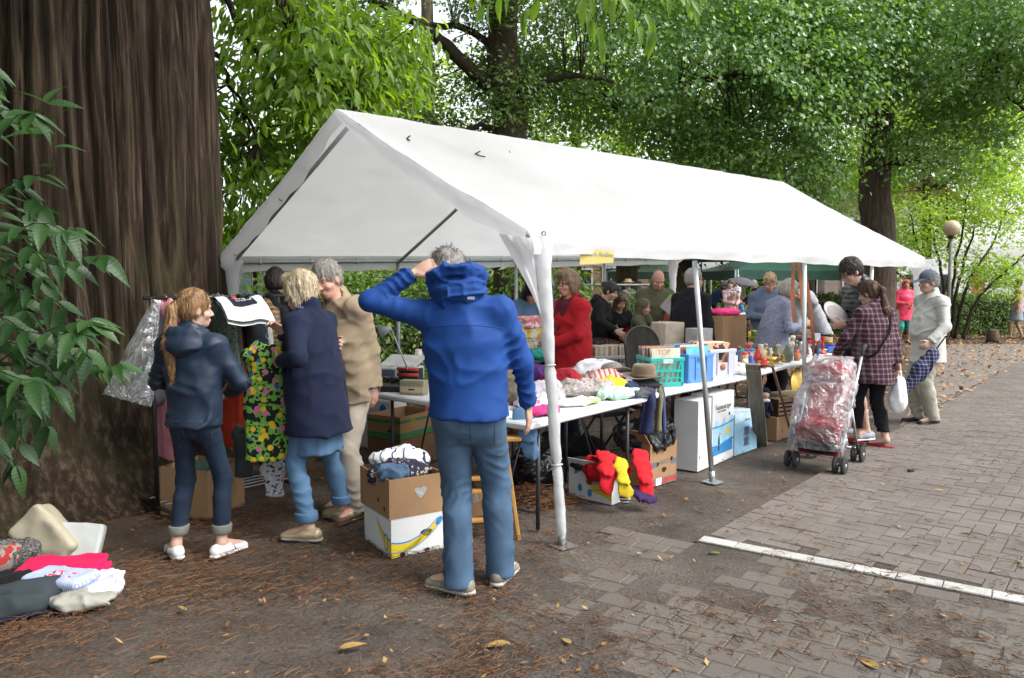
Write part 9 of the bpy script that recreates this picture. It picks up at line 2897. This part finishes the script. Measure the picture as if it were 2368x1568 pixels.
# black scrap, cigarette ends, green pod and a few large leaves that stand out
tag(MB().box((0,0,.012),(.06,.025,.024),bev=.006).build('black_scrap',RUB,None,gp(2105,1094)+Vector((0,0,.012)),(0,0,.3)),'small black rubber scrap on the paved lane','scrap')
tag(MB().tube([Vector((-.035,0,.012)),Vector((0,0,.016)),Vector((.035,.005,.012))],[.006,.010,.005],8).build('green_pod',M('green_pod',(.10,.13,.03)),None,gp(1650,1284)),'green seed pod lying before the white line','pod')
FLY=near_leaf('fallen_leaf_mesh',.13,.026,.10,M('ochre_leaf',(.30,.185,.06),rough=.7,var=.25,scale=20))
for x,y,a,s,lab in ((1176,1495,1.6,.95,'long ochre leaf at the bottom centre of the ground'),(785,1508,-1.3,.9,'pale ochre leaf bottom left of the man in blue'),(345,1533,-.9,.7,'yellow leaf near the bottom left'),(1320,1497,.5,.6,'curled pale leaf right of the long ochre leaf'),(1635,1185,.8,.6,'tan leaf at the foot of the second pole'),(2250,1238,1.4,.6,'yellow leaf on the lane above the white line'),(2180,1140,1.2,.5,'small yellow leaf on the lane near the black scrap'),(2030,1555,.3,.9,'pale yellow leaf at the bottom right edge'),(430,1420,.9,.6,'orange leaf right of the clothes spread')):
 o=bpy.data.objects.new('fallen_leaf',FLY); link(o); o.location=gp(x,y)+Vector((0,0,.018)); o.rotation_euler=(random.uniform(-.2,.2),random.uniform(-.3,.3),a); o.scale=(s,s,s); tag(o,lab,'leaf','fallen leaves that stand out')
# ================================================================== BACKGROUND
GRN=M('dark_green_canopy',(.022,.075,.055),rough=.5,var=.15,bump=.15,bscale=4)
def gazebo(label,c,w,d,ze,zr,rz,valance=.22,leg=None,mat=GRN,group='green gazebos'):
 t=thing('gazebo',label,'gazebo',(c.x,c.y,0),rz,group)
 A_=[(-w/2,-d/2,ze),(w/2,-d/2,ze),(w/2,d/2,ze),(-w/2,d/2,ze)]
 r0,r1=(-w*.06,0,zr),(w*.06,0,zr)
 def quad(a,b,c_,d_):
  a,b,c_,d_=map(np.array,(a,b,c_,d_))
  def fn(u,v):
   P=a*((1-u)*(1-v))[:,None]+b*(u*(1-v))[:,None]+c_*(u*v)[:,None]+d_*((1-u)*v)[:,None]
   P[:,2]-=.10*np.sin(math.pi*v)*1.0+.03*np.sin(u*math.pi)*(1-v)
   return P
  return fn
 mb=MB()
 for f in ((A_[0],A_[1],r1,r0),(A_[1],A_[2],r1,r1),(A_[2],A_[3],r0,r1),(A_[3],A_[0],r0,r0)):mb.grid(quad(*f),12,10)
 mb.build('roof',mat,t)
 for i in range(4):
  a,b=np.array(A_[i]),np.array(A_[(i+1)%4])
  def vf(u,v,a=a,b=b):
   P=a+(b-a)*u[:,None]
   P[:,2]-=.03*np.sin(u*math.pi)+v*(valance+.03*np.abs(np.sin(u*math.pi*5)))
   return P
  MB().grid(vf,40,3).build('valance',mat,t)
 for (x,y,z) in A_:MB().tube([Vector((x,y,0)),Vector((x,y,ze))],.025 if leg is None else .06,8).build('leg',leg or TENT,t)
 return t
STRIPE=patterned('white_slate_stripes',[(0,(.6,.62,.62)),(.5,(.06,.09,.12))],'wave',3,rot=(0,0,.5),fold=0)
gazebo('green gazebo with scalloped valance behind the trinket table',at(1800,700,25),4.3,3.2,2.0,2.85,R(8),.26,STRIPE)
gazebo('pale green gazebo left of the grey trunk',at(1520,700,29),3.6,3.2,2.02,2.75,R(-10),.22,None,M('faded_green_canopy',(.14,.24,.20),rough=.35,var=.2,bump=.1))
t=thing('parasol','flat dark green parasol between the two gazebos','parasol',at(1620,700,24.5)); t.location.z=0
V=[(0,0,2.62)]+[(1.15*math.cos(a),1.15*math.sin(a),2.30) for a in np.linspace(0,2*math.pi,9)[:-1]]
mesh_np('canopy',V+[(x,y,z-.02) for x,y,z in V],[(0,i,i%8+1) for i in range(1,9)]+[(9,9+i%8+1,9+i) for i in range(1,9)],GRN,t,False); MB().tube([Vector((0,0,0)),Vector((0,0,2.6))],.02,8).build('pole',STEEL,t)
t=thing('rain_umbrella','grey umbrella over the woman with the baby','umbrella',at(1707,700,22.1)); t.location.z=1.0
mb=MB(); mb.lathe([(0,.78),(.25,.73),(.45,.62),(.56,.50),(.55,.495),(.44,.60),(.24,.70),(0,.75)],n=24); V=mb.V[0]; a_=np.arctan2(V[:,1],V[:,0]); V[:,2]+=.025*np.abs(np.sin(a_*4))*(np.hypot(V[:,0],V[:,1])>.5); mb.build('canopy',cloth('grey_umbrella',(.10,.10,.11)),t); MB().tube([Vector((0,0,-.1)),Vector((0,0,.85))],.008,6).build('shaft',PW,t)
for a,b,lab in ((at(1600,700,23.6),at(1690,700,22.3),'far white table with green and plum cloth left of the umbrella'),(at(1700,700,22.6),at(1765,700,22.8),'far white table under the scalloped gazebo')):
 table(lab,a,b,.7,Vector((0,1,0)),group='far stall tables')
for x,Y,m_,lab,w in ((1622,23.2,PGREEN,'dark green cloth hanging from the far table',.5),(1655,22.75,WINE,'plum cloth hanging from the far table',.55)):
 p=at(x,700,Y); o=MB().grid(lambda u,v:np.stack([(u-.5)*w,.02*np.sin(u*20),.75-v*.62],axis=1),20,4).build('hanging_cloth',m_,None,(p.x,p.y-.03,0)); tag(o,lab,'cloth')
heap('far_dark_clothes','dark printed clothes heaped on the ground near the umbrella','clothes',at(1760,700,14).to_2d().to_3d(),(.5,.3,.55),patterned('dark_print_heap',[(0,(.02,.025,.06)),(.5,(.10,.12,.25)),(.6,(.45,.1,.2)),(.66,(.03,.03,.05))],'noise',9),97,res=.03)
for k,(x,lab,m_) in enumerate(((1640,'white vase on the far green draped table',WPOR),(1660,'brown pot on the far green draped table',BRSH),(1715,'blue pot on the far table by the baby',PBLUE),(1728,'yellow pot on the far table by the baby',BANANA),(1745,'white box shaped pot on the far table',WPOR))):
 p=at(x,700,22.9 if k>1 else 23.1); p.z=.745; lathe_thing('far_pot',lab,'pot',p,P_JAR,m_,1.6,group='pots on the far tables')
# street lamp
t=thing('street_lamp','globe street lamp on a grey post before the hedge','street lamp',at(2191,745,20.5)); t.location.z=0
zt=at(2193,550,20.5).z; MB().tube([Vector((0,0,0)),Vector((0,0,zt))],.045,10).build('post',M('lamp_post_paint',(.16,.17,.13),rough=.6,var=.3,scale=3),t)
MB().lathe([(.06,0),(.10,.02),(.10,.06),(.06,.07)],n=16).build('collar',DARKM,t,loc=(0,0,zt-.02)); MB().lathe([(.21*math.sin(a),.25-.21*math.cos(a)) for a in np.linspace(.25,math.pi,14)],n=24).build('globe',M('amber_globe',(.46,.38,.24),rough=.2,var=.1,bump=0,coat=.4),t,loc=(0,0,zt))
t=thing('tree_stump','short sawn tree stump on the leaf litter at right','stump',at(2295,770,21.0)); t.location.z=0
MB().lathe([(.17,0),(.155,.1),(.15,.34),(.0,.345)],n=18).build('bark',BARK,t); MB().lathe([(.145,.346),(.0,.350)],n=18).build('cut_face',M('sawn_wood',(.28,.19,.11)),t)
# fence behind the browsers
t=thing('mesh_fence','green wire mesh fence with top rail behind the browsers','fence',at(1270,700,18)); t.location.z=0
FG=M('green_fence_paint',(.012,.05,.04),rough=.45); fa,fb_=Vector((0,0,0)),at(1510,700,18.5)-at(1270,700,18)
fb_.z=0; zf=at(1400,659,18.2).z
MB().tube([Vector((0,0,zf)),fb_+Vector((0,0,zf))],.028,8).build('top_rail',STEEL,t)
for k in range(4):
 p=fb_*(k/3); MB().tube([p,p+Vector((0,0,zf))],.03,8).build('post',FG,t)
mb=MB()
for k in range(9):mb.box((fb_.x/2,fb_.y/2,.12+k*(zf-.15)/8),(fb_.length,.006,.008),rz=math.atan2(fb_.y,fb_.x))
for k in range(34):p=fb_*((k+.5)/34); mb.box((p.x,p.y,zf/2),(.006,.006,zf-.1))
tag(mb.build('wire_mesh',FG,t),kind='stuff')
# buildings
BRK=None
def brick_mat(name,c1,c2,mort,sc=1.0):
 m,n,l,b=_nt(name)
 tc=n.new('ShaderNodeTexCoord'); t_=n.new('ShaderNodeTexBrick')
 mp=n.new('ShaderNodeMapping'); mp.inputs['Rotation'].default_value=(R(90),0,0); l.new(tc.outputs['Object'],mp.inputs['Vector']); l.new(mp.outputs[0],t_.inputs['Vector'])
 t_.inputs['Scale'].default_value=sc; t_.inputs['Brick Width'].default_value=.22; t_.inputs['Row Height'].default_value=.075; t_.inputs['Mortar Size'].default_value=.008
 t_.inputs['Color1'].default_value=c4(c1); t_.inputs['Color2'].default_value=c4(c2); t_.inputs['Mortar'].default_value=c4(mort)
 l.new(t_.outputs[0],b.inputs['Base Color']); setp(b,Roughness=.9)
 return m
RBR=brick_mat('red_brick',(.28,.13,.09),(.34,.17,.12),(.3,.25,.2)); GBR=brick_mat('grey_brown_brick',(.26,.20,.17),(.32,.25,.21),(.3,.27,.24)); WREN=M('white_render',(.66,.66,.66),rough=.8,var=.05); DGL=M('dark_window_glass',(.03,.035,.04),rough=.1,bump=0); WFR=M('white_frame',(.6,.6,.6),rough=.5)
def house(label,x0,x1,Y,h,mat,wins,depth=6,roof=None,name='house'):
 a,b=at(x0,700,Y),at(x1,700,Y)
 t=thing(name,label,'building',(a.x,Y,0)); w=b.x-a.x
 MB().box((w/2,depth/2,h/2),(w,depth,h)).build('wall',mat,t)
 for (fx,z0,ww_,hh,kind) in wins:
  o=MB().box((fx*w,-.03,z0+hh/2),(ww_+.14,.08,hh+.14)).build(kind,WFR,t)
  n_=1 if ww_<1.3 else 2
  for i in range(n_):MB().box((fx*w+(i-(n_-1)/2)*ww_/n_,-.055,z0+hh/2),(ww_/n_-.06,.05,hh-.05)).build('pane',DGL if kind=='window' else (M('garage_door',(.55,.56,.58)) if kind=='garage_door' else M('brown_door',(.26,.10,.04))),o)
 if roof:MB().prism([(-.3,h),(w+.3,h),(w+.3,h+.15),(w/2,h+roof),(-.3,h+.15)],-.3,depth,0,lambda V:np.stack([V[:,0],V[:,2],V[:,1]],axis=1)).build('roof',M('roof_tiles',(.16,.07,.045),rough=.9,var=.3,scale=12),t)
 return t
house('white rendered building with garage door beyond the right hedge',2215,2640,44,2.9,WREN,[(.28,0,2.6,2.2,'garage_door'),(.10,.0,.8,2.1,'door'),(.62,0,2.6,2.2,'garage_door')])
house('brown brick house seen behind the quilted jacket man',1905,2068,42,6.5,GBR,[(.42,.6,1.2,1.5,'window'),(.42,3.6,1.2,1.4,'window')],roof=1.5)
house('white fronted house with brown door behind the pink raincoat',2072,2200,43,6,WREN,[(.22,.9,.8,1.2,'window'),(.45,.0,.9,2.2,'door'),(.75,.9,1.0,1.2,'window')],roof=1.4)
house('red brick house with white framed windows beyond the fence',1280,1500,46,6,RBR,[(.28,.8,1.3,1.6,'window'),(.60,.8,.9,1.7,'window'),(.30,3.6,1.2,1.4,'window'),(.75,3.6,1.2,1.4,'window')],roof=1.5)
# blue grey shed left
sA,sB=at(510,700,14.5),at(700,700,14.5)
t=thing('garden_shed','blue grey wooden shed with open brown doorway at left','shed',(sA.x,14.5,0)); SHD=M('blue_grey_paint',(.14,.19,.22),rough=.7,var=.1); w=sB.x-sA.x
for k in range(11):MB().box((.09+k*.148 if k<4 else w-.09-(10-k)*.115,0,1.05),(.142 if k<4 else .11,.05,2.1),bev=.006).build('board',SHD,t)
MB().box((w*.48,.6,1.0),(w*.95,.05,2.0)).build('inner_wall',M('brown_inner',(.06,.03,.018)),t); MB().box((w/2,.45,2.22),(w+.3,1.3,.10),rot=rotm(R(5),0,0)).build('roof',M('slate_roof',(.05,.055,.06)),t); MB().box((.30,-.03,1.0),(.56,.03,1.9),bev=.006).build('door',SHD,t)
for o in bpy.data.objects:
 if '_j' in o:del o['_j']
